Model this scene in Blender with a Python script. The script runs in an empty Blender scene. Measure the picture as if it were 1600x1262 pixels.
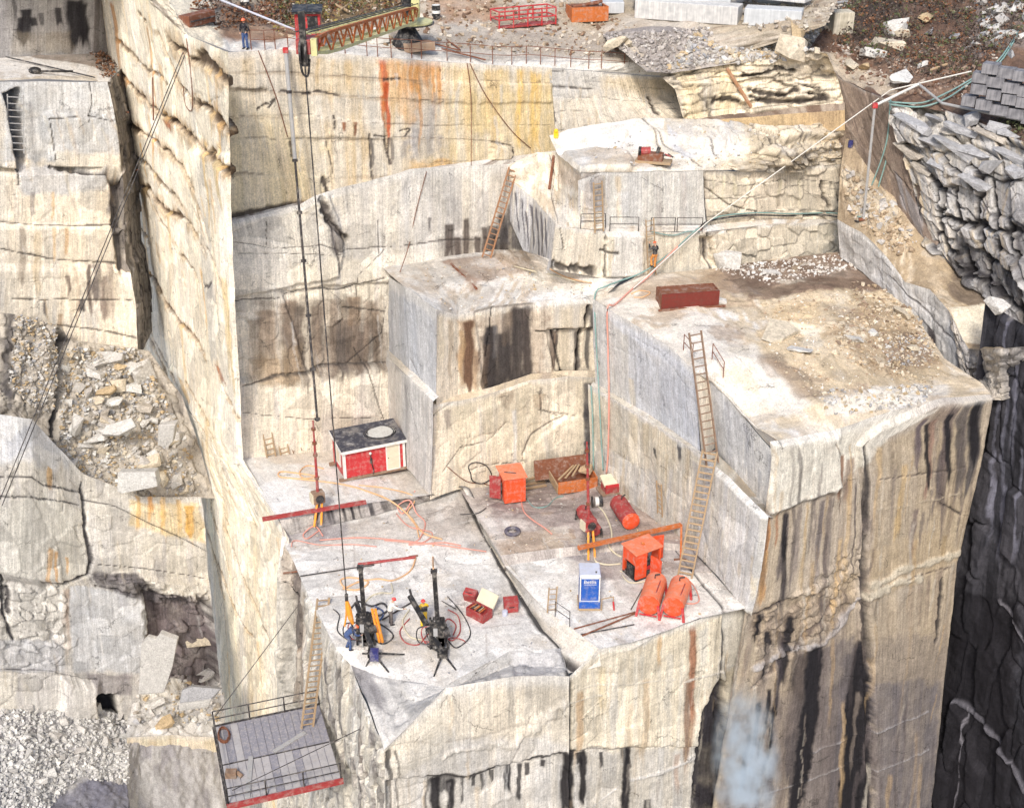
import bpy, bmesh, math, random
import numpy as np
from mathutils import Vector, Matrix

# ------------------------------------------------------------------ camera, sky, sun, exposure
SC = bpy.context.scene
COL = SC.collection
CAM = np.array([0.0, 0.0, 43.0]); PITCH = math.radians(27.0); FPX = 2000.0   # photo pixels, 1600 x 1262
cd = bpy.data.cameras.new('camera'); cam = bpy.data.objects.new('camera', cd); COL.objects.link(cam)
cam.location = CAM; cam.rotation_euler = (math.radians(90) - PITCH, 0, 0)
cd.sensor_width = 36.0; cd.lens = FPX / 1600 * 36.0; cd.clip_start = 0.5; cd.clip_end = 2000
SC.camera = cam
SUN_DIR = Vector((-0.13, -0.72, 0.68)).normalized()            # towards the sun
SUN_EL = math.asin(SUN_DIR.z); SUN_AZ = math.atan2(SUN_DIR.x, SUN_DIR.y)
w = bpy.data.worlds.new('World'); SC.world = w; w.use_nodes = True
nt = w.node_tree; bg = nt.nodes['Background']
sky = nt.nodes.new('ShaderNodeTexSky'); sky.sky_type = 'NISHITA'; sky.sun_disc = False
sky.sun_elevation = SUN_EL; sky.sun_rotation = SUN_AZ; sky.dust_density = 3.0; sky.air_density = 1.0; sky.ozone_density = 1.0
nt.links.new(sky.outputs[0], bg.inputs[0]); bg.inputs[1].default_value = 0.10
sl = bpy.data.lights.new('sun', 'SUN'); so = bpy.data.objects.new('sun', sl); COL.objects.link(so)
sl.energy = 1.5; sl.angle = math.radians(9.5); sl.color = (1.0, 0.95, 0.87)
so.rotation_euler = SUN_DIR.to_track_quat('Z', 'Y').to_euler(); so.location = (20, -20, 90)
SC.view_settings.view_transform = 'Standard'; SC.view_settings.look = 'None'
SC.view_settings.exposure = 1.0; SC.view_settings.gamma = 1.0
SC.render.engine = 'CYCLES'; SC.cycles.volume_bounces = 4

# ------------------------------------------------------------------ photo geometry helpers
FW = np.array([0, math.cos(PITCH), -math.sin(PITCH)]); DN = np.array([0, -math.sin(PITCH), -math.cos(PITCH)]); RT = np.array([1.0, 0, 0])
def ray(x, y): return FW + RT * (x - 800) / FPX + DN * (y - 631) / FPX
def G(x, y, z):                                   # seen point on the level z
    d = ray(x, y); return CAM + d * ((z - CAM[2]) / d[2])
def U(p, x, y):                                   # seen point standing over p, at p's distance
    d = ray(x, y); return CAM + d * (p[1] / d[1])
def plane(p, d):                                  # upright plane through p along d
    n = np.array([-d[1], d[0], 0.0])
    def fn(x, y):
        r = ray(x, y); return CAM + r * (np.dot(p - CAM, n) / np.dot(r, n))
    return fn
def proj(p):
    v = np.asarray(p) - CAM; z = v @ FW
    return 800 + FPX * (v @ RT) / z, 631 + FPX * (v @ DN) / z
E1 = np.array([0.88, 0.47, 0]); E2 = np.array([0.47, -0.88, 0])   # the two joint directions of the quarry

# ------------------------------------------------------------------ noise
def _h(ix, iy, iz, seed):
    h = (ix * 374761393 + iy * 668265263 + iz * 2147483647 + seed * 1274126177) & 0xFFFFFFFF
    h = ((h ^ (h >> 13)) * 1274126177) & 0xFFFFFFFF
    h = ((h ^ (h >> 16)) * 2246822519) & 0xFFFFFFFF
    return ((h ^ (h >> 15)) & 0xFFFFFF) / float(0xFFFFFF)
def vn(x, y, z=None, seed=0):
    x = np.asarray(x, float); y = np.asarray(y, float); z = np.zeros_like(x) if z is None else np.asarray(z, float)
    ix = np.floor(x).astype(np.int64); iy = np.floor(y).astype(np.int64); iz = np.floor(z).astype(np.int64)
    fx = x - ix; fy = y - iy; fz = z - iz
    fx = fx * fx * (3 - 2 * fx); fy = fy * fy * (3 - 2 * fy); fz = fz * fz * (3 - 2 * fz)
    r = 0
    for a in (0, 1):
        for b in (0, 1):
            for c in (0, 1):
                r = r + _h(ix + a, iy + b, iz + c, seed) * (fx if a else 1 - fx) * (fy if b else 1 - fy) * (fz if c else 1 - fz)
    return r
def fbm(x, y, z=None, seed=0, o=4):
    r = 0; a = 0.5; t = 0
    for i in range(o):
        k = 2.03 ** i
        r = r + a * vn(x * k + 17.3 * i, y * k + 5.1 * i, None if z is None else z * k + 9.7 * i, seed + i); t += a; a *= 0.5
    return r / t
def sm(a, b, x): 
    t = np.clip((x - a) / (b - a), 0, 1); return t * t * (3 - 2 * t)
def cells(x, y, seed=0, jit=0.9):
    ix = np.floor(x).astype(np.int64); iy = np.floor(y).astype(np.int64)
    f1 = np.full(x.shape, 9.0); f2 = np.full(x.shape, 9.0); cid = np.zeros(x.shape); cx = np.zeros(x.shape); cy = np.zeros(x.shape)
    for a in (-1, 0, 1):
        for b in (-1, 0, 1):
            jx = ix + a + 0.5 + jit * (_h(ix + a, iy + b, 0, seed) - 0.5); jy = iy + b + 0.5 + jit * (_h(ix + a, iy + b, 1, seed) - 0.5)
            d = np.maximum(np.abs(x - jx), np.abs(y - jy)) * 0.7 + 0.3 * np.hypot(x - jx, y - jy)
            m = d < f1
            f2 = np.where(m, f1, np.minimum(f2, d)); cid = np.where(m, _h(ix + a, iy + b, 2, seed), cid)
            cx = np.where(m, x - jx, cx); cy = np.where(m, y - jy, cy); f1 = np.where(m, d, f1)
    return f1, f2 - f1, cid, cx, cy
def segdist(x, y, pts):
    best = np.full(x.shape, 1e9); along = np.zeros(x.shape)
    L = 0
    for (ax, ay), (bx, by) in zip(pts[:-1], pts[1:]):
        dx, dy = bx - ax, by - ay; l2 = dx * dx + dy * dy + 1e-9
        t = np.clip(((x - ax) * dx + (y - ay) * dy) / l2, 0, 1)
        d = np.hypot(x - ax - t * dx, y - ay - t * dy); m = d < best
        best = np.where(m, d, best); along = np.where(m, L + t * math.sqrt(l2), along); L += math.sqrt(l2)
    return best, along / max(L, 1e-6)
def polysd(x, y, pts):                             # signed distance, inside positive
    d, _ = segdist(x, y, list(pts) + [pts[0]]); ins = np.zeros(x.shape, bool); n = len(pts); j = n - 1
    for i in range(n):
        xi, yi = pts[i]; xj, yj = pts[j]
        c = ((yi > y) != (yj > y)) & (x < (xj - xi) * (y - yi) / (yj - yi + 1e-12) + xi); ins ^= c; j = i
    return np.where(ins, d, -d)

WHT = (.60, .585, .56); CRM = (.72, .635, .51); GRY = (.42, .415, .41); BLU = (.42, .44, .48); TAN = (.44, .34, .21); RST = (.42, .15, .05)
ORG = (.62, .38, .13); BRN = (.15, .10, .07); BLK = (.024, .022, .026); DRT = (.21, .17, .145); DGR = (.16, .155, .165); YEL = (.66, .55, .33)
RED = (.40, .10, .045)

# ------------------------------------------------------------------ materials
MATS = {}
def newmat(name):
    m = bpy.data.materials.new(name); m.use_nodes = True; MATS[name] = m
    return m, m.node_tree, m.node_tree.nodes['Principled BSDF']
def rock_mat(name, rib=1.0, bump=0.5):
    m, t, b = newmat(name); N = t.nodes; L = t.links
    at = N.new('ShaderNodeAttribute'); at.attribute_name = 'paint'
    uv = N.new('ShaderNodeUVMap'); uv.uv_map = 'UVMap'
    mp = N.new('ShaderNodeMapping'); mp.inputs['Scale'].default_value = (7.0, 0.55, 1); L.new(uv.outputs[0], mp.inputs[0])
    n1 = N.new('ShaderNodeTexNoise'); n1.inputs['Scale'].default_value = 1.0; n1.inputs['Detail'].default_value = 4; n1.inputs['Roughness'].default_value = .65
    L.new(mp.outputs[0], n1.inputs['Vector'])
    tc = N.new('ShaderNodeTexCoord')
    n2 = N.new('ShaderNodeTexNoise'); n2.inputs['Scale'].default_value = 2.6; n2.inputs['Detail'].default_value = 8; n2.inputs['Roughness'].default_value = .72
    L.new(tc.outputs['Object'], n2.inputs['Vector'])
    def rng(src, lo, hi, a, c):
        r = N.new('ShaderNodeMapRange'); r.inputs[1].default_value = lo; r.inputs[2].default_value = hi; r.inputs[3].default_value = a; r.inputs[4].default_value = c
        L.new(src, r.inputs[0]); return r.outputs[0]
    def math_(op, a, c):
        q = N.new('ShaderNodeMath'); q.operation = op
        for i, v in enumerate((a, c)):
            if isinstance(v, (int, float)): q.inputs[i].default_value = v
            else: L.new(v, q.inputs[i])
        return q.outputs[0]
    def noise_uv(sx, sy, det, ro):
        q = N.new('ShaderNodeMapping'); q.inputs['Scale'].default_value = (sx, sy, 1); L.new(uv.outputs[0], q.inputs[0])
        n = N.new('ShaderNodeTexNoise'); n.inputs['Scale'].default_value = 1.0; n.inputs['Detail'].default_value = det; n.inputs['Roughness'].default_value = ro; L.new(q.outputs[0], n.inputs['Vector']); return n.outputs[0]
    fine = noise_uv(19, .45, 3, .6); broad = noise_uv(2.6, .12, 4, .6)
    n3 = N.new('ShaderNodeTexNoise'); n3.inputs['Scale'].default_value = 11; n3.inputs['Detail'].default_value = 6; n3.inputs['Roughness'].default_value = .75; L.new(tc.outputs['Object'], n3.inputs['Vector'])
    n4 = N.new('ShaderNodeTexNoise'); n4.inputs['Scale'].default_value = .8; n4.inputs['Detail'].default_value = 4; L.new(tc.outputs['Object'], n4.inputs['Vector'])
    # hairline cracks
    ds = N.new('ShaderNodeVectorMath'); ds.operation = 'SCALE'; ds.inputs['Scale'].default_value = .5; L.new(n2.outputs['Color'], ds.inputs[0])
    mq = N.new('ShaderNodeMapping'); mq.inputs['Scale'].default_value = (.55, .8, 1); L.new(uv.outputs[0], mq.inputs[0])
    av = N.new('ShaderNodeVectorMath'); av.operation = 'ADD'; L.new(mq.outputs[0], av.inputs[0]); L.new(ds.outputs[0], av.inputs[1])
    vo = N.new('ShaderNodeTexVoronoi'); vo.feature = 'DISTANCE_TO_EDGE'; vo.inputs['Scale'].default_value = .5; L.new(av.outputs[0], vo.inputs['Vector'])
    ck = math_('MAXIMUM', rng(vo.outputs['Distance'], .003, .012, .42, 1.0), rng(n4.outputs[0], .57, .62, 1.0, 0.0))
    s1 = math_('MULTIPLY', rng(fine, .32, .68, 1 - .13 * rib, 1 + .10 * rib), rng(broad, .32, .68, 1 - .18 * rib, 1 + .12 * rib))
    s1 = math_('MULTIPLY', s1, rng(n1.outputs[0], .3, .7, 1 - .16 * rib, 1 + .12 * rib))
    s2 = math_('MULTIPLY', rng(n2.outputs[0], .3, .7, .78, 1.15), rng(n3.outputs[0], .30, .60, .60, 1.10))
    sx_ = N.new('ShaderNodeSeparateXYZ'); L.new(uv.outputs[0], sx_.inputs[0])
    ph = math_('ADD', math_('MULTIPLY', sx_.outputs[0], 27.0), math_('MULTIPLY', broad, 9.0)); sn = math_('SINE', ph, 0)
    drill = math_('MAXIMUM', rng(sn, .78, .97, 1.0, 1 - .20 * rib), rng(n4.outputs[0], .52, .64, 1.0, 0.0))
    f = math_('MULTIPLY', math_('MULTIPLY', math_('MULTIPLY', s1, s2), ck), math_('MULTIPLY', drill, 1.22))
    mx = N.new('ShaderNodeVectorMath'); mx.operation = 'SCALE'; L.new(at.outputs['Color'], mx.inputs[0]); L.new(f, mx.inputs['Scale'])
    L.new(mx.outputs[0], b.inputs['Base Color'])
    hh = math_('ADD', math_('ADD', math_('MULTIPLY', n1.outputs[0], .35 * rib), math_('MULTIPLY', fine, .25 * rib)), math_('ADD', math_('MULTIPLY', n2.outputs[0], .8), math_('MULTIPLY', n3.outputs[0], .35)))
    bp = N.new('ShaderNodeBump'); bp.inputs['Strength'].default_value = bump; bp.inputs['Distance'].default_value = .09
    L.new(hh, bp.inputs['Height']); L.new(bp.outputs[0], b.inputs['Normal'])
    b.inputs['Roughness'].default_value = .88; b.inputs['Specular IOR Level'].default_value = .2
    return m
rock_mat('granite_wall', 1.0, .35); rock_mat('granite_floor', .3, .35); rock_mat('loose_stone', 0.15, .4)

# ------------------------------------------------------------------ terrain patches
PATCHES = []
def arr(rows): return np.array([[np.asarray(p, float) for p in r] for r in rows])
class Patch:
    def __init__(s, name, rows, res=.09, seed=1, floor=False, rough=.05, mat=None, ob=None):
        s.name = name; s.obn = ob or ('quarry_floor' if floor else 'quarry_wall'); s.floor = floor; s.seed = seed; net = arr(rows); nr, nc = net.shape[:2]
        cl = [np.linalg.norm(net[:, j + 1] - net[:, j], axis=1).mean() for j in range(nc - 1)]
        rl = [np.linalg.norm(net[i + 1] - net[i], axis=1).mean() for i in range(nr - 1)]
        def par(ls):
            v = []; m = []; acc = 0
            for i, l in enumerate(ls):
                n = max(1, int(math.ceil(l / res)))
                for k in range(n): v.append(i + k / n); m.append(acc + l * k / n)
                acc += l
            v.append(len(ls) - 1e-9); m.append(acc); return np.array(v), np.array(m)
        cu, cs = par(cl); ru, rs = par(rl)
        ci = np.floor(cu).astype(int); cf = (cu - ci)[None, :, None]; ri = np.floor(ru).astype(int); rf = (ru - ri)[:, None, None]
        A = net[ri][:, ci]; B = net[ri][:, ci + 1]; Cc = net[ri + 1][:, ci]; D = net[ri + 1][:, ci + 1]
        s.P0 = (A * (1 - cf) + B * cf) * (1 - rf) + (Cc * (1 - cf) + D * cf) * rf
        s.S, s.T = np.meshgrid(cs, rs); s.W, s.H = cs[-1], rs[-1]; s.cs, s.rs = cs, rs
        gs = np.gradient(s.P0, axis=1); gt = np.gradient(s.P0, axis=0); n = np.cross(gs, gt); n /= np.linalg.norm(n, axis=2, keepdims=True) + 1e-9
        sg = np.sign((n * (CAM - s.P0)).sum(2).mean()) if not floor else np.sign(n[..., 2].mean())
        s.flip = sg < 0; s.N = n * sg
        s.u, s.v = proj(s.P0.reshape(-1, 3)); s.u = s.u.reshape(s.S.shape); s.v = s.v.reshape(s.S.shape)
        e = np.minimum(np.minimum(s.S, s.W - s.S), np.minimum(s.T, s.H - s.T)); s.edge = sm(0, .45, e); s.eled = sm(0, .22, e)
        s.disp = (fbm(s.S * .45, s.T * .45, seed=seed + 50) - .5) * rough * 2.4 + (fbm(s.S * 1.7, s.T * 1.7, seed=seed + 60) - .5) * rough * .7
        s.led = np.zeros(s.S.shape); s.col = np.zeros(s.S.shape + (3,)); s.mat = mat or ('granite_floor' if floor else 'granite_wall')
        s.wob = (fbm(s.S * .9, s.T * .9, seed=seed + 70) - .5); s.wob2 = (fbm(s.S * 3.1, s.T * 3.1, seed=seed + 71) - .5)
        s.tr = (fbm(s.S * 2.6, s.T * .16, seed=seed + 72, o=3)); s.k = seed * 13
    # photo pixel -> (s, t)
    def st(s, x, y):
        d = (s.u - x) ** 2 + (s.v - y) ** 2; i, j = np.unravel_index(np.argmin(d), d.shape)
        i1 = min(max(i, 1), d.shape[0] - 2); j1 = min(max(j, 1), d.shape[1] - 2)
        ds = s.cs[j1 + 1] - s.cs[j1 - 1]; dt = s.rs[i1 + 1] - s.rs[i1 - 1]
        J = np.array([[(s.u[i1, j1 + 1] - s.u[i1, j1 - 1]) / ds, (s.u[i1 + 1, j1] - s.u[i1 - 1, j1]) / dt], [(s.v[i1, j1 + 1] - s.v[i1, j1 - 1]) / ds, (s.v[i1 + 1, j1] - s.v[i1 - 1, j1]) / dt]])
        try: q = np.linalg.solve(J, np.array([x - s.u[i, j], y - s.v[i, j]]))
        except Exception: q = np.zeros(2)
        q = np.clip(q, -4, 4); return (s.cs[j] + q[0], s.rs[i] + q[1])
    def pts(s, L): return [s.st(*p) for p in L]
    def m_per_px(s, x, y):
        d = (s.u - x) ** 2 + (s.v - y) ** 2; i, j = np.unravel_index(np.argmin(d), d.shape); j = min(j, d.shape[1] - 2)
        return (s.cs[j + 1] - s.cs[j]) / (abs(s.u[i, j + 1] - s.u[i, j]) + 1e-6)
    def base(s, c1, c2, c3=None, sx=.35, sy=.06, amt=1.0):
        S, T = s.S, s.T; k = s.seed
        n1 = sm(.3, .7, fbm(S * sx, T * sy, seed=k + 1)); n2 = fbm(S * sx * 5, T * sy * 2.2, seed=k + 2); n3 = sm(.42, .68, fbm(S * .28, T * .28, seed=k + 3))
        c = np.array(c1)[None, None] * (1 - n1[..., None]) + np.array(c2)[None, None] * n1[..., None]
        if c3 is not None:
            q = (sm(.45, .72, n2) * (.35 + .65 * n3))[..., None] * amt; c = c * (1 - q) + np.array(c3)[None, None] * q
        s.col = c * (1 + .30 * (n2[..., None] - .5)); return s
    def mixc(s, m, c):
        m = np.clip(m, 0, 1)[..., None]; s.col = s.col * (1 - m) + np.array(c)[None, None] * m
    def streak(s, p0, p1, wpx, c, a=.8, taper=.6, fade=.35):
        k = s.m_per_px(*p0); (s0, t0), (s1, t1) = s.st(*p0), s.st(*p1); s.k += 7
        q = (s.T - t0) / (t1 - t0 + 1e-6); cx = s0 + (s1 - s0) * q + (vn(s.T * .8, s.T * 0, seed=s.k) - .5) * .25
        hw = wpx * k * .5 * (1 - (1 - taper) * np.clip(q, 0, 1)) * (.75 + .5 * vn(s.T * 1.3, s.T * 0 + 3, seed=s.k + 1))
        d = np.abs(s.S - cx) + s.wob2 * .12
        m = sm(1.15, .55, d / (hw + 1e-6)) * sm(-.02, .04, q + s.wob2 * .05) * (1 - sm(1 - fade, 1.0, q + (s.tr - .5) * .8)) * (np.minimum(1, .85 + .5 * s.tr) if a > .84 else (.65 + .7 * s.tr))
        s.mixc(m * a, c); return s
    def poly(s, P, c, a=.8, soft=.4, rag=1.0, streaky=0.0, nz=.3):
        sd = polysd(s.S, s.T, s.pts(P)) + (s.wob * 1.6 + s.wob2 * .8) * soft * rag
        m = sm(-soft * .5, soft * .5, sd)
        if streaky: m = m * (1 - streaky + streaky * sm(.32, .62, s.tr))
        m = m * (1 - nz + nz * 2 * (s.wob + .5)); s.mixc(m * a, c); return s
    def ledge(s, P, off, soft=.12, rag=.35):
        sd = polysd(s.S, s.T, s.pts(P)) + (s.wob + s.wob2 * .6) * rag
        s.led = s.led + off * sm(-soft, soft, sd); return s
    def crack(s, P, wm=.09, c=BLK, a=.85, depth=.10, rag=.22, drip=0, part=0.0):
        if wm < .2: wm *= .62; depth *= .5; rag *= .5
        pp = s.pts(P); d, al = segdist(s.S + s.wob * rag + s.wob2 * rag * .6, s.T + s.wob * rag * 1.2 + s.wob2 * rag * .7, pp); s.k += 5
        vv = vn(al * 14, al * 0, seed=s.k); ww = wm * (.45 + 1.1 * vv)
        m = sm(1.0, .35, d / ww)
        if part: m = m * sm(part - .15, part + .1, vn(al * 6, al * 0 + 7, seed=s.k + 2))
        s.mixc(m * a, c); s.led = s.led - depth * m
        if drip:
            for _ in range(drip):
                r = random.random(); i = min(int(r * (len(P) - 1)), len(P) - 2); f = r * (len(P) - 1) - i
                x = P[i][0] * (1 - f) + P[i + 1][0] * f; y = P[i][1] * (1 - f) + P[i + 1][1] * f
                s.streak((x, y), (x + (800 - x) * .02, y + random.uniform(12, 45)), random.uniform(2, 6), c, random.uniform(.3, .8), .4)
        return s
    def lip(s, amt=.5, h=.3, c=WHT):             # fresh chipped stone along the upper edge
        m = sm(h * 1.6, 0, s.T + s.wob * .5 + s.wob2 * .3); s.mixc(m * amt, c); return s
    def facet(s, a, b, amp, cr=.5, seed=3, c=BLK, tilt=.6, region=None, soft=.3, wr=.06, slant=0.0, wk=1.0):
        if amp < .3: cr *= .45; wr *= .7; amp *= .55
        x = (s.S + s.wob * .35 * wk + s.T * slant) / a; y = (s.T + s.wob * .25 * wk) / b
        f1, dd, cid, cx, cy = cells(x, y, seed=s.seed + seed)
        h2 = _h((cid * 99991).astype(np.int64), (cid * 7919).astype(np.int64), 5, seed) - .5; h3 = _h((cid * 99991).astype(np.int64), (cid * 7919).astype(np.int64), 6, seed) - .5
        m = 1.0
        if region is not None: m = sm(-soft, soft, polysd(s.S, s.T, s.pts(region)) + s.wob * soft * 2)
        s.led = s.led + amp * m * ((cid - .5) + tilt * (h2 * cx + h3 * cy)) * sm(0, .1, dd) - amp * .25 * m * sm(.10, 0, dd) 
        s.col = s.col * (1 + m * .35 * (h2))[..., None] if region is None else s.col * (1 + .35 * (m * h2))[..., None]
        s.mixc(m * cr * sm(wr * 1.6, wr * .3, dd) * (.5 + .5 * sm(.3, .6, s.wob + .5)), c); return s
    def joints(s, n, tilt=.05, wm=.06, a=.55, part=.35, drip=0, c=BLK, lo=.1, hi=.95):
        for i in range(n):
            t0 = s.H * (lo + (hi - lo) * (i + random.uniform(.25, .75)) / n)
            y = t0 + (fbm(s.S * .25, s.S * 0 + i * 3.3, seed=s.seed + 90 + i) - .5) * .9 + s.S * random.uniform(-tilt, tilt)
            d = np.abs(s.T - y + s.wob2 * .08); m = sm(wm * .7, wm * .25, d) * sm(part - .12, part + .1, vn(s.S * .55, s.S * 0 + i, seed=s.seed + 33 + i))
            s.mixc(m * a, c); s.led = s.led - .03 * m
            st = (s.T > y) * sm(.9, .1, s.T - y) * sm(.55, .75, vn(s.S * 2.7, s.S * 0 + i, seed=s.seed + 44)) * sm(part, part + .2, vn(s.S * .55, s.S * 0 + i, seed=s.seed + 33 + i))
            if drip: s.mixc(st * drip, (.12, .10, .09))
        return s
    def randstreaks(s, n, cs, wpx=(3, 10), lpx=(30, 120), a=(.2, .6), region=None):
        for _ in range(n):
            i = random.randrange(s.S.shape[0]); j = random.randrange(s.S.shape[1]); x, y = s.u[i, j], s.v[i, j]
            if region and not (region[0] < x < region[2] and region[1] < y < region[3]): continue
            s.streak((x, y), (x + (800 - x) * .02, y + random.uniform(*lpx)), random.uniform(*wpx), random.choice(cs), random.uniform(*a), .5)
        return s
    def grime(s, n, cs, size=(.3, 1.4), a=(.15, .45)):
        for _ in range(n):
            cx, cy = random.uniform(0, s.W), random.uniform(0, s.H); r = random.uniform(*size); e = random.uniform(.3, 1.0); an = random.uniform(0, 3.1)
            dx, dy = s.S - cx, s.T - cy; q = np.hypot(dx * math.cos(an) + dy * math.sin(an), (-dx * math.sin(an) + dy * math.cos(an)) / e) / r + s.wob * 1.4 + s.wob2 * 1.2
            s.mixc(sm(1.0, .55, q) * random.uniform(*a), random.choice(cs))
        return s
    def scratches(s, n, cs, L_=(.5, 3), a=(.2, .6), w=.05):
        for _ in range(n):
            cx, cy = random.uniform(0, s.W), random.uniform(0, s.H); l = random.uniform(*L_); an = random.uniform(-.5, .5) + random.choice((0, 0, 1.57)); d, _a = segdist(s.S + s.wob * .2, s.T + s.wob * .2, [(cx, cy), (cx + l * math.cos(an), cy + l * math.sin(an))]); s.mixc(sm(w * 1.5, w * .4, d) * random.uniform(*a), random.choice(cs))
        return s
    def done(s):
        P0 = s.P0; X, Y, Z = P0[..., 0], P0[..., 1], P0[..., 2]
        D = np.stack([(fbm(X * .55 + 31 * i, Y * .55, Z * .55, seed=400 + i, o=2) - .5) * .12 + (fbm(X * 2.1 + 7 * i, Y * 2.1, Z * 2.1, seed=420 + i, o=2) - .5) * .05 for i in range(3)], axis=-1)
        D[..., 2] *= .7
        s.P = P0 + s.N * (s.disp * s.edge + s.led * s.eled)[..., None] + D
        nr, nc = s.S.shape; idx = np.arange(nr * nc).reshape(nr, nc)
        q = np.stack([idx[:-1, :-1], idx[:-1, 1:], idx[1:, 1:], idx[1:, :-1]], -1).reshape(-1, 4)
        if s.flip: q = q[:, ::-1]
        me = bpy.data.meshes.new(s.obn); me.from_pydata(s.P.reshape(-1, 3), [], q)
        ca = me.attributes.new('paint', 'FLOAT_COLOR', 'POINT')
        ca.data.foreach_set('color', np.concatenate([np.clip(s.col, .01, .9).reshape(-1, 3), np.ones((nr * nc, 1))], 1).astype(np.float32).ravel())
        ul = me.uv_layers.new(name='UVMap'); li = np.empty(len(me.loops), np.int32); me.loops.foreach_get('vertex_index', li)
        uvs = np.stack([s.S.ravel() + s.seed * 3.7, s.T.ravel()], 1)[li]; ul.data.foreach_set('uv', uvs.astype(np.float32).ravel())
        me.materials.append(MATS[s.mat]); me.shade_smooth()
        o = bpy.data.objects.new(s.obn, me); COL.objects.link(o); o['kind'] = 'structure'; s.ob = o
        s.P = s.P.reshape(-1, 3); s.pu, s.pv = proj(s.P); s.dep = (s.P - CAM) @ FW; s.u = s.v = None; del s.P0, s.N
        PATCHES.append(s); return s
def S(x, y, names=None, tol=6):                    # seen terrain point at a photo pixel
    best = None
    for p in PATCHES:
        if names and p.name not in names: continue
        d = (p.pu - x) ** 2 + (p.pv - y) ** 2; m = d < tol * tol
        if m.any():
            i = np.where(m)[0]; k = i[np.argmin(p.dep[i] + d[i] * .02)]
            if best is None or p.dep[k] < best[0]: best = (p.dep[k], p.P[k])
    if best is None: return G(x, y, 0.0)
    return best[1].copy()
random.seed(7)
# ------------------------------------------------------------------ the rock: walls and floors of the quarry
B0 = G(372, 715, 1.0); Mc = G(673, 771, .9); Rc = G(1170, 945, .6)
T = plane(B0, E1); UW = plane(B0 - E2 * .8, E1); AB = plane(B0, E2); ML = plane(Mc, E2); MF = plane(Mc, E1); MFu = plane(Mc - E2 * .7, E1); MLu = plane(Mc + E1 * .55 - E2 * .7, E2)
RL = plane(Rc, E2); RF = plane(Rc, E1)

# --- upper main wall, below the rim
p = Patch('upper', [[UW(345, 82), UW(440, 77), UW(560, 87), UW(700, 98), UW(862, 106)], [UW(355, 200), UW(445, 200), UW(560, 200), UW(700, 200), UW(866, 190)], [UW(352, 350), UW(470, 322), UW(560, 292), UW(700, 262), UW(872, 240)]], seed=2, rough=.03, res=.08)
p.base(CRM, (.58, .53, .45), (.54, .43, .28), sx=.3)
p.poly([(345, 150), (480, 160), (520, 320), (345, 360)], YEL, .55, 1.5, streaky=.5)
p.poly([(690, 150), (880, 140), (880, 260), (640, 280)], (.58, .47, .28), .6, 1.5, streaky=.4)
p.poly([(380, 85), (600, 90), (600, 200), (380, 190)], (.44, .43, .41), .45, 1.2, streaky=.6)
p.poly([(640, 150), (690, 150), (690, 240), (640, 250)], (.36, .35, .36), .6, 1.2, streaky=.5)
for x in range(596, 690, 9): p.streak((x, 94), (x + 2, random.uniform(130, 200)), random.uniform(6, 11), (.58, .23, .05), random.uniform(.5, .9), .8)
p.poly([(590, 92), (690, 96), (688, 150), (640, 190), (595, 150)], (.60, .36, .16), .65, .9, streaky=.35); p.poly([(690, 100), (862, 108), (862, 240), (720, 200)], (.62, .47, .22), .5, 1.0, streaky=.6); p.poly([(470, 92), (590, 95), (585, 150), (480, 140)], (.60, .46, .26), .4, .8, streaky=.6); p.streak((599, 93), (603, 150), 12, (.52, .12, .04), .84, .9, .2); p.streak((603, 128), (606, 235), 9, (.42, .08, .025), .92, .6, .2); p.streak((597, 150), (606, 212), 8, (.48, .14, .035), .88)
p.streak((655, 95), (656, 225), 8, (.55, .27, .09), .7); p.streak((668, 96), (668, 130), 22, (.52, .26, .10), .6)
for x, l in ((480, 60), (497, 45), (520, 80), (545, 50), (700, 120), (712, 60), (760, 110), (775, 150), (815, 120), (836, 120), (730, 150)): p.streak((x, 92), (x, 100 + l), random.uniform(6, 16), (.58, .42, .22), random.uniform(.3, .6), .6)
for x in (812, 832, 842): p.streak((x, 106), (x - 2, 240), 9, (.66, .43, .12), .6, .9, .2)
p.poly([(640, 252), (700, 250), (720, 262), (640, 272)], ORG, .6, .5)
for L in ([(345, 112), (420, 112), (520, 118), (640, 125), (760, 126), (862, 130)], [(350, 140), (420, 141), (450, 146), (500, 145), (600, 155), (700, 155), (860, 158)], [(350, 185), (480, 178), (560, 192), (660, 195), (780, 194), (860, 196)], [(350, 218), (470, 217), (575, 216), (640, 214), (720, 218), (800, 222)], [(350, 270), (450, 272), (540, 276), (610, 272), (670, 255), (770, 250)]):
    p.crack(L, .07, (.09, .07, .055), .6, .06, .2, part=.32)
    p.crack([(x, y + 3) for x, y in L], .16, (.30, .22, .14), .4, .0, .5, part=.5)
for L, wd in (([(440, 142), (485, 147)], .16), ([(480, 146), (500, 143), (530, 150)], .12), ([(600, 125), (625, 124)], .16), ([(770, 222), (798, 228), (802, 240)], .18), ([(505, 280), (512, 300), (500, 320)], .22), ([(577, 210), (582, 280)], .15), ([(600, 216), (609, 256)], .18), ([(607, 217), (607, 240)], .14), ([(585, 212), (606, 214)], .14), ([(510, 222), (520, 270)], .09), ([(522, 182), (522, 200)], .14), ([(454, 218), (456, 245)], .16), ([(420, 168), (430, 155), (404, 172)], .12), ([(640, 203), (634, 213)], .16), ([(625, 205), (640, 201)], .1), ([(345, 345), (400, 330), (470, 320)], .22), ([(560, 296), (566, 290)], .15), ([(555, 195), (555, 212)], .16)): p.crack(L, wd, (.05, .04, .038), .9, .16, .15)
for x in (535, 555): p.streak((x, 190), (x, 215), 6, (.28, .12, .06), .8)
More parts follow.
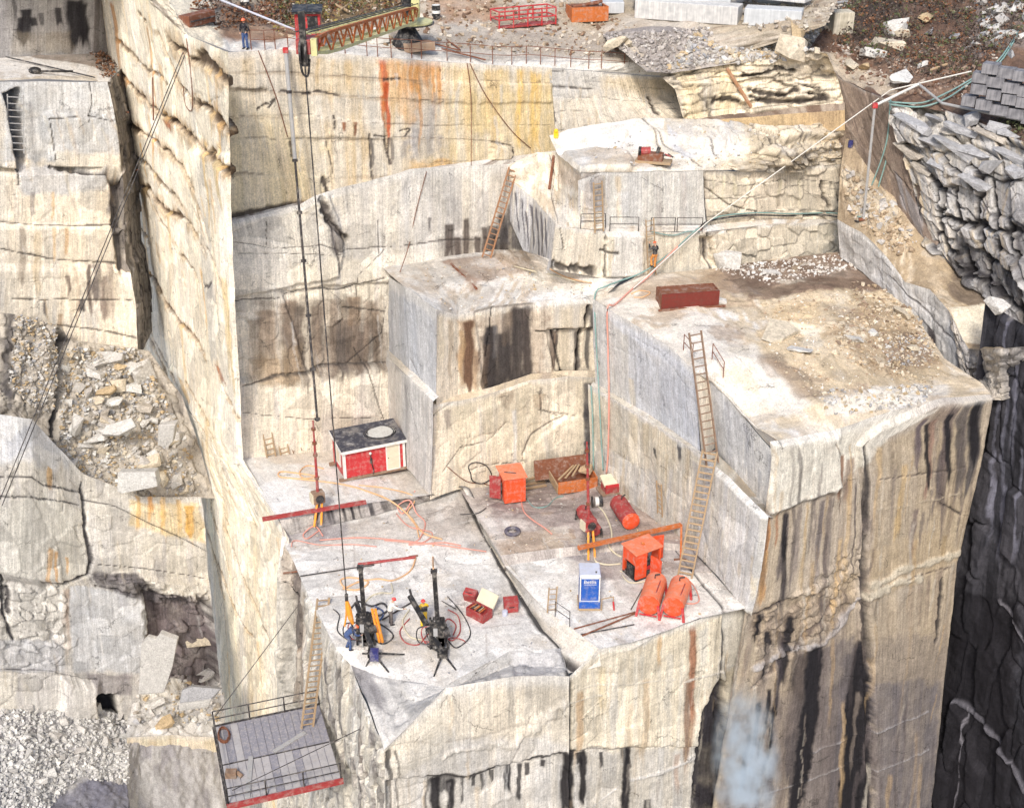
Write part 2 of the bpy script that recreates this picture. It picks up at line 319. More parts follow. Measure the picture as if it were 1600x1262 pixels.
p.streak((582, 215), (583, 275), 8, (.10, .09, .09), .7); p.streak((610, 215), (610, 270), 9, (.10, .085, .08), .7); p.streak((633, 220), (632, 255), 12, (.25, .24, .24), .6); p.streak((650, 200), (650, 250), 16, (.30, .29, .30), .5)
p.ledge([(340, 140), (420, 140), (425, 215), (340, 220)], -.25); p.ledge([(640, 125), (870, 130), (870, 160), (640, 157)], .12); p.ledge([(460, 178), (600, 192), (600, 216), (460, 216)], .14); p.ledge([(770, 225), (800, 230), (800, 250), (765, 250)], .3)
p.ledge([(345, 270), (500, 275), (500, 330), (345, 355)], .15); p.randstreaks(60, [(.45, .36, .24), (.5, .48, .45), (.35, .3, .26), WHT], (2, 8), (20, 110), (.15, .5)); p.lip(.6, .35); p.done()

# --- upper wall, right of the rust stains
b = U(UW(862, 240), 862, 208)
p = Patch('upper_right', [[UW(856, 106), UW(950, 114), UW(1050, 122)], [U(b, 864, 150), U(b + [4.5, 2.2, 0], 960, 152), U(b + [9, 4.5, 0], 1060, 155)], [U(b, 868, 212), U(b + [5, 2.3, 0], 985, 192), U(b + [10, 4.3, 0], 1118, 194)]], seed=4, rough=.04)
p.base(CRM, (.60, .545, .46), (.52, .48, .42), sx=.5).joints(4, .02, .06, .6, .4)
p.poly([(858, 106), (940, 112), (945, 150), (858, 150)], (.50, .49, .47), .6, .8); p.poly([(940, 112), (1060, 122), (1060, 150), (940, 140)], (.55, .44, .28), .6, .8, streaky=.3)
for L, wd in (([(858, 112), (882, 112)], .12), ([(858, 135), (930, 140)], .17), ([(1015, 155), (1020, 172), (1026, 178)], .2), ([(862, 155), (868, 190)], .12), ([(1060, 125), (1062, 160), (1100, 150)], .15), ([(940, 114), (1055, 122)], .1)): p.crack(L, wd, (.06, .05, .045), .85, .15, .2)
p.facet(1.6, .7, .16, .25, 9, region=[(1040, 118), (1125, 118), (1125, 196), (1040, 190)])
p.randstreaks(25, [(.5, .4, .26), (.45, .44, .44)], (2, 7), (20, 60), (.2, .5)); p.lip(.6, .3); p.done()

# --- layered ledge and the sand strip at the foot of it
uz = G(1118, 196, 20.2); ue = G(1300, 172, 21.2)
p = Patch('layered', [[G(1030, 118, 23.2), G(1130, 96, 24.2), G(1200, 92, 24.6), G(1262, 78, 25.3), G(1292, 84, 25.3)], [U(uz + [-3, .8, 0], 1055, 140), U(uz + [1.5, .8, 0], 1130, 132), U(uz + [4, .6, 0], 1200, 132), U(ue + [-1, .8, 0], 1290, 125), U(ue + [0.5, .8, 0], 1310, 125)], [U(uz + [-2, 0, 0], 1070, 192), U(uz, 1118, 188), U((uz + ue) / 2, 1200, 176), U(ue, 1294, 166), U(ue + [.8, 0, 0], 1320, 166)]], seed=5, rough=.12)
p.base(CRM, (.60, .50, .34), (.47, .42, .35)).facet(2.4, .55, .55, .7, 4, wr=.09); p.facet(.9, .9, .25, .3, 8)
for L, wd in (([(1115, 158), (1140, 153), (1155, 157)], .22), ([(1170, 138), (1195, 148), (1225, 148), (1245, 140)], .2), ([(1172, 150), (1200, 158), (1240, 158), (1290, 152)], .28), ([(1160, 118), (1215, 108), (1240, 112)], .2), ([(1240, 130), (1280, 138)], .18), ([(1265, 145), (1290, 147)], .2)): p.crack(L, wd, (.035, .028, .025), .95, .3, .3)
p.done()
p = Patch('sand_face', [[U(uz + [-2, -.3, 0], 1090, 190), U((uz + ue) / 2 - [0, .3, 0], 1210, 180), U(ue - [0, .3, 0], 1320, 172)], [U(uz + [-2, -.5, 0], 1130, 200), U((uz + ue) / 2 - [0, .5, 0], 1212, 209), U(ue - [0, .5, 0], 1320, 204)]], seed=6, rough=.02)
p.base((.50, .37, .21), (.46, .34, .20), (.42, .30, .17), sx=.7); p.poly([(1270, 172), (1320, 170), (1320, 206), (1280, 206)], (.33, .24, .15), .6, .8); p.done()
p = Patch('sand_top', [[U(uz + [-2, 0, 0], 1075, 187), U((uz + ue) / 2, 1200, 172), U(ue + [.8, 0, 0], 1320, 160)], [U(uz + [-2, -.3, 0], 1090, 191), U((uz + ue) / 2 - [0, .3, 0], 1210, 181), U(ue - [0, .3, 0], 1320, 173)]], seed=7, floor=True, rough=.05); p.base((.12, .085, .065), (.16, .11, .08), (.3, .25, .2)); p.done()

# --- ledge between upper wall and lower back wall, and the lower back wall
p = Patch('ledge_mid', [[UW(345, 345), UW(470, 316), UW(560, 287), UW(700, 257), UW(872, 235)], [T(350, 352), T(470, 326), T(520, 305), T(640, 270), T(872, 258)]], seed=8, floor=True); p.base(WHT, (.52, .49, .44), DRT); p.done()
LIPX = [(340, 360), (355, 346), (470, 319), (490, 306), (520, 297), (612, 273), (640, 264), (720, 259), (800, 256), (872, 250)]
def lw(y): return [T(338, y)] + [T(x + (800 - x) * .082 * (y - 300) / 340 if False else x, y) for x, _ in LIPX[1:]]
p = Patch('back', [[T(*q) for q in LIPX], [T(352 + (x - 340) * 1.0, 400) if x < 610 else T(x, 400) for x, _ in LIPX], [T(362 + (x - 340) * .93, 560) for x, _ in LIPX], [T(364 + (x - 340) * .9, 725) for x, _ in LIPX]], seed=9, rough=.035, res=.08)
p.base((.66, .62, .55), (.70, .63, .51), (.54, .50, .45), sx=.4)
p.poly([(620, 275), (800, 262), (800, 370), (620, 400)], (.50, .49, .48), .6, .8, streaky=.6); p.poly([(350, 350), (520, 320), (540, 400), (360, 430)], (.60, .57, .52), .5, .8)
p.poly([(520, 300), (615, 280), (615, 400), (540, 410)], (.48, .46, .44), .5, .6, streaky=.4)
# brown and black stains low on this wall
for x, y0, y1, wd, c, a in ((415, 485, 580, 34, (.27, .20, .14), .7), (455, 470, 590, 30, (.20, .14, .10), .85), (470, 480, 600, 16, (.08, .06, .055), .8), (500, 480, 575, 22, (.10, .08, .07), .8), (540, 500, 580, 36, (.10, .085, .08), .9), (565, 520, 572, 24, (.06, .05, .05), .9), (590, 490, 575, 14, (.25, .17, .10), .6), (430, 560, 600, 70, (.38, .27, .16), .6), (515, 470, 500, 90, (.3, .24, .18), .4), (555, 465, 520, 20, (.28, .17, .09), .7), (600, 520, 575, 20, (.2, .16, .13), .6), (400, 500, 590, 22, (.30, .23, .16), .6)): p.streak((x, y0), (x + 2, y1), wd, c, a, .9, .25)
p.poly([(440, 480), (595, 470), (605, 575), (440, 590)], (.10, .08, .065), .75, .9, streaky=.5); p.poly([(520, 515), (595, 505), (605, 577), (520, 580)], (.04, .036, .04), .8, .7, streaky=.4); p.poly([(380, 560), (470, 540), (470, 592), (380, 600)], (.36, .27, .17), .6, .8, streaky=.3)
p.poly([(400, 470), (610, 470), (612, 572), (390, 592)], (.30, .23, .17), .45, .8, streaky=.7)
for x in (700, 715, 730, 745, 757, 770, 785): p.streak((x, random.uniform(330, 372)), (x, 405), random.uniform(9, 17), (.085, .068, .06), .9, 1.0, .1)
p.streak((672, 340), (672, 366), 6, (.1, .09, .09), .7); p.poly([(690, 378), (800, 350), (805, 405), (690, 405)], (.10, .08, .07), .7, .6, streaky=.4); p.poly([(790, 320), (812, 300), (812, 390), (775, 385)], (.11, .10, .10), .8, .5)
for L, wd, dp in (([(500, 310), (512, 345), (535, 370), (540, 372)], .28, .5), ([(515, 348), (524, 390), (530, 425)], .16, .3), ([(345, 380), (420, 385), (500, 380), (530, 392), (620, 385), (700, 376), (795, 370)], .07, .1), ([(365, 470), (430, 466), (480, 452), (530, 455), (600, 435)], .09, .15), ([(365, 395), (440, 393), (530, 397)], .06, .1), ([(376, 598), (430, 586), (480, 582), (500, 573), (560, 570), (615, 566)], .14, .25), ([(555, 545), (570, 572), (582, 610), (595, 650)], .10, .15), ([(537, 482), (575, 485), (606, 490)], .12, .15), ([(545, 570), (600, 520), (606, 480)], .08, .12), ([(414, 345), (413, 380)], .09, .12), ([(590, 345), (592, 400)], .05, .05), ([(600, 390), (560, 430), (560, 465)], .06, .08), ([(480, 455), (484, 520), (470, 580)], .06, .08), ([(376, 640), (470, 650), (600, 648)], .05, .06)): p.crack(L, wd, (.05, .043, .04), .85, dp, .25)
p.poly([(505, 315), (520, 350), (545, 375), (520, 400), (512, 360)], (.10, .085, .08), .7, .4)
p.ledge([(330, 340), (420, 335), (512, 300), (535, 372), (530, 430), (340, 470)], .30); p.ledge([(340, 590), (430, 588), (480, 584), (500, 575), (630, 566), (630, 760), (340, 760)], .45); p.ledge([(440, 455), (620, 440), (620, 570), (480, 580)], -.3); p.ledge([(430, 320), (520, 300), (512, 340)], .1)
p.facet(1.1, 1.3, .25, .3, 12, region=[(360, 470), (620, 450), (620, 575), (360, 600)], soft=.8); p.facet(2.2, 1.6, .10, .12, 15)
p.randstreaks(50, [(.40, .36, .32), (.58, .50, .38), (.34, .32, .31), WHT], (2, 8), (20, 90), (.15, .45)); p.lip(.75, .5); p.done()

# --- the long ridge face running towards the camera on the left
p = Patch('ridge', [[AB(130, -45), AB(190, -25), AB(250, 10), AB(292, 55), AB(356, 82)], [AB(160, 200), AB(225, 215), AB(285, 260), AB(325, 320), AB(362, 350)], [AB(205, 560), AB(255, 600), AB(300, 640), AB(338, 680), AB(380, 717)], [AB(290, 745), AB(325, 770), AB(365, 800), AB(405, 820), AB(452, 840)], [AB(350, 1500), AB(375, 1500), AB(405, 1500), AB(435, 1500), AB(460, 1500)]], seed=10, rough=.06, res=.1)
p.base((.82, .74, .58), (.80, .75, .66), (.70, .57, .38), sx=.35, sy=.05, amt=.6)
p.poly([(160, 80), (360, 100), (380, 700), (210, 560)], (.82, .75, .62), .35, 1.0)
for L, wd in (([(262, 65), (285, 75), (320, 95), (345, 118), (366, 138)], .5), ([(275, 130), (300, 155), (335, 178), (370, 218)], .3), ([(332, 180), (348, 192), (368, 218)], .55), ([(190, 118), (215, 145), (250, 180), (300, 215), (335, 243), (365, 268)], .32), ([(258, 185), (292, 210)], .5), ([(335, 245), (363, 266)], .5), ([(192, 176), (212, 205), (255, 230), (300, 290), (320, 330), (330, 378)], .3), ([(205, 285), (235, 300), (255, 325), (290, 345), (325, 390)], .34), ([(215, 420), (240, 437), (260, 475), (290, 515), (320, 550)], .3), ([(212, 480), (228, 520), (262, 590), (280, 640), (295, 690)], .24), ([(235, 520), (270, 590), (330, 690), (372, 800)], .16), ([(345, 570), (352, 600), (375, 650)], .2), ([(210, 350), (232, 375)], .2), ([(300, 700), (330, 800), (360, 900)], .14), ([(340, 880), (370, 960), (398, 1000)], .2), ([(335, 760), (350, 800), (360, 830)], .2)):
    p.crack(L, wd * 2.2, (.48, .33, .18), .6, .0, .9, part=.2); p.crack(L, max(.21, wd * .85), (.085, .055, .035), .92, .30, .6, part=.06)
for L in ([(180, 60), (215, 95), (262, 130)], [(215, 20), (250, 60), (275, 120)], [(205, 240), (240, 270), (290, 330)], [(300, 320), (335, 400), (360, 470)], [(225, 300), (270, 380), (310, 440)], [(290, 600), (325, 660), (365, 760)], [(300, 760), (330, 850), (350, 930)], [(350, 820), (380, 900), (420, 1000)], [(345, 700), (372, 760), (400, 830)]): p.crack(L, .45, (.52, .38, .22), .5, 0, .8, part=.25); p.crack(L, .22, (.13, .09, .06), .85, .16, .6, part=.22)
for L in ([(305, 450), (312, 520), (325, 600)], [(308, 170), (345, 150)], [(300, 240), (290, 360)], [(270, 560), (258, 620)], [(310, 545), (312, 570)]): p.crack(L, .09, (.16, .14, .12), .7, .1, .2)
for x0, y0, x1, y1, wd, c in ((175, 5, 190, 120, 7, (.55, .26, .08)), (230, 40, 245, 180, 5, (.50, .28, .12)), (258, 190, 262, 205, 12, (.30, .10, .05)), (237, 215, 240, 245, 6, (.55, .22, .06)), (195, 120, 198, 140, 8, (.55, .30, .12)), (345, 570, 356, 600, 14, (.35, .13, .06)), (355, 430, 372, 620, 14, (.66, .50, .26)), (280, 590, 300, 640, 10, (.62, .42, .2)), (300, 700, 312, 735, 8, (.6, .32, .12)), (245, 380, 252, 420, 7, (.6, .38, .16)), (222, 290, 232, 360, 6, (.5, .36, .2)), (340, 250, 355, 340, 10, (.6, .48, .28))): p.streak((x0, y0), (x1, y1), wd, c, .75, .5)
p.poly([(312, 250), (325, 255), (335, 400), (345, 560), (330, 560), (318, 400)], (.46, .44, .40), .5, .5); p.poly([(330, 440), (345, 445), (343, 470), (328, 462)], (.35, .33, .31), .6, .3)
p.crack([(322, 448), (336, 442)], .22, (.1, .09, .09), .9, .1)
p.facet(1.8, 3.2, .14, .08, 3, slant=.5); p.ledge([(300, 230), (380, 240), (380, 700), (345, 640), (318, 400)], .25); p.facet(.6, .8, .10, .12, 7, region=[(320, 620), (345, 640), (440, 1080), (400, 1090), (360, 860)], soft=1.0)
p.randstreaks(110, [(.66, .54, .36), (.62, .60, .55), (.8, .75, .66), (.56, .49, .40)], (2, 7), (40, 200), (.2, .5)); p.randstreaks(60, [(.62, .38, .15), (.70, .50, .24)], (2, 7), (30, 160), (.3, .7)); p.done()

# --- ground on the rim and the slopes behind it
p = Patch('rim', [[G(-80, -60, 31), G(130, -60, 31), G(250, -60, 30), G(400, -55, 29.5), G(560, -50, 29), G(760, -45, 28.5), G(950, -45, 28), G(1130, -45, 28), G(1330, -45, 29)], [AB(120, -42), AB(190, -24), AB(262, 0), G(400, 20, 28), G(560, 20, 27), G(760, 25, 26.5), G(950, 30, 26), G(1120, 40, 26), G(1290, 40, 26.6)], [AB(140, -40), AB(205, -20), AB(292, 55), UW(360, 80), UW(560, 87), UW(720, 99), UW(862, 106), UW(960, 114), UW(1050, 121)]], seed=11, floor=True, rough=.22, ob='ground', res=.12)
p.base((.34, .29, .22), (.42, .38, .33), (.20, .15, .11), sx=.3, sy=.3)
p.poly([(345, 60), (440, 60), (1060, 105), (1060, 125), (345, 90)], (.62, .60, .56), .85, .5); p.poly([(200, -40), (300, -30), (345, 80), (292, 60)], (.66, .60, .48), .8, .6)
p.poly([(420, -40), (650, -40), (650, 10), (560, 30), (430, 70)], (.17, .11, .05), .8, 1.0); p.poly([(330, 5), (460, 0), (470, 60), (340, 62)], (.24, .13, .08), .6, 1.0)
p.poly([(650, -20), (780, -20), (780, 30), (690, 40)], (.30, .18, .11), .6, 1.0); p.poly([(690, 50), (1010, 60), (1040, 95), (700, 95)], (.30, .26, .22), .7, .8); p.poly([(440, -40), (500, -40), (480, 25), (450, 30)], (.08, .10, .03), .6, 1.0)
p.done()
p = Patch('scree', [[G(930, 42, 25.2), G(1050, 35, 25.6), G(1150, 36, 25.2), G(1250, 20, 25.2), G(1330, 0, 25.1)], [G(950, 62, 25.5), G(1040, 50, 26.0), G(1110, 60, 25.2), G(1210, 60, 24.9), G(1320, 50, 24.2)], [G(1010, 112, 23.9), G(1050, 115, 23.5), G(1140, 100, 24.2), G(1220, 95, 24.3), G(1310, 84, 23.9)]], seed=12, floor=True, rough=.2, ob='ground')
p.base((.27, .24, .22), (.34, .31, .28), (.42, .36, .28), sx=.4, sy=.4); p.poly([(960, 50), (1120, 40), (1140, 90), (1030, 115), (1000, 80)], (.25, .225, .215), .8, .8)
for _ in range(90): 
    x, y = random.uniform(1120, 1290), random.uniform(40, 95); p.poly([(x - 5, y - 2), (x + 5, y - 3), (x + 4, y + 3), (x - 5, y + 3)], (.48, .42, .33), .6, .3)
p.done()

# --- middle block between the two shelves
top_c = MFu(680, 482); M_r = MFu(932, 470)
p = Patch('mid_top', [[T(600, 420) - E2 * .6, T(700, 402) - E2 * .4, T(770, 392) - E2 * .4, plane(G(1000, 425, 12.4) - E2 * .6, E1)(820, 392), plane(G(1000, 425, 12.4) - E2 * .2, E1)(870, 408), plane(G(1000, 425, 12.4), E1)(985, 424)], [MLu(628, 445), G(720, 440, 12.9), G(790, 430, 12.6), G(850, 440, 12.5), G(900, 444, 12.4), G(960, 448, 12.5)], [MLu(680, 482), MFu(716, 492), MFu(770, 478), MFu(830, 472), MFu(890, 468), MFu(940, 468)]], seed=13, floor=True, rough=.10)
p.base(WHT, (.56, .53, .48), (.42, .36, .29), sx=.4, sy=.4)
p.poly([(700, 408), (770, 396), (830, 405), (830, 425), (770, 440), (730, 440)], (.33, .26, .21), .75, .6); p.poly([(690, 410), (702, 408), (748, 455), (735, 455)], (.30, .22, .17), .8, .25); p.poly([(755, 400), (840, 395), (880, 425), (820, 425)], (.36, .29, .22), .55, .8)
p.crack([(680, 452), (690, 442), (695, 440)], .1, (.2, .18, .16), .7); p.crack([(716, 492), (740, 480), (800, 465), (830, 470)], .12, (.4, .36, .3), .5); p.facet(1.6, 1.2, .12, .1, 5).grime(30, [(.4, .33, .26), (.34, .3, .27), WHT]); p.done()
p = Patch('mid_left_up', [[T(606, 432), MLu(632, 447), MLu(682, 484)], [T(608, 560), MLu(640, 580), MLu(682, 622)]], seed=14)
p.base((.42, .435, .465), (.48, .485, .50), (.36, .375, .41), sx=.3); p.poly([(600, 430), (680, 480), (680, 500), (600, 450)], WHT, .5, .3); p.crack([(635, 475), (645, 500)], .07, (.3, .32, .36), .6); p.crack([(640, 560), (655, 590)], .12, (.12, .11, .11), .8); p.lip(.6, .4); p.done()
p = Patch('mid_left_ledge', [[T(604, 545), MLu(645, 580), MLu(686, 620)], [ML(604, 556), ML(640, 590), ML(676, 628)]], seed=15, floor=True, rough=.03); p.base((.55, .50, .42), WHT, (.4, .36, .3)); p.done()
p = Patch('mid_left_low', [[T(604, 556), ML(640, 590), ML(677, 628)], [T(606, 700), ML(640, 735), ML(674, 776)]], seed=16)
p.base((.50, .49, .48), (.55, .52, .48), (.40, .39, .38), sx=.5); p.crack([(632, 580), (640, 625), (650, 670)], .10, (.10, .09, .09), .8, .15); p.streak((634, 600), (637, 690), 5, (.25, .24, .24), .6); p.lip(.7, .3); p.done()
p = Patch('mid_front_up', [[MLu(680, 482), MFu(716, 492), MFu(770, 478), MFu(830, 472), MFu(890, 468), MFu(938, 468)], [MLu(681, 545), MFu(716, 545), MFu(770, 545), MFu(830, 540), MFu(890, 535), MFu(934, 530)], [MLu(682, 632), MFu(716, 640), MFu(770, 622), MFu(830, 600), MFu(890, 595), MFu(932, 612)]], seed=17, rough=.035, res=.075)
p.base(CRM, (.58, .51, .40), (.48, .44, .38), sx=.5)
p.poly([(715, 500), (745, 500), (745, 610), (718, 605)], (.36, .23, .13), .7, .5, streaky=.3); p.poly([(750, 500), (850, 472), (845, 600), (755, 620)], (.22, .16, .12), .75, .9, streaky=.35)
for x, y0, y1, wd, c, a in ((733, 500, 605, 17, (.12, .065, .04), .95), (722, 515, 600, 10, (.42, .28, .15), .6), (705, 500, 600, 8, (.45, .36, .26), .6), (770, 510, 615, 24, (.035, .03, .03), .98), (790, 520, 605, 26, (.045, .04, .04), .95), (812, 480, 600, 24, (.05, .042, .04), .95), (826, 478, 590, 15, (.07, .055, .05), .9), (760, 540, 600, 14, (.10, .07, .05), .9), (795, 490, 540, 18, (.16, .12, .09), .7), (776, 510, 560, 10, (.20, .19, .19), .5), (865, 520, 580, 12, (.16, .11, .08), .8), (906, 520, 585, 12, (.085, .075, .075), .85), (922, 480, 590, 9, (.07, .065, .065), .8), (690, 490, 560, 10, (.62, .53, .38), .5), (872, 515, 580, 6, (.10, .08, .07), .7)): p.streak((x, y0), (x - 1, y1), wd, c, a, .95, .08)
p.poly([(756, 530), (835, 495), (835, 596), (765, 615)], (.045, .038, .036), .75, .5, streaky=.4)
for L, wd in (([(838, 517), (880, 516), (922, 514)], .12), ([(865, 516), (880, 585)], .16), ([(918, 480), (908, 530), (905, 585)], .2), ([(845, 590), (890, 582), (925, 586)], .16), ([(770, 480), (768, 520), (760, 560)], .07)): p.crack(L, wd, (.03, .026, .026), .95, .3, .15)
p.ledge([(855, 515), (930, 512), (930, 590), (870, 590)], -.3); p.ledge([(838, 470), (940, 466), (940, 515), (838, 517)], .2); p.ledge([(740, 480), (835, 470), (838, 600), (760, 620)], -.18)
p.lip(.7, .4); p.done()
MM = [(680, 630), (720, 625), (770, 612), (830, 592), (890, 586), (940, 588)]
p = Patch('mid_front_step', [[MFu(x, y - 8) for x, y in MM], [MF(x - 3, y + 2) for x, y in MM]], seed=18, floor=True, rough=.03); p.base(CRM, (.56, .47, .34), (.36, .3, .24)); p.done()
p = Patch('mid_front_low', [[MF(x - 3, y + 2) for x, y in MM], [MF(676, 700), MF(716, 690), MF(768, 685), MF(828, 670), MF(886, 665), MF(934, 665)], [MF(672, 780), MF(714, 765), MF(766, 762), MF(826, 755), MF(884, 748), MF(928, 745)]], seed=19, rough=.04, res=.08)
p.base(CRM, (.62, .55, .42), (.50, .45, .37), sx=.45)
p.streak((805, 640), (806, 745), 10, WHT, .7); p.streak((700, 640), (706, 680), 14, (.26, .22, .19), .7); p.streak((845, 610), (846, 650), 6, (.10, .08, .07), .8); p.streak((790, 612), (795, 640), 30, (.30, .24, .18), .6); p.streak((845, 615), (840, 640), 25, (.4, .3, .2), .5)
for L, wd in (([(815, 710), (830, 680), (865, 655), (880, 648)], .13), ([(845, 605), (846, 640), (870, 648)], .1), ([(840, 640), (900, 650)], .07), ([(690, 740), (720, 700), (760, 690), (790, 660)], .07), ([(675, 650), (720, 620)], .1), ([(735, 735), (765, 725), (800, 722)], .09)): p.crack(L, wd, (.10, .085, .075), .8, .14, .25)
p.ledge([(815, 712), (880, 650), (940, 660), (940, 760), (815, 760)], .12); p.poly([(912, 600), (925, 598), (925, 735), (910, 730)], (.09, .085, .09), .85, .2); p.facet(1.8, 1.6, .14, .10, 4)
p.randstreaks(40, [(.5, .42, .3), (.46, .44, .41), (.62, .57, .47)], (2, 8), (20, 90), (.2, .5)); p.lip(.5, .3); p.done()

# --- right block: its upper and lower left walls, ledge, terrace and front
RU = plane(Rc + E1 * 0.6, E2); rk = RU(1085, 582); r2 = plane(rk + E1 * 1.25, E2)
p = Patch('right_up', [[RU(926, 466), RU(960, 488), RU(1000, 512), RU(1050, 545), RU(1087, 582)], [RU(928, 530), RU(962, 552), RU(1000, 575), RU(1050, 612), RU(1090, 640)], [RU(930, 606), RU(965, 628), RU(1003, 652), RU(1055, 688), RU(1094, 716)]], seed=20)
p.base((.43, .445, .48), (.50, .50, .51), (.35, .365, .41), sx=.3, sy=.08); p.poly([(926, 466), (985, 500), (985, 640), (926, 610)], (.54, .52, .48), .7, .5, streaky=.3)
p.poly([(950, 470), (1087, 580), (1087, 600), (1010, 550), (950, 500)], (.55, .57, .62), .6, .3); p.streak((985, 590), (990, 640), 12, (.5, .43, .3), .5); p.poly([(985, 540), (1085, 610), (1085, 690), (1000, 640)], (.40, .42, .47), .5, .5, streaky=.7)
p.crack([(980, 520), (1030, 550), (1080, 610)], .06, (.3, .31, .34), .5); p.crack([(930, 530), (1000, 560)], .05, (.25, .25, .26), .4); p.lip(.8, .35); p.done()
p = Patch('right_corner', [[RU(1086, 580), rk + E1 * 1.25], [RU(1096, 718), U(rk + E1 * 1.25, 1116, 700)]], seed=21, rough=.03); p.base(CRM, WHT, (.5, .45, .38)); p.lip(); p.done()
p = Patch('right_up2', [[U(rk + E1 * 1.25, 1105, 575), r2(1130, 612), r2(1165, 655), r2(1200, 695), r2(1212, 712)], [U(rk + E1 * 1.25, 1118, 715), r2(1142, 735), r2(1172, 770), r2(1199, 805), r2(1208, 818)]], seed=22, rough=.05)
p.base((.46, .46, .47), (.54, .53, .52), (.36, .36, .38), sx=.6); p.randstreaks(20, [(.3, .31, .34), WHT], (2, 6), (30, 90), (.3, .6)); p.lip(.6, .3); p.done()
p = Patch('right_ledge', [[RU(926, 596), RU(1010, 645), RU(1096, 706), r2(1118, 706), r2(1150, 738), r2(1214, 812)], [RL(922, 604), RL(1005, 652), RL(1085, 705), RL(1110, 722), RL(1140, 748), RL(1200, 806)]], seed=23, floor=True, rough=.05); p.base((.58, .54, .46), WHT, (.42, .36, .28)); p.done()
p = Patch('right_low', [[RL(918, 600), RL(1000, 648), RL(1082, 702), RL(1112, 722), RL(1142, 748), RL(1201, 806)], [RL(922, 690), RL(1000, 738), RL(1080, 792), RL(1110, 815), RL(1138, 840), RL(1190, 890)], [RL(922, 745), RL(1000, 795), RL(1078, 852), RL(1106, 880), RL(1132, 908), RL(1174, 962)]], seed=24, rough=.035, res=.08)
p.base((.54, .50, .42), (.50, .49, .47), (.44, .38, .29), sx=.4); p.poly([(1110, 715), (1205, 800), (1180, 960), (1090, 870)], (.50, .50, .51), .75, .4, streaky=.4); p.poly([(940, 620), (1060, 690), (1050, 760), (935, 690)], (.56, .50, .38), .5, .6, streaky=.4)
p.streak((1062, 690), (1064, 735), 9, (.06, .06, .07), .9); p.streak((1023, 700), (1025, 716), 5, (.05, .05, .05), .9); p.streak((1085, 720), (1088, 800), 12, (.30, .29, .29), .6); p.streak((1100, 740), (1100, 820), 16, (.36, .36, .37), .5)
p.crack([(1076, 692), (1080, 760), (1083, 830)], .09, (.2, .19, .18), .6); p.crack([(935, 690), (1000, 730), (1040, 780)], .07, (.25, .22, .18), .5); p.crack([(960, 630), (990, 690), (1000, 740)], .05, (.3, .26, .2), .5); p.ledge([(1110, 715), (1210, 800), (1185, 970), (1085, 880)], .35); p.facet(1.5, 2.0, .12, .12, 4)
p.randstreaks(50, [(.44, .36, .24), (.40, .40, .41), (.60, .55, .45)], (2, 8), (25, 110), (.2, .55)); p.lip(.9, .22); p.done()
rb = G(1310, 398, 12.4)
TRF = [RF(1204, 690), RF(1300, 672), RF(1392, 642), RF(1470, 622), RF(1548, 616)]
p = Patch('terrace', [[MFu(926, 466) , G(1000, 430, 12.5), G(1110, 420, 12.0), G(1210, 405, 12.2), G(1320, 392, 12.3), G(1345, 398, 12.2)], [RU(960, 488), G(1060, 470, 12.6), G(1160, 470, 12.2), G(1270, 450, 12.5), G(1380, 455, 11.6), G(1415, 470, 11.2)], [RU(1087, 582), G(1130, 560, 12.2), G(1220, 560, 12.0), G(1330, 540, 11.8), G(1430, 545, 10.6), G(1475, 560, 10.2)], [r2(1118, 600), r2(1165, 655), G(1280, 630, 11.5), G(1370, 610, 11.1), G(1470, 600, 10.2), G(1535, 600, 10.0)], [r2(1206, 700), RF(1216, 688), TRF[1], TRF[2], TRF[3], TRF[4]]], seed=25, floor=True, rough=.16)
p.base((.56, .50, .42), (.50, .42, .31), WHT, sx=.3, sy=.3)
p.poly([(1180, 450), (1380, 440), (1470, 560), (1480, 600), (1280, 620), (1190, 560)], (.46, .37, .25), .8, .8); p.poly([(1110, 420), (1310, 395), (1400, 445), (1370, 450), (1200, 470), (1110, 450)], (.17, .12, .09), .92, .6); p.poly([(1370, 470), (1440, 500), (1470, 570), (1400, 590), (1340, 560), (1290, 520)], (.33, .25, .165), .75, .8); p.poly([(1330, 435), (1420, 435), (1430, 470), (1330, 455)], (.17, .12, .09), .8, .5)
p.poly([(930, 470), (1060, 470), (1180, 540), (1260, 630), (1210, 700), (1090, 590)], (.60, .57, .52), .75, .7); p.poly([(1000, 440), (1130, 430), (1180, 480), (1100, 480), (1000, 470)], (.36, .27, .19), .7, .6)
p.poly([(1380, 540), (1440, 520), (1460, 570), (1390, 575)], (.20, .15, .115), .7, .5); p.poly([(1200, 560), (1300, 590), (1300, 625), (1250, 620)], (.25, .19, .14), .7, .5); p.poly([(1180, 555), (1220, 545), (1230, 570), (1190, 570)], (.22, .17, .13), .6, .4); p.poly([(1280, 620), (1480, 600), (1480, 630), (1290, 650)], (.62, .59, .54), .7, .4); p.poly([(1210, 470), (1280, 470), (1290, 510), (1210, 530)], (.52, .40, .25), .7, .4)
p.poly([(1320, 510), (1350, 505), (1350, 535), (1325, 535)], (.58, .52, .42), .7, .3); p.grime(70, [(.36, .27, .18), (.26, .19, .14), (.55, .45, .31), (.6, .55, .46)], (.3, 1.6), (.2, .6)).scratches(20, [(.4, .33, .25)]); p.facet(1.3, 1.0, .25, .1, 6, region=[(1100, 400), (1420, 400), (1480, 600), (1260, 620)], soft=1.0); p.done()
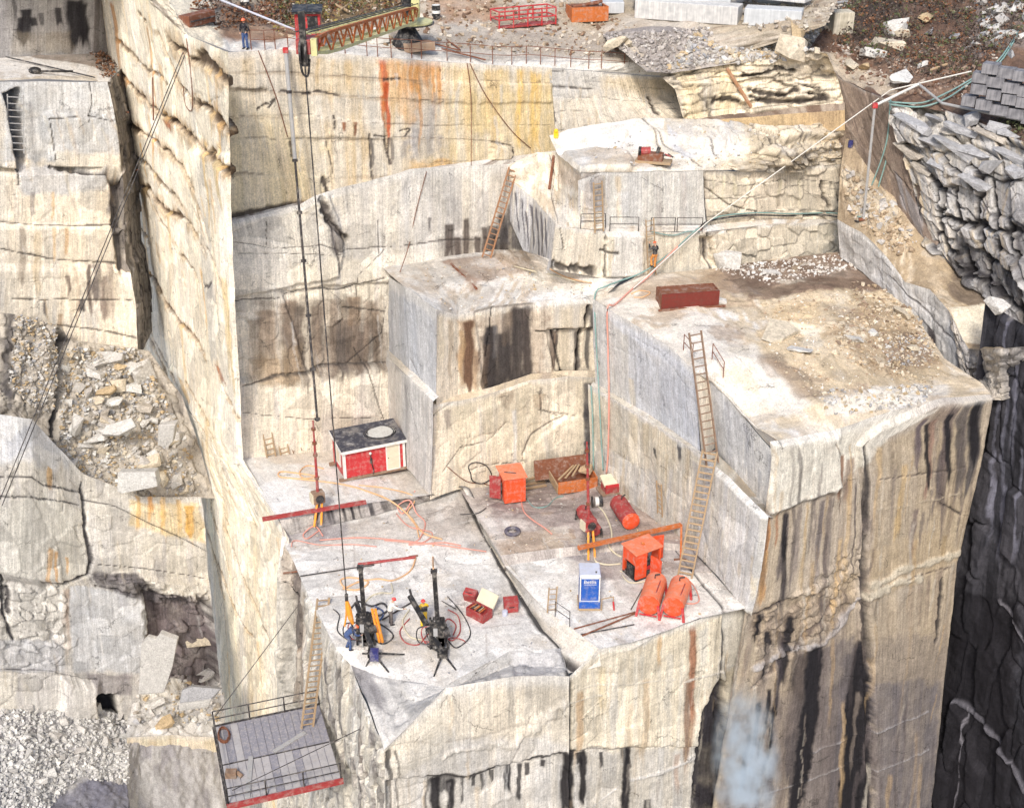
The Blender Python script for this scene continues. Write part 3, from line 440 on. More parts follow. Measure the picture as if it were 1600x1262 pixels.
p = Patch('right_front', [TRF, [RF(1206, 715), RF(1302, 705), RF(1350, 690), RF(1440, 660), RF(1545, 640)], [RF(1196, 800), RF(1300, 775), RF(1358, 755), RF(1440, 730), RF(1530, 720)], [RF(1162, 965), RF(1290, 930), RF(1350, 905), RF(1430, 885), RF(1492, 872)], [RF(1108, 1290), RF(1250, 1290), RF(1352, 1290), RF(1400, 1290), RF(1448, 1290)], [RF(1070, 1500), RF(1230, 1500), RF(1350, 1500), RF(1390, 1500), RF(1420, 1500)]], seed=26, rough=.04)
p.base((.44, .365, .265), (.38, .33, .275), (.22, .175, .14), sx=.5, sy=.04)
p.poly([(1195, 690), (1300, 672), (1350, 660), (1352, 715), (1320, 750), (1200, 805)], (.60, .57, .50), .9, .3); p.poly([(1340, 660), (1390, 640), (1450, 640), (1380, 680), (1350, 720)], (.60, .57, .51), .85, .3)
p.poly([(1350, 860), (1450, 820), (1495, 870), (1360, 930)], (.45, .35, .23), .5, .5, streaky=.3); p.poly([(1355, 700), (1500, 640), (1500, 860), (1355, 900)], (.36, .29, .20), .6, .6, streaky=.3); p.poly([(1190, 800), (1345, 755), (1345, 900), (1185, 960)], (.42, .35, .27), .5, .5, streaky=.5)
for x, y0, y1, wd, c, a in ((1228, 800, 940, 12, (.10, .085, .085), .8), (1250, 790, 930, 9, (.2, .17, .16), .6), (1262, 785, 940, 8, (.36, .26, .14), .6), (1285, 780, 900, 12, (.16, .14, .15), .6), (1300, 775, 890, 10, (.12, .1, .1), .6), (1200, 805, 950, 9, (.46, .22, .08), .8), (1194, 860, 950, 14, (.48, .30, .14), .7), (1214, 800, 860, 5, (.3, .13, .06), .7), (1316, 710, 790, 6, (.2, .11, .07), .9), (1328, 715, 790, 16, (.22, .15, .11), .7), (1390, 700, 780, 8, (.2, .16, .12), .5), (1405, 720, 850, 12, (.46, .32, .15), .6), (1440, 650, 740, 14, (.10, .08, .09), .75), (1456, 650, 800, 10, (.2, .11, .09), .7), (1470, 660, 820, 12, (.10, .085, .09), .75), (1486, 630, 840, 14, (.12, .095, .09), .8), (1505, 625, 760, 18, (.09, .08, .08), .85), (1525, 620, 760, 18, (.05, .048, .055), .9), (1425, 790, 870, 10, (.12, .09, .1), .6), (1470, 830, 875, 10, (.3, .22, .12), .5)): p.streak((x, y0), (x - (x - 800) * .0002 * (y1 - y0), y1), wd, c, a, .9, .2)
# black seepage under the broken seam
for x, y0, y1, wd, a in ((1190, 960, 1000, 14, .9), (1205, 990, 1070, 10, .9), (1238, 965, 1060, 18, .9), (1262, 1015, 1230, 34, .97), (1250, 1000, 1080, 12, .9), (1225, 1030, 1120, 9, .85), (1205, 1080, 1180, 9, .85), (1190, 1100, 1170, 8, .8), (1215, 1100, 1200, 10, .85), (1175, 1150, 1230, 10, .8), (1338, 1020, 1262, 36, .97), (1330, 1100, 1300, 26, .95), (1212, 1180, 1262, 16, .9), (1195, 1190, 1290, 10, .7), (1370, 900, 980, 6, .5)): p.streak((x, y0), (x - (y1 - y0) * .13, y1), wd, (.018, .017, .02), a, .9, .15)
p.poly([(1340, 1010), (1348, 1000), (1360, 1100), (1362, 1300), (1310, 1300), (1325, 1080)], (.028, .026, .032), .95, .3); p.poly([(1268, 1010), (1288, 1010), (1275, 1180), (1240, 1290), (1225, 1290), (1255, 1150)], (.028, .026, .032), .95, .35)
p.poly([(1180, 950), (1345, 890), (1345, 950), (1290, 1000), (1185, 1010)], (.34, .25, .15), .35, .4); p.facet(.7, .5, .31, .45, 9, tilt=.3, region=[(1180, 958), (1240, 925), (1345, 840), (1345, 950), (1290, 1000), (1185, 1060)], soft=.3, slant=.5)
p.poly([(1150, 1050), (1245, 1010), (1240, 1150), (1120, 1280)], (.36, .29, .22), .5, .5); p.poly([(1130, 1120), (1500, 1000), (1500, 1320), (1100, 1320)], (.13, .115, .12), .6, 1.5, streaky=.3); p.poly([(1270, 1020), (1335, 1000), (1320, 1290), (1250, 1290)], (.13, .12, .13), .75, .6, streaky=.2); p.poly([(1355, 1000), (1470, 980), (1450, 1300), (1360, 1300)], (.13, .12, .13), .75, .8, streaky=.2); p.poly([(1355, 940), (1480, 910), (1470, 1060), (1358, 1060)], (.34, .28, .21), .5, .6)  # dark polys: pit shade on the lower face put into colour, along with stains
for L, wd, c in (([(1345, 690), (1349, 780), (1347, 900), (1351, 1010), (1358, 1290)], .22, BLK), ([(1185, 1045), (1230, 1020), (1290, 1008), (1345, 935)], .40, (.44, .42, .42)), ([(1140, 1262), (1270, 1220), (1350, 1185)], .13, (.30, .295, .30)), ([(1270, 1180), (1360, 1140), (1445, 1105)], .12, (.28, .27, .28)), ([(1362, 1200), (1445, 1165)], .12, (.28, .27, .28)), ([(1358, 910), (1400, 885), (1440, 875), (1490, 860)], .35, (.50, .45, .36)), ([(1350, 930), (1390, 905), (1430, 900)], .40, (.52, .47, .38)), ([(1200, 798), (1260, 775), (1310, 755)], .16, (.58, .55, .49)), ([(1360, 745), (1440, 735), (1500, 725)], .08, (.1, .08, .07)), ([(1360, 790), (1420, 785), (1490, 765)], .08, (.4, .34, .26)), ([(1180, 1080), (1250, 1010), (1330, 900)], .2, (.09, .07, .06)), ([(1185, 962), (1235, 935)], .2, (.05, .04, .04)), ([(1460, 780), (1495, 800)], .14, BLK), ([(1300, 690), (1313, 720), (1313, 800)], .12, (.1, .07, .05)), ([(1410, 900), (1480, 880)], .1, (.1, .08, .07)), ([(1465, 900), (1455, 1000)], .26, BLK)): p.crack(L, wd, c, .88, .16 if c[0] < .2 else -.1, .35)
p.ledge([(1198, 690), (1310, 675), (1312, 760), (1200, 802)], .35, .3); p.ledge([(1347, 680), (1560, 600), (1510, 900), (1470, 1300), (1365, 1300), (1350, 900)], .40); p.ledge([(1170, 960), (1240, 935), (1345, 900), (1350, 1300), (1100, 1300)], -.22)
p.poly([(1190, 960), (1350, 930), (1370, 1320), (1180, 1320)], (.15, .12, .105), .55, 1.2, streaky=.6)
for x, y0, y1, wd in ((1190, 962, 1010, 12), (1206, 990, 1075, 10), (1240, 965, 1060, 14), (1226, 1030, 1125, 9), (1206, 1080, 1185, 10), (1190, 1100, 1175, 8), (1215, 1100, 1205, 9), (1175, 1150, 1235, 9), (1480, 640, 740, 10), (1520, 622, 730, 16), (1445, 655, 760, 10), (1228, 800, 940, 10)): p.streak((x, y0), (x - (y1 - y0) * (.16 if y0 > 900 else .04), y1), wd, (.016, .015, .018), .95, .8, .15)
p.poly([(1340, 1020), (1347, 1000), (1358, 1100), (1360, 1330), (1308, 1330), (1325, 1090)], (.014, .013, .016), .97, .25, nz=0); p.poly([(1268, 1010), (1289, 1010), (1278, 1160), (1240, 1330), (1225, 1330), (1252, 1150)], (.014, .013, .016), .97, .3, nz=0)
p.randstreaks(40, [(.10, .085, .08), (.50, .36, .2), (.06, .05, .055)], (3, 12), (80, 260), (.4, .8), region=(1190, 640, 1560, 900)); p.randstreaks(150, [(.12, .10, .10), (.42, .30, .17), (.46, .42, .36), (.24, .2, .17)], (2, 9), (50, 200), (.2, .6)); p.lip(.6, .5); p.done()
e0 = RF(1548, 616)
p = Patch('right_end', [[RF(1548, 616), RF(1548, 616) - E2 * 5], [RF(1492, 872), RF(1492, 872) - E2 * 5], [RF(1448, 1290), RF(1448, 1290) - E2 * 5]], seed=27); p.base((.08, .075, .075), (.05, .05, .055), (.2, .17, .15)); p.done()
# ------------------------------------------------------------------ shelves right of the middle (ladder man, old compressor)
ub = G(1000, 425, 12.4); UB = plane(ub, E1); UA = plane(ub + E2 * .55, E1)
def Y(x, y, d): r = ray(x, y); return CAM + r * (d / r[1])
RWq = plane(G(1440, 370, 14.7), E2)
p = Patch('shelf_top', [[G(858, 212, 20.4), G(1000, 190, 20.5), G(1118, 194, 20.3), G(1215, 206, 20.3), RWq(1306, 192)], [G(872, 242, 19.4), G(1000, 230, 19.8), G(1120, 236, 19.5), G(1235, 240, 19.4), .5 * (RWq(1310, 196) + UB(1314, 254))], [UB(905, 268), UB(945, 267), UB(1098, 264), UB(1205, 262), UB(1316, 252)], [UB(905, 270) + E2 * .05, UB(945, 269) + E2 * .05, UB(1098, 266) + E2 * .05, UB(1205, 264) + E2 * .05, UB(1318, 256) + E2 * .05]], seed=30, floor=True, rough=.16)
p.base(WHT, (.60, .56, .49), (.50, .42, .31), sx=.35, sy=.35, amt=.7)
p.poly([(1160, 190), (1320, 195), (1380, 270), (1300, 262), (1150, 250)], (.50, .42, .30), .75, .8); p.ledge([(855, 200), (1118, 188), (1330, 180), (1330, 214), (1230, 222), (1130, 236), (1020, 216), (900, 228)], .5, .15, .5).ledge([(1120, 215), (1215, 225), (1290, 262), (1150, 270)], .4, .12, .4).ledge([(880, 240), (985, 238), (1000, 275), (890, 275)], .35, .12, .4); p.facet(1.5, .7, .55, .7, 5, wr=.08, region=[(1130, 190), (1320, 195), (1380, 280), (1200, 262)], soft=.8); p.facet(2.6, 1.5, .14, .12, 9).grime(40, [(.5, .43, .33), (.46, .44, .42), (.66, .64, .6)], (.4, 1.8), (.2, .5)).scratches(25, [(.4, .36, .3)])
for L in ([(1020, 210), (1032, 235), (1036, 244)], [(1105, 225), (1120, 245)], [(1240, 205), (1255, 235), (1275, 262)], [(1180, 215), (1230, 240), (1265, 262)], [(1000, 192), (1040, 225), (1080, 245), (1098, 262)]): p.crack(L, .13, (.08, .07, .065), .8, .2)
p.poly([(1042, 205), (1070, 235), (1090, 245), (1070, 247), (1045, 222)], (.42, .43, .46), .7, .25); p.poly([(905, 245), (960, 235), (985, 262), (930, 268)], (.45, .37, .28), .5, .5); p.poly([(975, 240), (1060, 250), (1060, 262), (980, 262)], (.40, .32, .25), .5, .3); p.done()
ul = [UB(903, 282), UB(945, 268), UB(1020, 266), UB(1098, 265)]
p = Patch('shelf_face', [ul, [UB(903, 320), UB(943, 312), UB(1020, 310), UB(1100, 310)], [UB(903, 356), UB(942, 354), UB(1018, 357), UB(1103, 355)]], seed=31, res=.075)
p.base((.54, .53, .51), (.60, .58, .53), (.44, .41, .38), sx=.7); p.poly([(903, 268), (944, 262), (950, 330), (903, 330)], (.36, .33, .31), .6, .4, streaky=.5); p.streak((925, 270), (928, 310), 14, (.25, .24, .25), .7); p.streak((968, 275), (970, 355), 10, (.56, .46, .32), .6); p.streak((975, 300), (976, 345), 20, (.45, .45, .46), .5); p.streak((945, 275), (948, 350), 6, (.6, .5, .36), .5)
for i in range(24): x = 985 + i * 4.5; p.streak((x, random.uniform(266, 276)), (x, random.uniform(300, 354)), 2, (.44, .43, .42), .6)
p.lip(.7, .25); p.done()
p = Patch('shelf_face_right', [[UB(1098, 265), UB(1150, 268), UB(1205, 263), UB(1260, 258), UB(1318, 254)], [UB(1101, 310), UB(1150, 308), UB(1205, 304), UB(1260, 300), UB(1330, 300)], [UB(1104, 352), UB(1150, 348), UB(1208, 344), UB(1262, 342), UB(1345, 345)]], seed=32, rough=.07)
p.base((.56, .50, .40), CRM, (.44, .38, .30), sx=.5).facet(1.7, 1.2, .35, .35, 4); p.joints(3, .04, .08, .7, .4)
for L, wd in (([(1095, 262), (1100, 290), (1099, 320), (1103, 356)], .22), ([(1070, 308), (1100, 312)], .1), ([(1286, 285), (1292, 320)], .22), ([(1310, 300), (1312, 325)], .15), ([(1100, 290), (1140, 320), (1180, 330)], .1)): p.crack(L, wd, (.06, .05, .045), .9, .3)
for i in range(10): p.streak((1115 + i * 17, 275), (1115 + i * 17, 330), 5, random.choice([(.66, .6, .42), (.5, .45, .38)]), .4)
p.lip(.6, .3); p.done()
p = Patch('shelf_ledge', [[UB(868, 346), UB(945, 352), UB(1018, 354), UB(1102, 352), UB(1208, 342), UB(1345, 343)], [UA(868, 354), UA(945, 362), UA(1018, 362), UA(1104, 362), UA(1210, 350), UA(1322, 348)]], seed=33, floor=True, rough=.05); p.base(WHT, (.58, .53, .46), (.4, .33, .25)); p.done()
p = Patch('shelf_face_low', [[UA(868, 354), UA(945, 362), UA(958, 362), UA(1000, 362), UA(1060, 363), UA(1104, 362), UA(1112, 362), UA(1210, 350), UA(1322, 347)], [UA(860, 420), UA(940, 434), UA(955, 434), UA(1003, 434), UA(1060, 432), UA(1106, 428), UA(1114, 424), UA(1210, 414), UA(1322, 404)]], seed=34, rough=.05, res=.075)
p.base(CRM, (.62, .57, .47), (.52, .46, .36), sx=.4)
p.poly([(956, 362), (998, 362), (1000, 430), (950, 432)], WHT, .7, .15); p.poly([(868, 355), (945, 362), (940, 420), (862, 412)], (.52, .49, .43), .5, .4, streaky=.5)
p.ledge([(945, 355), (1002, 358), (1004, 440), (940, 440)], .35); p.ledge([(1095, 372), (1115, 372), (1118, 415), (1098, 408)], -.6, .2); p.poly([(1098, 375), (1112, 378), (1112, 405), (1100, 400)], (.14, .12, .11), .7, .3)
for L, wd in (([(866, 414), (900, 420), (925, 423)], .35), ([(945, 360), (942, 430)], .12), ([(938, 390), (962, 394)], .16), ([(1104, 355), (1108, 380), (1112, 420)], .18), ([(875, 355), (882, 390)], .07)): p.crack(L, wd, (.06, .052, .048), .9, .3)
p.poly([(1118, 355), (1322, 345), (1322, 405), (1118, 425)], (.52, .47, .38), .6, .5); p.facet(1.2, .8, .30, .25, 4, region=[(1112, 350), (1330, 340), (1330, 410), (1112, 430)], soft=.5)
p.randstreaks(30, [(.5, .42, .3), (.48, .47, .45)], (2, 6), (15, 50), (.2, .5)); p.lip(.6, .2); p.done()
t0 = T(800, 350)
p = Patch('wedge_face', [[T(795, 280), Y(833, 309, 82.6), UA(870, 353)], [T(797, 345), Y(826, 410, 82.2), UA(861, 424)]], seed=35, rough=.05)
p.base((.50, .50, .51), (.44, .44, .46), (.56, .53, .48), sx=.8)
for x, y0, y1 in ((806, 300, 360), (815, 310, 380), (830, 320, 395), (838, 325, 410), (846, 330, 415), (852, 340, 400), (822, 330, 400)): p.streak((x, y0), (x + 4, y1), random.uniform(3, 8), (.09, .085, .10), .85, .9, .2)
p.lip(.7, .3); p.done()
p = Patch('wedge_top', [[T(795, 258), Y(838, 238, 84.8), Y(872, 238, 84), UB(908, 266), UB(946, 268)], [T(793, 270), Y(836, 275, 83.6), Y(872, 300, 82), UB(908, 320), UB(946, 330)], [T(795, 281), Y(833, 310, 82.6), UA(870, 355), UA(910, 357), UA(946, 360)]], seed=36, floor=True, rough=.12)
p.base(WHT, (.60, .55, .46), (.46, .39, .30), sx=.4, sy=.4); p.crack([(858, 242), (866, 275), (862, 310), (872, 348)], .12, (.10, .09, .09), .8, .25); p.poly([(868, 255), (925, 275), (915, 300), (870, 285)], (.40, .33, .27), .6, .4); p.poly([(905, 262), (945, 275), (950, 335), (915, 320)], (.30, .285, .285), .65, .4, streaky=.5)
for i in range(14): x = 878 + i * 4.6; p.streak((x, 295 + i * .5), (x, 350), 2.2, (.42, .40, .39), .55)
p.facet(1.2, 1.0, .22, .2, 4); p.done()

# --- working platform: shelf of the hut, main floor, right floor, back floor
ls = [G(438, 814, .9), G(500, 800, .95), G(575, 786, .95), G(676, 772, .9)]
p = Patch('hut_floor', [[T(366, 712), T(440, 706), T(530, 697), T(616, 688)], ls], seed=40, floor=True, rough=.06)
p.base(WHT, (.57, .55, .51), (.47, .43, .38), sx=.4, sy=.25); p.poly([(420, 700), (520, 690), (520, 720), (430, 725)], (.45, .38, .30), .5, .5); p.poly([(610, 700), (670, 770), (640, 770), (600, 720)], (.42, .37, .31), .6, .4); p.poly([(400, 760), (460, 740), (500, 790), (445, 812)], (.66, .66, .66), .6, .6); p.done()
p = Patch('hut_step', [ls, [G(443, 838, .05), G(505, 822, .05), G(580, 806, .08), G(692, 776, .2)]], seed=41); p.base((.26, .24, .24), (.40, .37, .34), BLK, sx=.8); p.facet(.8, .4, .2, .3, 4); p.done()
cr = [(722, 757), (764, 850), (803, 915), (850, 985), (876, 1012)]
p = Patch('main_floor', [[G(440, 836, 0), G(505, 820, 0), G(600, 800, .05), G(692, 774, .1), G(722, 757, .3)], [G(463, 890, 0), G(540, 878, 0), G(620, 862, 0), G(700, 850, 0), G(764, 850, 0)], [G(492, 950, 0), G(570, 945, 0), G(660, 935, 0), G(745, 925, 0), G(803, 915, 0)], [G(524, 1010, -.1), G(588, 1012, 0), G(672, 1008, 0), G(765, 990, 0), G(850, 985, 0)], [G(548, 1038, -.6), G(592, 1056, -.5), G(692, 1072, -.15), G(795, 1018, -.05), G(876, 1012, -.05)]], seed=42, floor=True, rough=.07)
p.base(WHT, (.60, .58, .55), (.46, .43, .39), sx=.3, sy=.3, amt=.8)
p.poly([(443, 838), (520, 820), (700, 775), (722, 760), (752, 830), (640, 850), (540, 850), (455, 860)], (.40, .36, .32), .7, .7); p.poly([(445, 838), (545, 812), (545, 835), (480, 850)], (.19, .17, .18), .7, .4); p.poly([(640, 800), (740, 780), (755, 850), (680, 852)], (.34, .30, .27), .55, .6)
p.poly([(580, 960), (720, 950), (730, 1030), (600, 1030)], (.42, .38, .33), .5, .7); p.poly([(600, 1000), (640, 990), (650, 1020), (600, 1020)], (.42, .33, .24), .4, .4); p.poly([(725, 845), (760, 845), (765, 862), (735, 866)], (.2, .18, .17), .6, .3)
p.facet(1.4, .9, .07, .12, 5).grime(60, [(.42, .39, .36), (.36, .32, .28), (.5, .44, .36), WHT], (.3, 1.5), (.15, .45)).scratches(45, [(.4, .37, .34), (.68, .67, .65), (.3, .26, .23)], (.4, 3)); p.crack([(719, 757), (762, 850), (801, 915), (848, 985), (874, 1012)], .24, (.03, .027, .026), .95, .0, .1); p.crack([(640, 810), (700, 790), (735, 800)], .08, (.2, .17, .15), .6); p.crack([(640, 880), (770, 882)], .05, (.3, .28, .26), .5); p.done()
fp = G(888, 1054, -.3); FP = plane(fp, E1)
p = Patch('corner_slope', [[G(548, 1038, -.6), G(592, 1056, -.5), G(692, 1072, -.15), G(795, 1018, -.05), G(876, 1012, -.05)], [Y(574, 1095, 51.5), Y(610, 1110, 51), Y(684, 1085, 51.9), G(800, 1040, -.5), G(884, 1040, -.3)], [FP(600, 1170), FP(620, 1152), FP(695, 1086) + [0, .6, 0], FP(800, 1056), FP(889, 1056)]], seed=43, floor=True, rough=.12)
p.base((.50, .48, .45), (.46, .445, .42), (.36, .345, .33), sx=.5, sy=.4); p.facet(.8, 1.6, .29, .3, 4); p.crack([(873, 1008), (880, 1030), (887, 1056)], .24, (.03, .027, .026), .95, .0, .1); p.poly([(640, 1060), (700, 1065), (690, 1085), (640, 1110)], WHT, .5, .5); p.poly([(548, 1030), (590, 1050), (600, 1110), (560, 1090)], (.20, .185, .19), .6, .5); p.poly([(800, 1020), (880, 1010), (885, 1050), (800, 1055)], (.46, .45, .45), .6, .3); p.done()
p = Patch('front_left', [[FP(600, 1170), FP(620, 1152), FP(695, 1086) + [0, .6, 0], FP(800, 1056), FP(889, 1056)], [FP(601, 1200), FP(622, 1195), FP(697, 1170), FP(800, 1150), FP(889, 1150)], [FP(603, 1310), FP(624, 1305), FP(700, 1295), FP(802, 1285), FP(888, 1280)], [FP(606, 1560), FP(628, 1550), FP(704, 1530), FP(804, 1520), FP(884, 1510)]], seed=44, rough=.045, res=.08)
p.base(CRM, (.55, .50, .42), (.46, .42, .36), sx=.5, sy=.05)
p.poly([(600, 1190), (890, 1160), (890, 1300), (600, 1300)], (.47, .46, .45), .65, .7, streaky=.3); p.poly([(610, 1165), (690, 1090), (700, 1170), (610, 1220)], (.60, .55, .46), .5, .4)
for x, y0, y1, wd, a in ((683, 1215, 1300, 20, .97), (708, 1220, 1300, 17, .95), (697, 1216, 1240, 40, .8), (722, 1218, 1262, 5, .8), (742, 1215, 1235, 7, .8), (756, 1212, 1240, 7, .85), (772, 1206, 1224, 7, .85), (798, 1195, 1255, 13, .97), (816, 1196, 1262, 9, .9), (828, 1196, 1215, 9, .9), (850, 1190, 1205, 9, .9), (888, 1175, 1300, 22, .98), (732, 1217, 1228, 5, .8), (606, 1170, 1300, 10, .8), (620, 1170, 1290, 4, .7), (668, 1216, 1300, 5, .7)): p.streak((x, y0), (x - (x - 800) * .00022 * (y1 - y0), y1), wd, (.018, .016, .018), a, .85, .15)
p.crack([(670, 1214), (730, 1216), (800, 1194), (885, 1178)], .20, (.05, .045, .045), .95, .12, .3); p.crack([(600, 1172), (680, 1165), (760, 1150), (890, 1120)], .09, (.35, .31, .26), .6, .06); p.crack([(800, 1190), (818, 1150), (830, 1120)], .08, (.2, .17, .15), .7); p.crack([(690, 1180), (800, 1160), (880, 1100)], .3, (.58, .54, .47), .4, -.1, .7)
p.ledge([(590, 1220), (735, 1218), (800, 1195), (900, 1178), (900, 1600), (590, 1600)], -.25); p.facet(2.2, 1.5, .14, .1, 4)
p.randstreaks(60, [(.48, .38, .26), (.42, .40, .38), (.3, .28, .27), WHT], (2, 9), (30, 120), (.2, .5)); p.lip(.7, .5); p.done()
LP = plane(G(525, 1010, 0), E2)
p = Patch('left_side', [[G(441, 837, 0), G(463, 890, 0), G(492, 950, 0), G(524, 1010, -.1), G(548, 1038, -.6), FP(600, 1170)], [LP(432, 900), LP(460, 960), LP(480, 1040), LP(512, 1090), LP(545, 1140), FP(601, 1200)], [LP(434, 1100), LP(462, 1140), LP(478, 1190), LP(510, 1220), LP(550, 1260), FP(603, 1310)], [LP(434, 1420), LP(466, 1440), LP(482, 1480), LP(515, 1510), LP(555, 1540), FP(606, 1560)]], seed=45, rough=.14)
p.base((.52, .50, .46), (.60, .56, .48), (.38, .35, .32), sx=.8, sy=.05); p.poly([(441, 850), (470, 870), (478, 1110), (445, 1100)], (.25, .20, .16), .75, .3, streaky=.4); p.streak((452, 850), (452, 1090), 10, (.12, .10, .09), .8); p.streak((466, 900), (470, 1090), 9, (.2, .15, .11), .7)
for x, y0 in ((530, 1040), (545, 1090), (562, 1110), (580, 1140), (590, 1180), (510, 1030), (555, 1180), (520, 1200)): p.streak((x, y0), (x + 18, y0 + 150), random.uniform(5, 12), random.choice([(.12, .11, .11), (.2, .17, .15), (.62, .58, .5)]), .75, .8)
p.ledge([(444, 850), (468, 900), (474, 1200), (440, 1200)], -.8, .2); p.facet(.7, 2.4, .45, .35, 3); p.facet(.35, 3, .15, .2, 8); p.lip(.6, .5); p.done()
p = Patch('back_floor', [[MF(718, 764), MF(800, 756), MF(880, 748), RL(924, 745), RL(932, 748)], [G(748, 812, 1.1), G(830, 804, 1.1), G(910, 798, 1.1), G(980, 790, 1.1), RL(1008, 800)], [G(782, 868, 1.1), G(870, 856, 1.1), G(940, 849, 1.1), G(1010, 843, 1.1), RL(1080, 852)]], seed=46, floor=True, rough=.07)
p.base((.26, .215, .20), (.34, .29, .27), (.50, .46, .42), sx=.3, sy=.5, amt=.5); p.poly([(722, 760), (760, 760), (790, 868), (770, 868)], (.5, .46, .41), .7, .5); p.poly([(840, 830), (910, 815), (930, 850), (850, 862)], (.52, .48, .42), .6, .4, streaky=.7); p.poly([(760, 835), (860, 825), (890, 860), (790, 875)], (.40, .31, .22), .55, .5); p.poly([(950, 760), (1070, 845), (1000, 840)], (.40, .30, .24), .5, .5)
p.poly([(745, 805), (800, 815), (800, 840), (770, 848)], (.55, .52, .5), .6, .4, streaky=.6); p.facet(1.6, .6, .08, .15, 5).grime(50, [(.16, .13, .12), (.42, .37, .33), (.34, .25, .18), (.5, .47, .43)], (.2, 1.2), (.2, .55)).scratches(45, [(.52, .49, .45), (.12, .1, .09)], (.4, 2.5)); p.done()
p = Patch('back_step', [[G(782, 868, 1.1), G(870, 856, 1.1), G(940, 849, 1.1), G(1010, 843, 1.1), RL(1080, 852)], [G(789, 886, .66), G(872, 872, .66), G(942, 864, .66), G(1010, 857, .66), RL(1084, 864)]], seed=47, res=.07); p.base((.40, .36, .33), (.30, .27, .25), (.5, .46, .42)); p.done()
p = Patch('right_floor', [[G(787, 882, .7), G(872, 870, .7), G(942, 862, .7), G(1010, 855, .7), RL(1084, 862)], [G(850, 950, .65), G(910, 935, .65), G(975, 922, .65), G(1050, 912, .65), RL(1128, 910)], [G(937, 1014, .55), G(985, 1003, .55), G(1040, 985, .6), G(1092, 965, .6), RL(1174, 948)]], seed=48, floor=True, rough=.06)
p.base(WHT, (.60, .58, .54), (.48, .44, .39), sx=.3, sy=.35, amt=.8); p.poly([(880, 868), (1080, 850), (1100, 890), (1000, 905), (930, 900)], (.24, .21, .21), .75, .6); p.poly([(1060, 862), (1090, 865), (1150, 930), (1100, 900)], (.33, .30, .29), .6, .4); p.poly([(940, 880), (1060, 880), (1060, 905), (950, 905)], (.3, .25, .22), .5, .5)
p.crack([(1038, 838), (1080, 888), (1100, 915), (1128, 945), (1133, 960)], .16, BLK, .9, .3); p.facet(1.4, .9, .06, .1, 5).grime(45, [(.40, .37, .34), (.34, .3, .27), WHT], (.3, 1.3), (.15, .45)).scratches(35, [(.4, .37, .34), (.68, .67, .65), (.3, .26, .23)]); p.done()
p = Patch('gully', [[G(722, 757, .3), G(722, 757, .9), MF(722, 762)], [G(764, 850, 0), G(766, 850, -.25), G(780, 862, 1.08)], [G(803, 915, 0), G(806, 915, -.3), G(826, 920, .6)], [G(850, 985, 0), G(853, 984, -.3), G(880, 972, .6)], [G(876, 1012, -.05), G(880, 1012, -.35), G(937, 1014, .55)], [FP(889, 1056), FP(892, 1056) - E2 * .3, FP(940, 1040)]], seed=49, floor=True, rough=.04)
p.base((.56, .52, .46), WHT, (.44, .39, .33), sx=.5, sy=.4); p.crack([(722, 758), (764, 850), (804, 915), (852, 985), (878, 1015), (891, 1054)], .34, (.05, .045, .045), .95, .35, .1); p.crack([(735, 770), (780, 860), (790, 890)], .18, (.12, .10, .09), .8, .2); p.done()
FR = plane(G(937, 1014, .55), E1)
p = Patch('front_right', [[FR(889, 1056), FR(937, 1014), FR(985, 1003), FR(1040, 984), FR(1092, 966), FR(1130, 950), FR(1176, 946)], [FR(889, 1130), FR(935, 1110), FR(983, 1100), FR(1037, 1085), FR(1088, 1070), FR(1124, 1062), FR(1170, 1060)], [FR(888, 1290), FR(933, 1290), FR(978, 1290), FR(1030, 1290), FR(1076, 1290), FR(1108, 1290), FR(1145, 1290)], [FR(886, 1520), FR(929, 1520), FR(970, 1520), FR(1018, 1520), FR(1060, 1520), FR(1088, 1520), FR(1115, 1520)]], seed=50, rough=.04, res=.08)
p.base((.60, .535, .42), (.54, .48, .375), (.58, .54, .46), sx=.55, sy=.04); p.poly([(889, 1180), (1110, 1170), (1110, 1320), (889, 1320)], (.40, .39, .38), .7, .8, streaky=.3)
for x, y0, y1, wd, c, a in ((1082, 975, 1170, 12, (.24, .10, .05), .9), (1075, 1060, 1200, 12, (.20, .12, .08), .85), (1032, 990, 1040, 8, (.46, .28, .12), .7), (905, 1080, 1200, 14, (.45, .28, .14), .6), (1010, 1060, 1200, 12, (.42, .30, .18), .6), (985, 1100, 1200, 10, (.4, .3, .2), .5), (960, 1090, 1180, 14, (.54, .52, .48), .6), (1045, 1020, 1180, 14, (.56, .53, .47), .5), (1062, 1180, 1262, 10, (.36, .26, .2), .6), (945, 1040, 1150, 16, (.46, .36, .2), .5), (1100, 980, 1060, 14, (.44, .43, .4), .5)): p.streak((x, y0), (x - 2, y1), wd, c, a, .9)
for x, y0, y1, wd, a in ((890, 1170, 1300, 20, .98), (912, 1175, 1262, 13, .96), (907, 1178, 1200, 9, .9), (943, 1178, 1202, 8, .9), (980, 1170, 1320, 15, .98), (985, 1170, 1200, 10, .9), (1013, 1252, 1300, 16, .9)): p.streak((x, y0), (x, y1), wd, (.018, .016, .018), a, .85, .15)
p.poly([(1125, 1062), (1138, 1070), (1142, 1110), (1150, 1200), (1140, 1300), (1085, 1300), (1092, 1190), (1100, 1110)], (.035, .032, .038), .97, .2); p.ledge([(1126, 1065), (1138, 1075), (1150, 1200), (1140, 1550), (1060, 1550), (1092, 1190), (1102, 1110)], -1.2, .25)
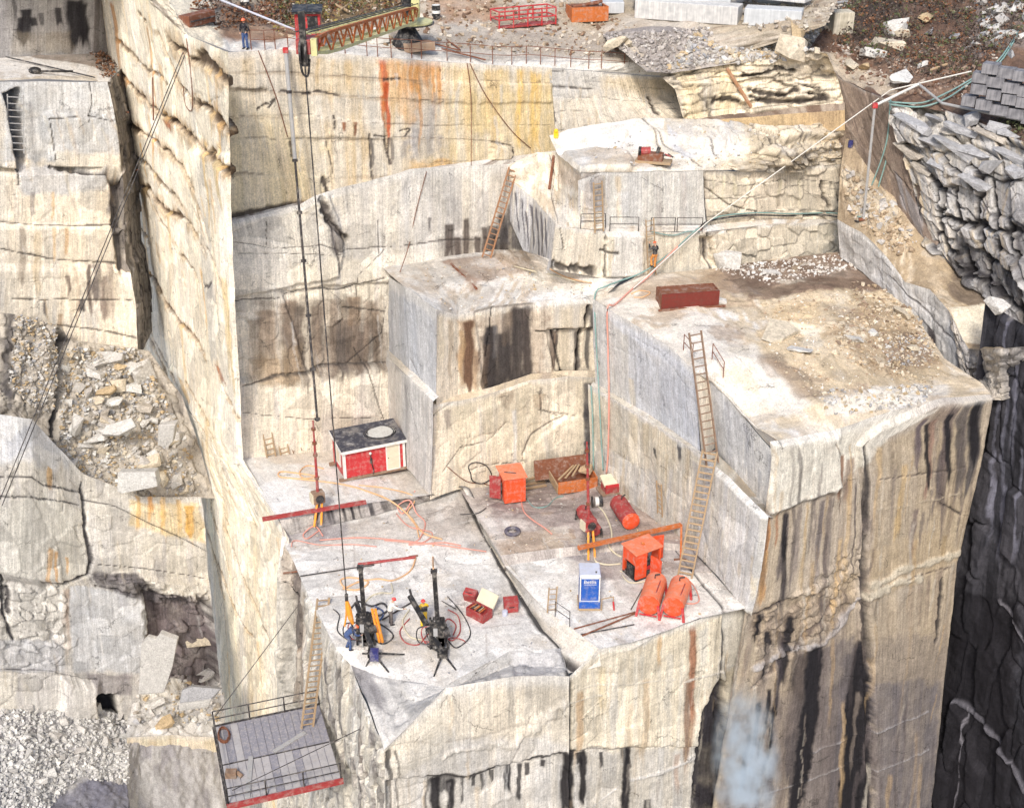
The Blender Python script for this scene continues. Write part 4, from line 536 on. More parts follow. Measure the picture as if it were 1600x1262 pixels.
for L, wd, c in (([(889, 1056), (889, 1180), (888, 1300)], .22, BLK), ([(1131, 952), (1130, 1000), (1126, 1070)], .18, BLK), ([(889, 1178), (950, 1174), (1000, 1170), (1090, 1168)], .10, (.12, .1, .1)), ([(990, 1222), (1050, 1205), (1095, 1180)], .20, (.52, .50, .47)), ([(930, 1262), (970, 1230)], .12, (.5, .48, .46)), ([(937, 1030), (990, 1010), (1035, 985)], .14, (.56, .51, .42)), ([(1070, 1065), (1130, 1050), (1180, 1035)], .16, (.52, .48, .42)), ([(900, 1080), (960, 1070), (1060, 1060)], .08, (.54, .5, .43)), ([(890, 1100), (940, 1085)], .12, (.56, .52, .44))): p.crack(L, wd, c, .9, .2 if c[0] < .2 else -.06, .2)
p.poly([(1132, 950), (1176, 945), (1165, 1040), (1132, 1060)], (.50, .49, .46), .6, .3); p.facet(2.0, 1.6, .14, .1, 4); p.ledge([(880, 1178), (1100, 1168), (1100, 1560), (880, 1560)], -.2); p.ledge([(1131, 940), (1180, 940), (1150, 1550), (1126, 1550)], -.35)
p.randstreaks(90, [(.40, .30, .19), (.40, .38, .35), (.56, .52, .45), (.26, .23, .2)], (2, 8), (30, 150), (.2, .5)); p.lip(.8, .4); p.done()

# ------------------------------------------------------------------ left terraces
def L(x, y, d): return Y(x, y, d - (192 - x) * .0235)
p = Patch('left_back_wall', [[Y(-60, -60, 90), Y(150, -60, 95), Y(175, -60, 97)], [Y(-60, 95, 90), Y(146, 86, 95), Y(172, 95, 97)]], seed=60); p.base((.34, .33, .34), (.44, .42, .40), (.24, .22, .22), sx=.5)
for x, y0, y1, wd, a in ((38, 15, 70, 22, .95), (30, 28, 60, 14, .9), (52, 28, 42, 12, .9), (92, 12, 50, 14, .9), (118, 0, 85, 34, .97), (130, 5, 88, 20, .95), (20, -20, 30, 6, .6), (65, 20, 40, 8, .7)): p.streak((x, y0), (x + 2, y1), wd, (.03, .028, .032), a, .9, .2)
p.poly([(25, 50), (110, 50), (110, 84), (20, 84)], (.34, .29, .22), .5, .5, streaky=.4); p.joints(2); p.done()
p = Patch('left_top', [[Y(-60, 96, 89), Y(60, 86, 92), Y(150, 84, 95), Y(175, 92, 97)], [L(-60, 128, 89), L(60, 124, 89), L(130, 126, 89), L(172, 128, 89)]], seed=61, floor=True); p.base(WHT, (.58, .56, .53), (.4, .36, .31), sx=.4, sy=.4); p.poly([(20, 80), (150, 76), (165, 120), (150, 105), (60, 92)], (.16, .12, .09), .7, .4); p.poly([(-10, 125), (150, 118), (150, 130), (0, 135)], (.5, .42, .3), .5, .3); p.done()
RW_ = [(128, 168, 89.0), (200, 184, 88.6), (262, 190, 88.2), (274, 192, 87.4), (348, 194, 87.2), (358, 195, 86.8), (412, 197, 86.6), (424, 204, 86.2), (480, 212, 86), (560, 216, 85.4)]
p = Patch('left_wall', [[L(-60, y, d), L(25, y, d), L(80, y, d), L(140, y, d), L(xr, y, d)] for y, xr, d in RW_], seed=62, rough=.05)
p.base((.64, .60, .53), CRM, (.52, .50, .47), sx=.4); p.poly([(0, 120), (192, 125), (190, 235), (75, 250), (0, 250)], (.47, .48, .49), .85, .5); p.poly([(25, 255), (170, 270), (170, 300), (40, 305)], (.46, .47, .49), .7, .4); p.poly([(85, 235), (190, 245), (190, 270), (85, 262)], (.58, .54, .46), .7, .3); p.poly([(75, 150), (140, 160), (140, 180), (80, 180)], (.53, .53, .53), .5, .3)
for x, y0, y1, wd, c, a in ((35, 355, 450, 12, (.30, .25, .2), .7), (58, 360, 460, 16, (.5, .40, .26), .6), (85, 355, 410, 8, (.55, .36, .16), .6), (102, 355, 410, 7, (.55, .33, .15), .6), (140, 412, 520, 7, (.12, .09, .08), .9), (150, 412, 470, 14, (.10, .08, .08), .85), (162, 430, 520, 9, (.2, .15, .13), .8), (172, 410, 520, 12, (.3, .24, .2), .6), (178, 275, 350, 20, (.22, .20, .20), .85), (82, 300, 350, 5, (.55, .36, .16), .6), (50, 300, 345, 8, (.2, .18, .18), .6), (105, 430, 465, 8, (.16, .12, .1), .8), (130, 470, 490, 14, (.06, .05, .05), .9), (72, 470, 500, 6, (.1, .09, .09), .8), (95, 490, 545, 8, (.3, .2, .12), .7), (120, 415, 520, 6, (.4, .3, .22), .5)): p.streak((x, y0), (x + 1, y1), wd, c, a, .9, .2)
for Q, wd in (([(80, 262), (130, 270), (190, 274)], .24), ([(0, 345), (70, 352), (195, 350)], .13), ([(0, 388), (80, 405), (180, 411)], .12), ([(20, 468), (100, 468), (205, 470)], .10), ([(90, 508), (150, 515), (212, 528)], .13), ([(140, 125), (143, 160), (135, 190)], .08), ([(75, 185), (85, 250)], .08), ([(28, 262), (30, 290)], .16), ([(75, 185), (130, 180), (185, 190)], .06)): p.crack(Q, wd, (.05, .043, .04), .9, .2, .2)
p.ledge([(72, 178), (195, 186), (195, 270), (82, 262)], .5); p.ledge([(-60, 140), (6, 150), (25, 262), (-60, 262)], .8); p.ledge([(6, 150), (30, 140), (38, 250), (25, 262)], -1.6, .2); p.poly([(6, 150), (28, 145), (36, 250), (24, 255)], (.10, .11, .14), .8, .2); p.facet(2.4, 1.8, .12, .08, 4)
p.ledge([(170, 272), (200, 272), (206, 430), (192, 430)], -1.0, .2); p.poly([(172, 274), (200, 274), (206, 425), (190, 425)], (.12, .105, .10), .8, .25); p.randstreaks(70, [(.5, .38, .24), (.45, .43, .41), (.62, .55, .42), (.34, .29, .25)], (2, 8), (20, 80), (.2, .5)); p.done()
p = Patch('left_gap', [[L(xr, y, d), L(xr, y, d) + [-.2, 5, 0]] for y, xr, d in RW_], seed=63); p.base((.20, .185, .17), (.30, .27, .24), BLK, sx=1.2); p.facet(1, 1, .3, .5, 4); p.done()
p = Patch('rubble_slope', [[L(-60, 480, 84), L(20, 490, 84.2), L(96, 510, 84.6), L(108, 530, 84.8), L(232, 548, 85.6)], [L(-60, 600, 81), L(20, 600, 81.4), L(96, 620, 81.6), L(106, 620, 82), L(285, 620, 83)], [L(-60, 640, 79.5), L(20, 645, 79.8), L(92, 700, 79.6), L(104, 705, 79.8), L(312, 700, 80.4)], [L(-60, 650, 79), L(20, 660, 79), L(130, 735, 78.6), L(150, 775, 78.0), L(336, 778, 78.4)]], seed=64, floor=True, rough=.4, ob='rubble_ground'); p.base((.34, .31, .27), (.44, .40, .34), (.2, .18, .16), sx=.5, sy=.5); p.facet(.7, .7, .4, .3, 4)
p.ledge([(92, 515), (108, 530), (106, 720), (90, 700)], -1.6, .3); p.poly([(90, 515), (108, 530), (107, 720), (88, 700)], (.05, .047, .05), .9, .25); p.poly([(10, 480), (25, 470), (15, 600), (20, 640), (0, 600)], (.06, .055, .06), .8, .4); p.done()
LL = [(640, 0, 0)]
p = Patch('left_low', [[L(-60, 640, 77), L(50, 655, 77.2), L(130, 740, 77.4), L(220, 776, 77.6), L(314, 776, 78)], [L(-60, 720, 75), L(50, 720, 75.4), L(132, 790, 76.8), L(222, 800, 77), L(318, 800, 77.6)], [L(-60, 880, 74.4), L(50, 905, 74.6), L(136, 905, 76), L(228, 900, 76.6), L(326, 905, 77.4)], [L(-60, 900, 75), L(60, 918, 75.2), L(140, 915, 76), L(230, 912, 76), L(328, 915, 76.8)], [L(-60, 1045, 74.2), L(60, 1045, 74.4), L(150, 1052, 75), L(240, 1060, 75.2), L(344, 1060, 76)], [L(-60, 1052, 73.6), L(60, 1052, 73.8), L(150, 1060, 74.4), L(240, 1066, 74.8), L(346, 1066, 75.6)], [L(-60, 1200, 73), L(60, 1200, 73), L(150, 1200, 73.4), L(240, 1200, 73.8), L(350, 1200, 74.6)]], seed=65, rough=.06)
p.base((.60, .565, .50), (.55, .53, .50), (.44, .42, .40), sx=.35, sy=.12); p.poly([(-20, 640), (60, 650), (130, 720), (80, 740), (0, 720)], (.52, .53, .55), .7, .6); p.poly([(10, 690), (60, 660), (95, 690), (90, 710), (15, 715)], (.38, .39, .42), .7, .3); p.poly([(-20, 790), (135, 800), (138, 900), (-20, 890)], (.62, .60, .54), .7, .5); p.poly([(200, 780), (312, 785), (322, 850), (205, 820)], (.64, .52, .32), .75, .4)
for x, y0, y1, wd, c, a in ((215, 775, 830, 8, (.6, .36, .12), .7), (235, 770, 820, 10, (.58, .30, .10), .7), (255, 775, 840, 9, (.6, .38, .14), .7), (295, 790, 850, 16, (.64, .36, .08), .8), (278, 780, 830, 10, (.62, .4, .16), .6), (78, 730, 770, 9, (.55, .34, .14), .7), (78, 855, 915, 8, (.62, .36, .14), .7), (88, 860, 912, 6, (.62, .34, .12), .7), (104, 870, 905, 5, (.6, .34, .12), .6), (192, 930, 955, 14, (.15, .13, .14), .7), (105, 918, 1040, 12, (.34, .27, .22), .8), (88, 1000, 1050, 8, (.3, .25, .22), .7)): p.streak((x, y0), (x + 1, y1), wd, c, a, .9, .25)
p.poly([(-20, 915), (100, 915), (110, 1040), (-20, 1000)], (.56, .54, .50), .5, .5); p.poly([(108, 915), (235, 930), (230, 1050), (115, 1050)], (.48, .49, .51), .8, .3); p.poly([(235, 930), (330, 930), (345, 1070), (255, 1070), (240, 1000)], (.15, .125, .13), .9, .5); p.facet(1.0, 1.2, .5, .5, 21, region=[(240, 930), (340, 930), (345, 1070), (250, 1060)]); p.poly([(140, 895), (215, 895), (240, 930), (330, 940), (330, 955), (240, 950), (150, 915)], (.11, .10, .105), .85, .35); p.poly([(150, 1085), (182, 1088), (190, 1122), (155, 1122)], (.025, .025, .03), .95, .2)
p.poly([(-20, 1000), (100, 1000), (100, 1050), (-20, 1050)], (.40, .41, .44), .6, .4); p.poly([(135, 1050), (205, 1055), (205, 1085), (150, 1085)], (.24, .22, .23), .7, .4)
for Q, wd in (([(127, 752), (133, 820), (142, 870), (138, 898), (100, 913), (70, 912)], .20), ([(0, 745), (70, 760), (130, 770)], .12), ([(0, 775), (60, 780), (125, 790)], .08), ([(130, 780), (180, 790), (322, 860)], .09), ([(140, 880), (240, 890), (325, 905)], .06), ([(150, 915), (230, 932), (330, 950)], .16), ([(0, 900), (5, 960), (22, 1000)], .2), ([(12, 920), (14, 960)], .2), ([(0, 1045), (60, 1046), (150, 1060)], .10)): p.crack(Q, wd, (.05, .045, .048), .9, .25, .2)
p.ledge([(225, 925), (290, 940), (350, 930), (360, 1090), (255, 1075), (240, 1010)], -1.5, .6, .9); p.ledge([(148, 1084), (182, 1086), (190, 1125), (152, 1125)], -1.6, .2); p.ledge([(98, 1060), (150, 1066), (155, 1130), (96, 1125)], .7, .5); p.facet(2.0, 1.4, .25, .15, 4); p.facet(1.0, .8, .35, .35, 6, region=[(0, 905), (105, 915), (100, 1045), (0, 1040)]); p.facet(.7, .6, .4, .5, 8, region=[(150, 895), (340, 940), (340, 980), (170, 925)])
p.randstreaks(60, [(.5, .44, .34), (.42, .41, .41), WHT], (2, 8), (20, 80), (.2, .5)); p.done()
p = Patch('rubble_bed', [[L(-60, 1100, 74), L(100, 1100, 74.2), L(205, 1118, 74.6), L(230, 1100, 74.6), L(350, 1085, 75.4)], [L(-60, 1180, 69), L(100, 1180, 69.5), L(198, 1180, 70), L(215, 1150, 72), L(352, 1150, 72.8)], [L(-60, 1330, 62), L(80, 1330, 62), L(205, 1330, 62.5), L(225, 1400, 62), L(360, 1400, 63)]], seed=66, floor=True, rough=.4, ob='rubble_ground'); p.base((.36, .35, .35), (.44, .43, .42), (.24, .23, .24), sx=.5, sy=.5); p.poly([(85, 1240), (150, 1215), (200, 1225), (215, 1300), (60, 1300)], (.15, .15, .19), .8, .6); p.poly([(-10, 1235), (40, 1235), (45, 1262), (-10, 1280)], (.1, .1, .12), .7, .4); p.done()  # dark bluish poly paints the shadow at the bottom into the rubble colour
bl = [L(203, 1128, 73), L(260, 1124, 73), L(345, 1122, 73.4)]
p = Patch('low_block_top', [[L(203, 1085, 75.4), L(270, 1080, 75.6), L(350, 1082, 76)], [L(198, 1152, 71.2), L(270, 1148, 71.6), L(352, 1152, 72.0)]], seed=67, floor=True, rough=.2); p.base((.54, .53, .52), WHT, (.4, .38, .36), sx=.4, sy=.4); p.facet(1, 1, .3, .2, 4); p.done()
p = Patch('low_block', [[L(198, 1152, 71.2), L(270, 1148, 71.6), L(352, 1152, 72)], [L(205, 1235, 70.8), L(275, 1232, 71.2), L(356, 1230, 71.6)], [L(208, 1330, 70.2), L(280, 1330, 70.6), L(364, 1330, 71)]], seed=68); p.base(CRM, (.64, .58, .44), (.5, .42, .3), sx=.5); p.crack([(210, 1245), (270, 1228), (300, 1218), (345, 1215)], .16, (.6, .57, .5), .8, -.1); p.crack([(272, 1232), (275, 1250)], .1); p.lip(); p.randstreaks(20, [(.5, .36, .2), (.4, .37, .33)], (2, 6), (20, 70), (.2, .5)); p.done()

# ------------------------------------------------------------------ right side: low wall, big brown wall, broken wall, dark wall, brush slope
RB = plane(rb, E2)
rt = [RB(1308, 342), RB(1345, 362), RB(1385, 400), RB(1415, 440), RB(1452, 452), RB(1482, 485), RB(1512, 545)]
p = Patch('low_wall', [rt, [RB(1312, 402), RB(1348, 425), RB(1388, 462), RB(1424, 500), RB(1448, 545), RB(1478, 580), RB(1506, 612)]], seed=70, rough=.12)
p.base((.42, .42, .43), (.47, .46, .45), (.34, .32, .30), sx=.7); p.facet(1.2, .8, .22, .3, 4); p.crack([(1390, 430), (1430, 470), (1475, 520), (1510, 560)], .14, (.1, .09, .09), .8, .2); p.streak((1437, 510), (1440, 548), 9, (.06, .05, .055), .9, 1, .1); p.streak((1455, 515), (1460, 570), 15, (.06, .05, .055), .9, 1, .1); p.poly([(1308, 340), (1350, 360), (1350, 420), (1308, 400)], (.36, .34, .32), .6, .4, streaky=.4); p.lip(.6, .3); p.done()
rwp = G(1440, 370, 14.7); RWf = plane(rwp, E2)
tl = [RWf(1318, 206), RWf(1352, 250), RWf(1398, 306), RWf(1444, 374), RWf(1490, 428), RWf(1548, 470), RWf(1600, 522), RWf(1650, 565)]
tf = rt + [G(1562, 545, 13.0)]
p = Patch('tan_ledge', [[q + E1 * .3 for q in tl], [.55 * q + .45 * r for q, r in zip(tl, tf)], tf], seed=71, floor=True, rough=.25)
p.base((.36, .28, .185), (.30, .235, .16), (.44, .37, .28), sx=.4, sy=.4).grime(30, [(.2, .15, .1), (.45, .4, .33), (.26, .2, .14)], (.3, 1.3), (.2, .6)); p.poly([(1310, 255), (1400, 320), (1420, 390), (1340, 350)], (.48, .42, .33), .7, .6); p.facet(1.1, .8, .35, .35, 4, region=[(1310, 250), (1400, 300), (1420, 400), (1320, 350)]); p.poly([(1490, 425), (1560, 470), (1540, 500), (1480, 455)], (.13, .10, .075), .8, .5); p.poly([(1480, 480), (1560, 475), (1575, 510), (1530, 540), (1505, 535)], (.56, .51, .41), .9, .2); p.done()
p = Patch('tan_block_face', [[rt[5], rt[6], G(1562, 545, 13.0), G(1610, 540, 13.4)], [RB(1494, 540), RB(1518, 590), RF(1566, 585) - E2 * .3, RF(1612, 575) - E2 * .3], [RB(1500, 600), RF(1530, 625), RF(1566, 625), RF(1612, 610)]], seed=72, rough=.15); p.base((.36, .34, .33), (.42, .38, .33), (.2, .18, .16), sx=.8); p.facet(.9, .6, .3, .5, 4); p.done()
tw = [(1262, 79), (1290, 103), (1318, 125), (1350, 141), (1387, 157)]
rw_rows = [[RWf(*q) for q in tw] + [RWf(1405, 172) + E1 * .5], [RWf(1285, 135), RWf(1305, 160), RWf(1335, 185), RWf(1368, 215), RWf(1412, 262), RWf(1434, 275) + E1 * .5], [RWf(1300, 190), RWf(1322, 212), RWf(1354, 248), RWf(1395, 300), RWf(1448, 378), RWf(1468, 392) + E1 * .5]]
rw_rows.append([q - np.array([0, 0, 3.0]) for q in rw_rows[2]])
p = Patch('brown_wall', rw_rows, seed=73, rough=.06)
p.base((.20, .155, .125), (.25, .195, .155), (.15, .115, .095), sx=.5); p.poly([(1400, 270), (1445, 330), (1445, 375), (1410, 320)], (.3, .29, .3), .6, .3); p.crack([(1395, 265), (1425, 300), (1440, 330)], .12); p.randstreaks(30, [(.3, .22, .16), (.12, .095, .085), (.33, .27, .22)], (2, 8), (30, 110), (.3, .6)); p.facet(2, 2.5, .15, .1, 4); p.lip(.35, .2); p.done()
RW2 = plane(rwp + E1 * 1.8, E2)
BWT = [RWf(1387, 157), RW2(1440, 164), RW2(1500, 180), RW2(1560, 204), RW2(1680, 255)]
p = Patch('broken_wall', (lambda rows: [list(r) + [np.asarray(r[-1]) + E2 * 14] for r in rows])([BWT, [RWf(1396, 185), RWf(1440, 215), RWf(1500, 240) + E1 * .4, RWf(1560, 270) + E1 * .6, RWf(1680, 320) + E1 * .6], [RWf(1420, 265), RWf(1465, 300), RWf(1515, 330), RWf(1570, 370), RWf(1680, 430)], [RWf(1448, 380), RWf(1492, 432), RWf(1548, 470), RWf(1602, 525), RWf(1690, 610)]]), seed=74, rough=.05, res=.08)
p.base((.46, .455, .46), (.38, .37, .36), (.46, .38, .27), sx=.8, sy=.1); p.facet(2.3, 1.9, 1.1, .98, 4, tilt=.3, wr=.06, slant=-.12, wk=.15); p.facet(.95, 1.1, .31, .7, 9, tilt=.3, slant=-.12, wr=.05, wk=.2); p.randstreaks(50, [(.62, .6, .56), (.5, .4, .26), (.12, .11, .12)], (2, 7), (15, 60), (.3, .7)); p.poly([(1490, 360), (1600, 440), (1600, 540), (1540, 470), (1480, 420)], (.05, .046, .05), .75, .8, streaky=.5); p.poly([(1400, 150), (1480, 180), (1560, 260), (1480, 250), (1420, 200)], (.52, .47, .38), .35, .6)
p.poly([(1555, 300), (1620, 320), (1620, 420), (1570, 460), (1550, 390)], (.10, .095, .105), .6, .5, streaky=.4); 
for Q in ([(1425, 250), (1432, 300), (1440, 345)], [(1462, 270), (1470, 330), (1478, 400)], [(1490, 290), (1500, 360), (1512, 430)], [(1525, 300), (1532, 380), (1545, 450)], [(1550, 290), (1558, 370), (1570, 470)], [(1575, 300), (1585, 400), (1592, 500)], [(1470, 335), (1520, 350), (1590, 360)], [(1480, 390), (1530, 395), (1590, 430)], [(1500, 420), (1550, 450), (1600, 500)]): p.crack(Q, .30, (.02, .018, .02), .95, .4, .5, part=.15)
p.done()
dk = RF(1548, 616) + E1 * 1.6 - E2 * 6.0; DK = plane(dk, E2)
def ext(rows, v): return [list(r) + [np.asarray(r[-1]) + v] for r in rows]
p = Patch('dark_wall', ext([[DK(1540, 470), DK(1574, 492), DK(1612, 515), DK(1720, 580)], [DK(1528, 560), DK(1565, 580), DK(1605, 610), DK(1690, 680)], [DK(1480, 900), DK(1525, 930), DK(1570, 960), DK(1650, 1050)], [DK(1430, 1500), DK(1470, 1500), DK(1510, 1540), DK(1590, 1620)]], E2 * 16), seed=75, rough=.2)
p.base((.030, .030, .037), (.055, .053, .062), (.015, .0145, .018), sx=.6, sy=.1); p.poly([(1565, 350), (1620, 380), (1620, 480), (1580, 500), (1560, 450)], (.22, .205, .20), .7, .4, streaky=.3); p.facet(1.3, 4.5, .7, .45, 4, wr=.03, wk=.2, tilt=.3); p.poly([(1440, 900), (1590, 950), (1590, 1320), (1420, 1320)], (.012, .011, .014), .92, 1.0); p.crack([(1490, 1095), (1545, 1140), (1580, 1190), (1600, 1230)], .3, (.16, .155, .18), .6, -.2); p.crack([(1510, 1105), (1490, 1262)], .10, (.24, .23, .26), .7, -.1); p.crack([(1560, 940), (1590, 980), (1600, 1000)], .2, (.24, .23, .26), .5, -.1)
for x, y0, y1 in ((1575, 600, 800), (1590, 560, 760), (1562, 620, 740), (1568, 760, 900), (1555, 700, 880), (1598, 700, 900), (1580, 500, 600)): p.streak((x, y0), (x - 14, y1), random.uniform(4, 9), (.15, .15, .19), .7)
p.done()
p = Patch('brush_slope', ext([[G(1300, -60, 26.6), G(1400, -60, 27), G(1480, -60, 27.6), G(1560, -60, 28.4), G(1700, -60, 29.4)], [G(1288, 45, 24.8), G(1350, 80, 24.1), G(1440, 110, 23.4), G(1540, 110, 24.0), G(1680, 120, 24.6)], [RWf(1262, 79), RWf(1318, 125), BWT[0], BWT[2], BWT[4]]], E2 * 16 + E1 * 3), seed=76, floor=True, rough=.5, ob='hillside'); p.base((.12, .075, .055), (.17, .11, .08), (.055, .042, .035), sx=.4, sy=.4); p.poly([(1262, 76), (1330, 90), (1420, 130), (1400, 150), (1340, 130)], (.44, .38, .30), .8, .5); p.poly([(1380, 90), (1500, 100), (1480, 150), (1400, 140)], (.22, .15, .11), .6, .8); p.poly([(1300, 10), (1400, 0), (1440, 60), (1340, 70)], (.045, .038, .035), .7, 1.0); p.poly([(1530, 0), (1620, 0), (1620, 80), (1500, 90)], (.25, .22, .21), .5, .8); p.done()

# ground beyond what the photograph shows, and the floor of the pit far below
p = Patch('far_ground', [[(-160, 300, 46), (0, 300, 44), (170, 300, 46)], [(-60, 150, 33), (0, 150, 31), (80, 150, 33)], [(-34, 112, 27.5), (-5, 113, 26.5), (46, 100, 26.5)]], seed=77, res=1.5, floor=True, rough=.6, ob='ground'); p.base((.30, .25, .18), (.24, .20, .13), (.16, .14, .09), sx=.1, sy=.1); p.done()
p = Patch('pit_floor', [[(-700, 900, -42), (0, 900, -42), (700, 900, -42)], [(-700, 60, -42), (0, 60, -42), (700, 60, -42)], [(-700, -500, -42), (0, -500, -42), (700, -500, -42)]], seed=78, res=20, floor=True, rough=.2, ob='pit_floor'); p.base((.2, .19, .18), (.26, .25, .23)); p.done()
# ------------------------------------------------------------------ object toolkit
def paint(name, col, rust=(.16, .07, .035), amt=.25, rough=.55, metal=0.0, scale=3.0, dirt=(.46, .42, .37)):
    m, t, b = newmat(name); N = t.nodes; L = t.links
    tc = N.new('ShaderNodeTexCoord')
    def noise(sc, det, a, c, lo, hi):
        n = N.new('ShaderNodeTexNoise'); n.inputs['Scale'].default_value = sc; n.inputs['Detail'].default_value = det; n.inputs['Roughness'].default_value = .7; L.new(tc.outputs['Object'], n.inputs['Vector'])
        r = N.new('ShaderNodeMapRange'); r.inputs[1].default_value = lo; r.inputs[2].default_value = hi; r.inputs[3].default_value = a; r.inputs[4].default_value = c; L.new(n.outputs[0], r.inputs[0]); return r.outputs[0]
    def mix(f, a, c):
        q = N.new('ShaderNodeMix'); q.data_type = 'RGBA'; L.new(f, q.inputs[0])
        for i, v in ((6, a), (7, c)):
            if isinstance(v, tuple): q.inputs[i].default_value = (*v, 1)
            else: L.new(v, q.inputs[i])
        return q.outputs[2]
    c1 = mix(noise(scale * .6, 3, 0, .55, .4, .7), col, tuple(.75 * x for x in col))
    c2 = mix(noise(scale * 2.3, 6, 0, min(1, amt * 3), .52, .75), c1, rust)
    c3 = mix(noise(scale * 1.1, 6, 0, .6, .48, .78), c2, dirt)
    L.new(c3, b.inputs['Base Color']); b.inputs['Roughness'].default_value = rough; b.inputs['Metallic'].default_value = metal; b.inputs['Specular IOR Level'].default_value = .3
    return m
for a in (('red_paint', (.50, .035, .04), (.25, .03, .03), .12), ('white_paint', (.75, .74, .70), (.4, .36, .3), .1), ('roof_felt', (.05, .05, .065), (.42, .42, .43), .22, .8, 0.0, 1.2), ('cream_paint', (.68, .60, .46), (.5, .4, .28), .15), ('orange_paint', (.75, .085, .025), (.30, .09, .04), .14), ('pale_orange', (.74, .20, .10), (.45, .12, .06), .25), ('dull_red', (.34, .045, .045), (.14, .05, .03), .3), ('rust_steel', (.20, .075, .04), (.09, .035, .02), .4, .8), ('rust_orange', (.50, .14, .035), (.2, .06, .02), .45, .8), ('dark_steel', (.035, .033, .035), (.10, .05, .03), .2, .6), ('black_paint', (.018, .018, .02), (.06, .04, .03), .15, .5), ('grey_steel', (.36, .36, .36), (.2, .13, .08), .2, .5), ('blue_plastic', (.02, .10, .42), (.03, .08, .3), .1, .4), ('grey_plastic', (.52, .55, .66), (.4, .42, .5), .1, .5), ('wood', (.40, .285, .175), (.22, .14, .08), .35, .85, 0.0, 3.0, (.34, .29, .23)), ('dark_wood', (.26, .17, .115), (.12, .08, .06), .3, .85), ('yellow_paint', (.62, .60, .30), (.28, .16, .07), .3), ('sling_orange', (.80, .30, .03), (.5, .2, .03), .1, .7), ('hose_orange', (.70, .42, .22), (.5, .3, .15), .1, .6), ('hose_pink', (.66, .30, .24), (.4, .2, .15), .1, .6), ('hose_green', (.20, .34, .32), (.1, .2, .2), .1, .6), ('hose_black', (.03, .03, .035), (.06, .05, .05), .1, .6), ('hose_cream', (.66, .60, .44), (.5, .42, .3), .1, .7), ('hose_red', (.38, .06, .06), (.3, .1, .08), .1, .6), ('rope_white', (.70, .68, .63), (.5, .46, .4), .1, .8), ('skin', (.50, .29, .20), (.5, .29, .2), .0, .6), ('helmet_red', (.75, .03, .03), (.5, .03, .03), .05, .35), ('helmet_orange', (.8, .12, .03), (.6, .1, .03), .05, .35), ('cloth_black', (.02, .02, .026), (.03, .03, .035), .1, .9), ('cloth_blue', (.05, .09, .22), (.04, .06, .14), .1, .9), ('cloth_yellow', (.80, .52, .02), (.6, .4, .03), .1, .8), ('cloth_white', (.75, .73, .68), (.5, .48, .42), .15, .9), ('cloth_grey', (.10, .085, .085), (.06, .05, .05), .1, .9), ('cloth_tan', (.62, .26, .07), (.3, .16, .06), .1, .9), ('tyre', (.10, .09, .12), (.16, .14, .15), .2, .8), ('rust_dark', (.17, .03, .022), (.09, .03, .02), .4, .8, 0.0, 3.0, (.10, .06, .045)), ('stained_concrete', (.42, .30, .21), (.45, .14, .04), .3, .9), ('sheet', (.52, .52, .50), (.2, .2, .2), .25, .8), ('old_ladder', (.36, .19, .10), (.2, .08, .04), .4, .8), ('deck_pale', (.40, .385, .39), (.24, .22, .22), .35, .8), ('deck_grey', (.24, .235, .27), (.45, .42, .40), .35, .8), ('blue_paint', (.035, .04, .16), (.04, .03, .06), .2, .4), ('leaf_rust', (.16, .07, .03), (.3, .1, .03), .5, .9), ('leaf_green', (.07, .085, .03), (.15, .12, .04), .4, .9), ('leaf_dark', (.05, .035, .028), (.11, .05, .03), .4, .9), ('leaf_yellow', (.28, .22, .06), (.2, .1, .03), .4, .9)): paint(*a)

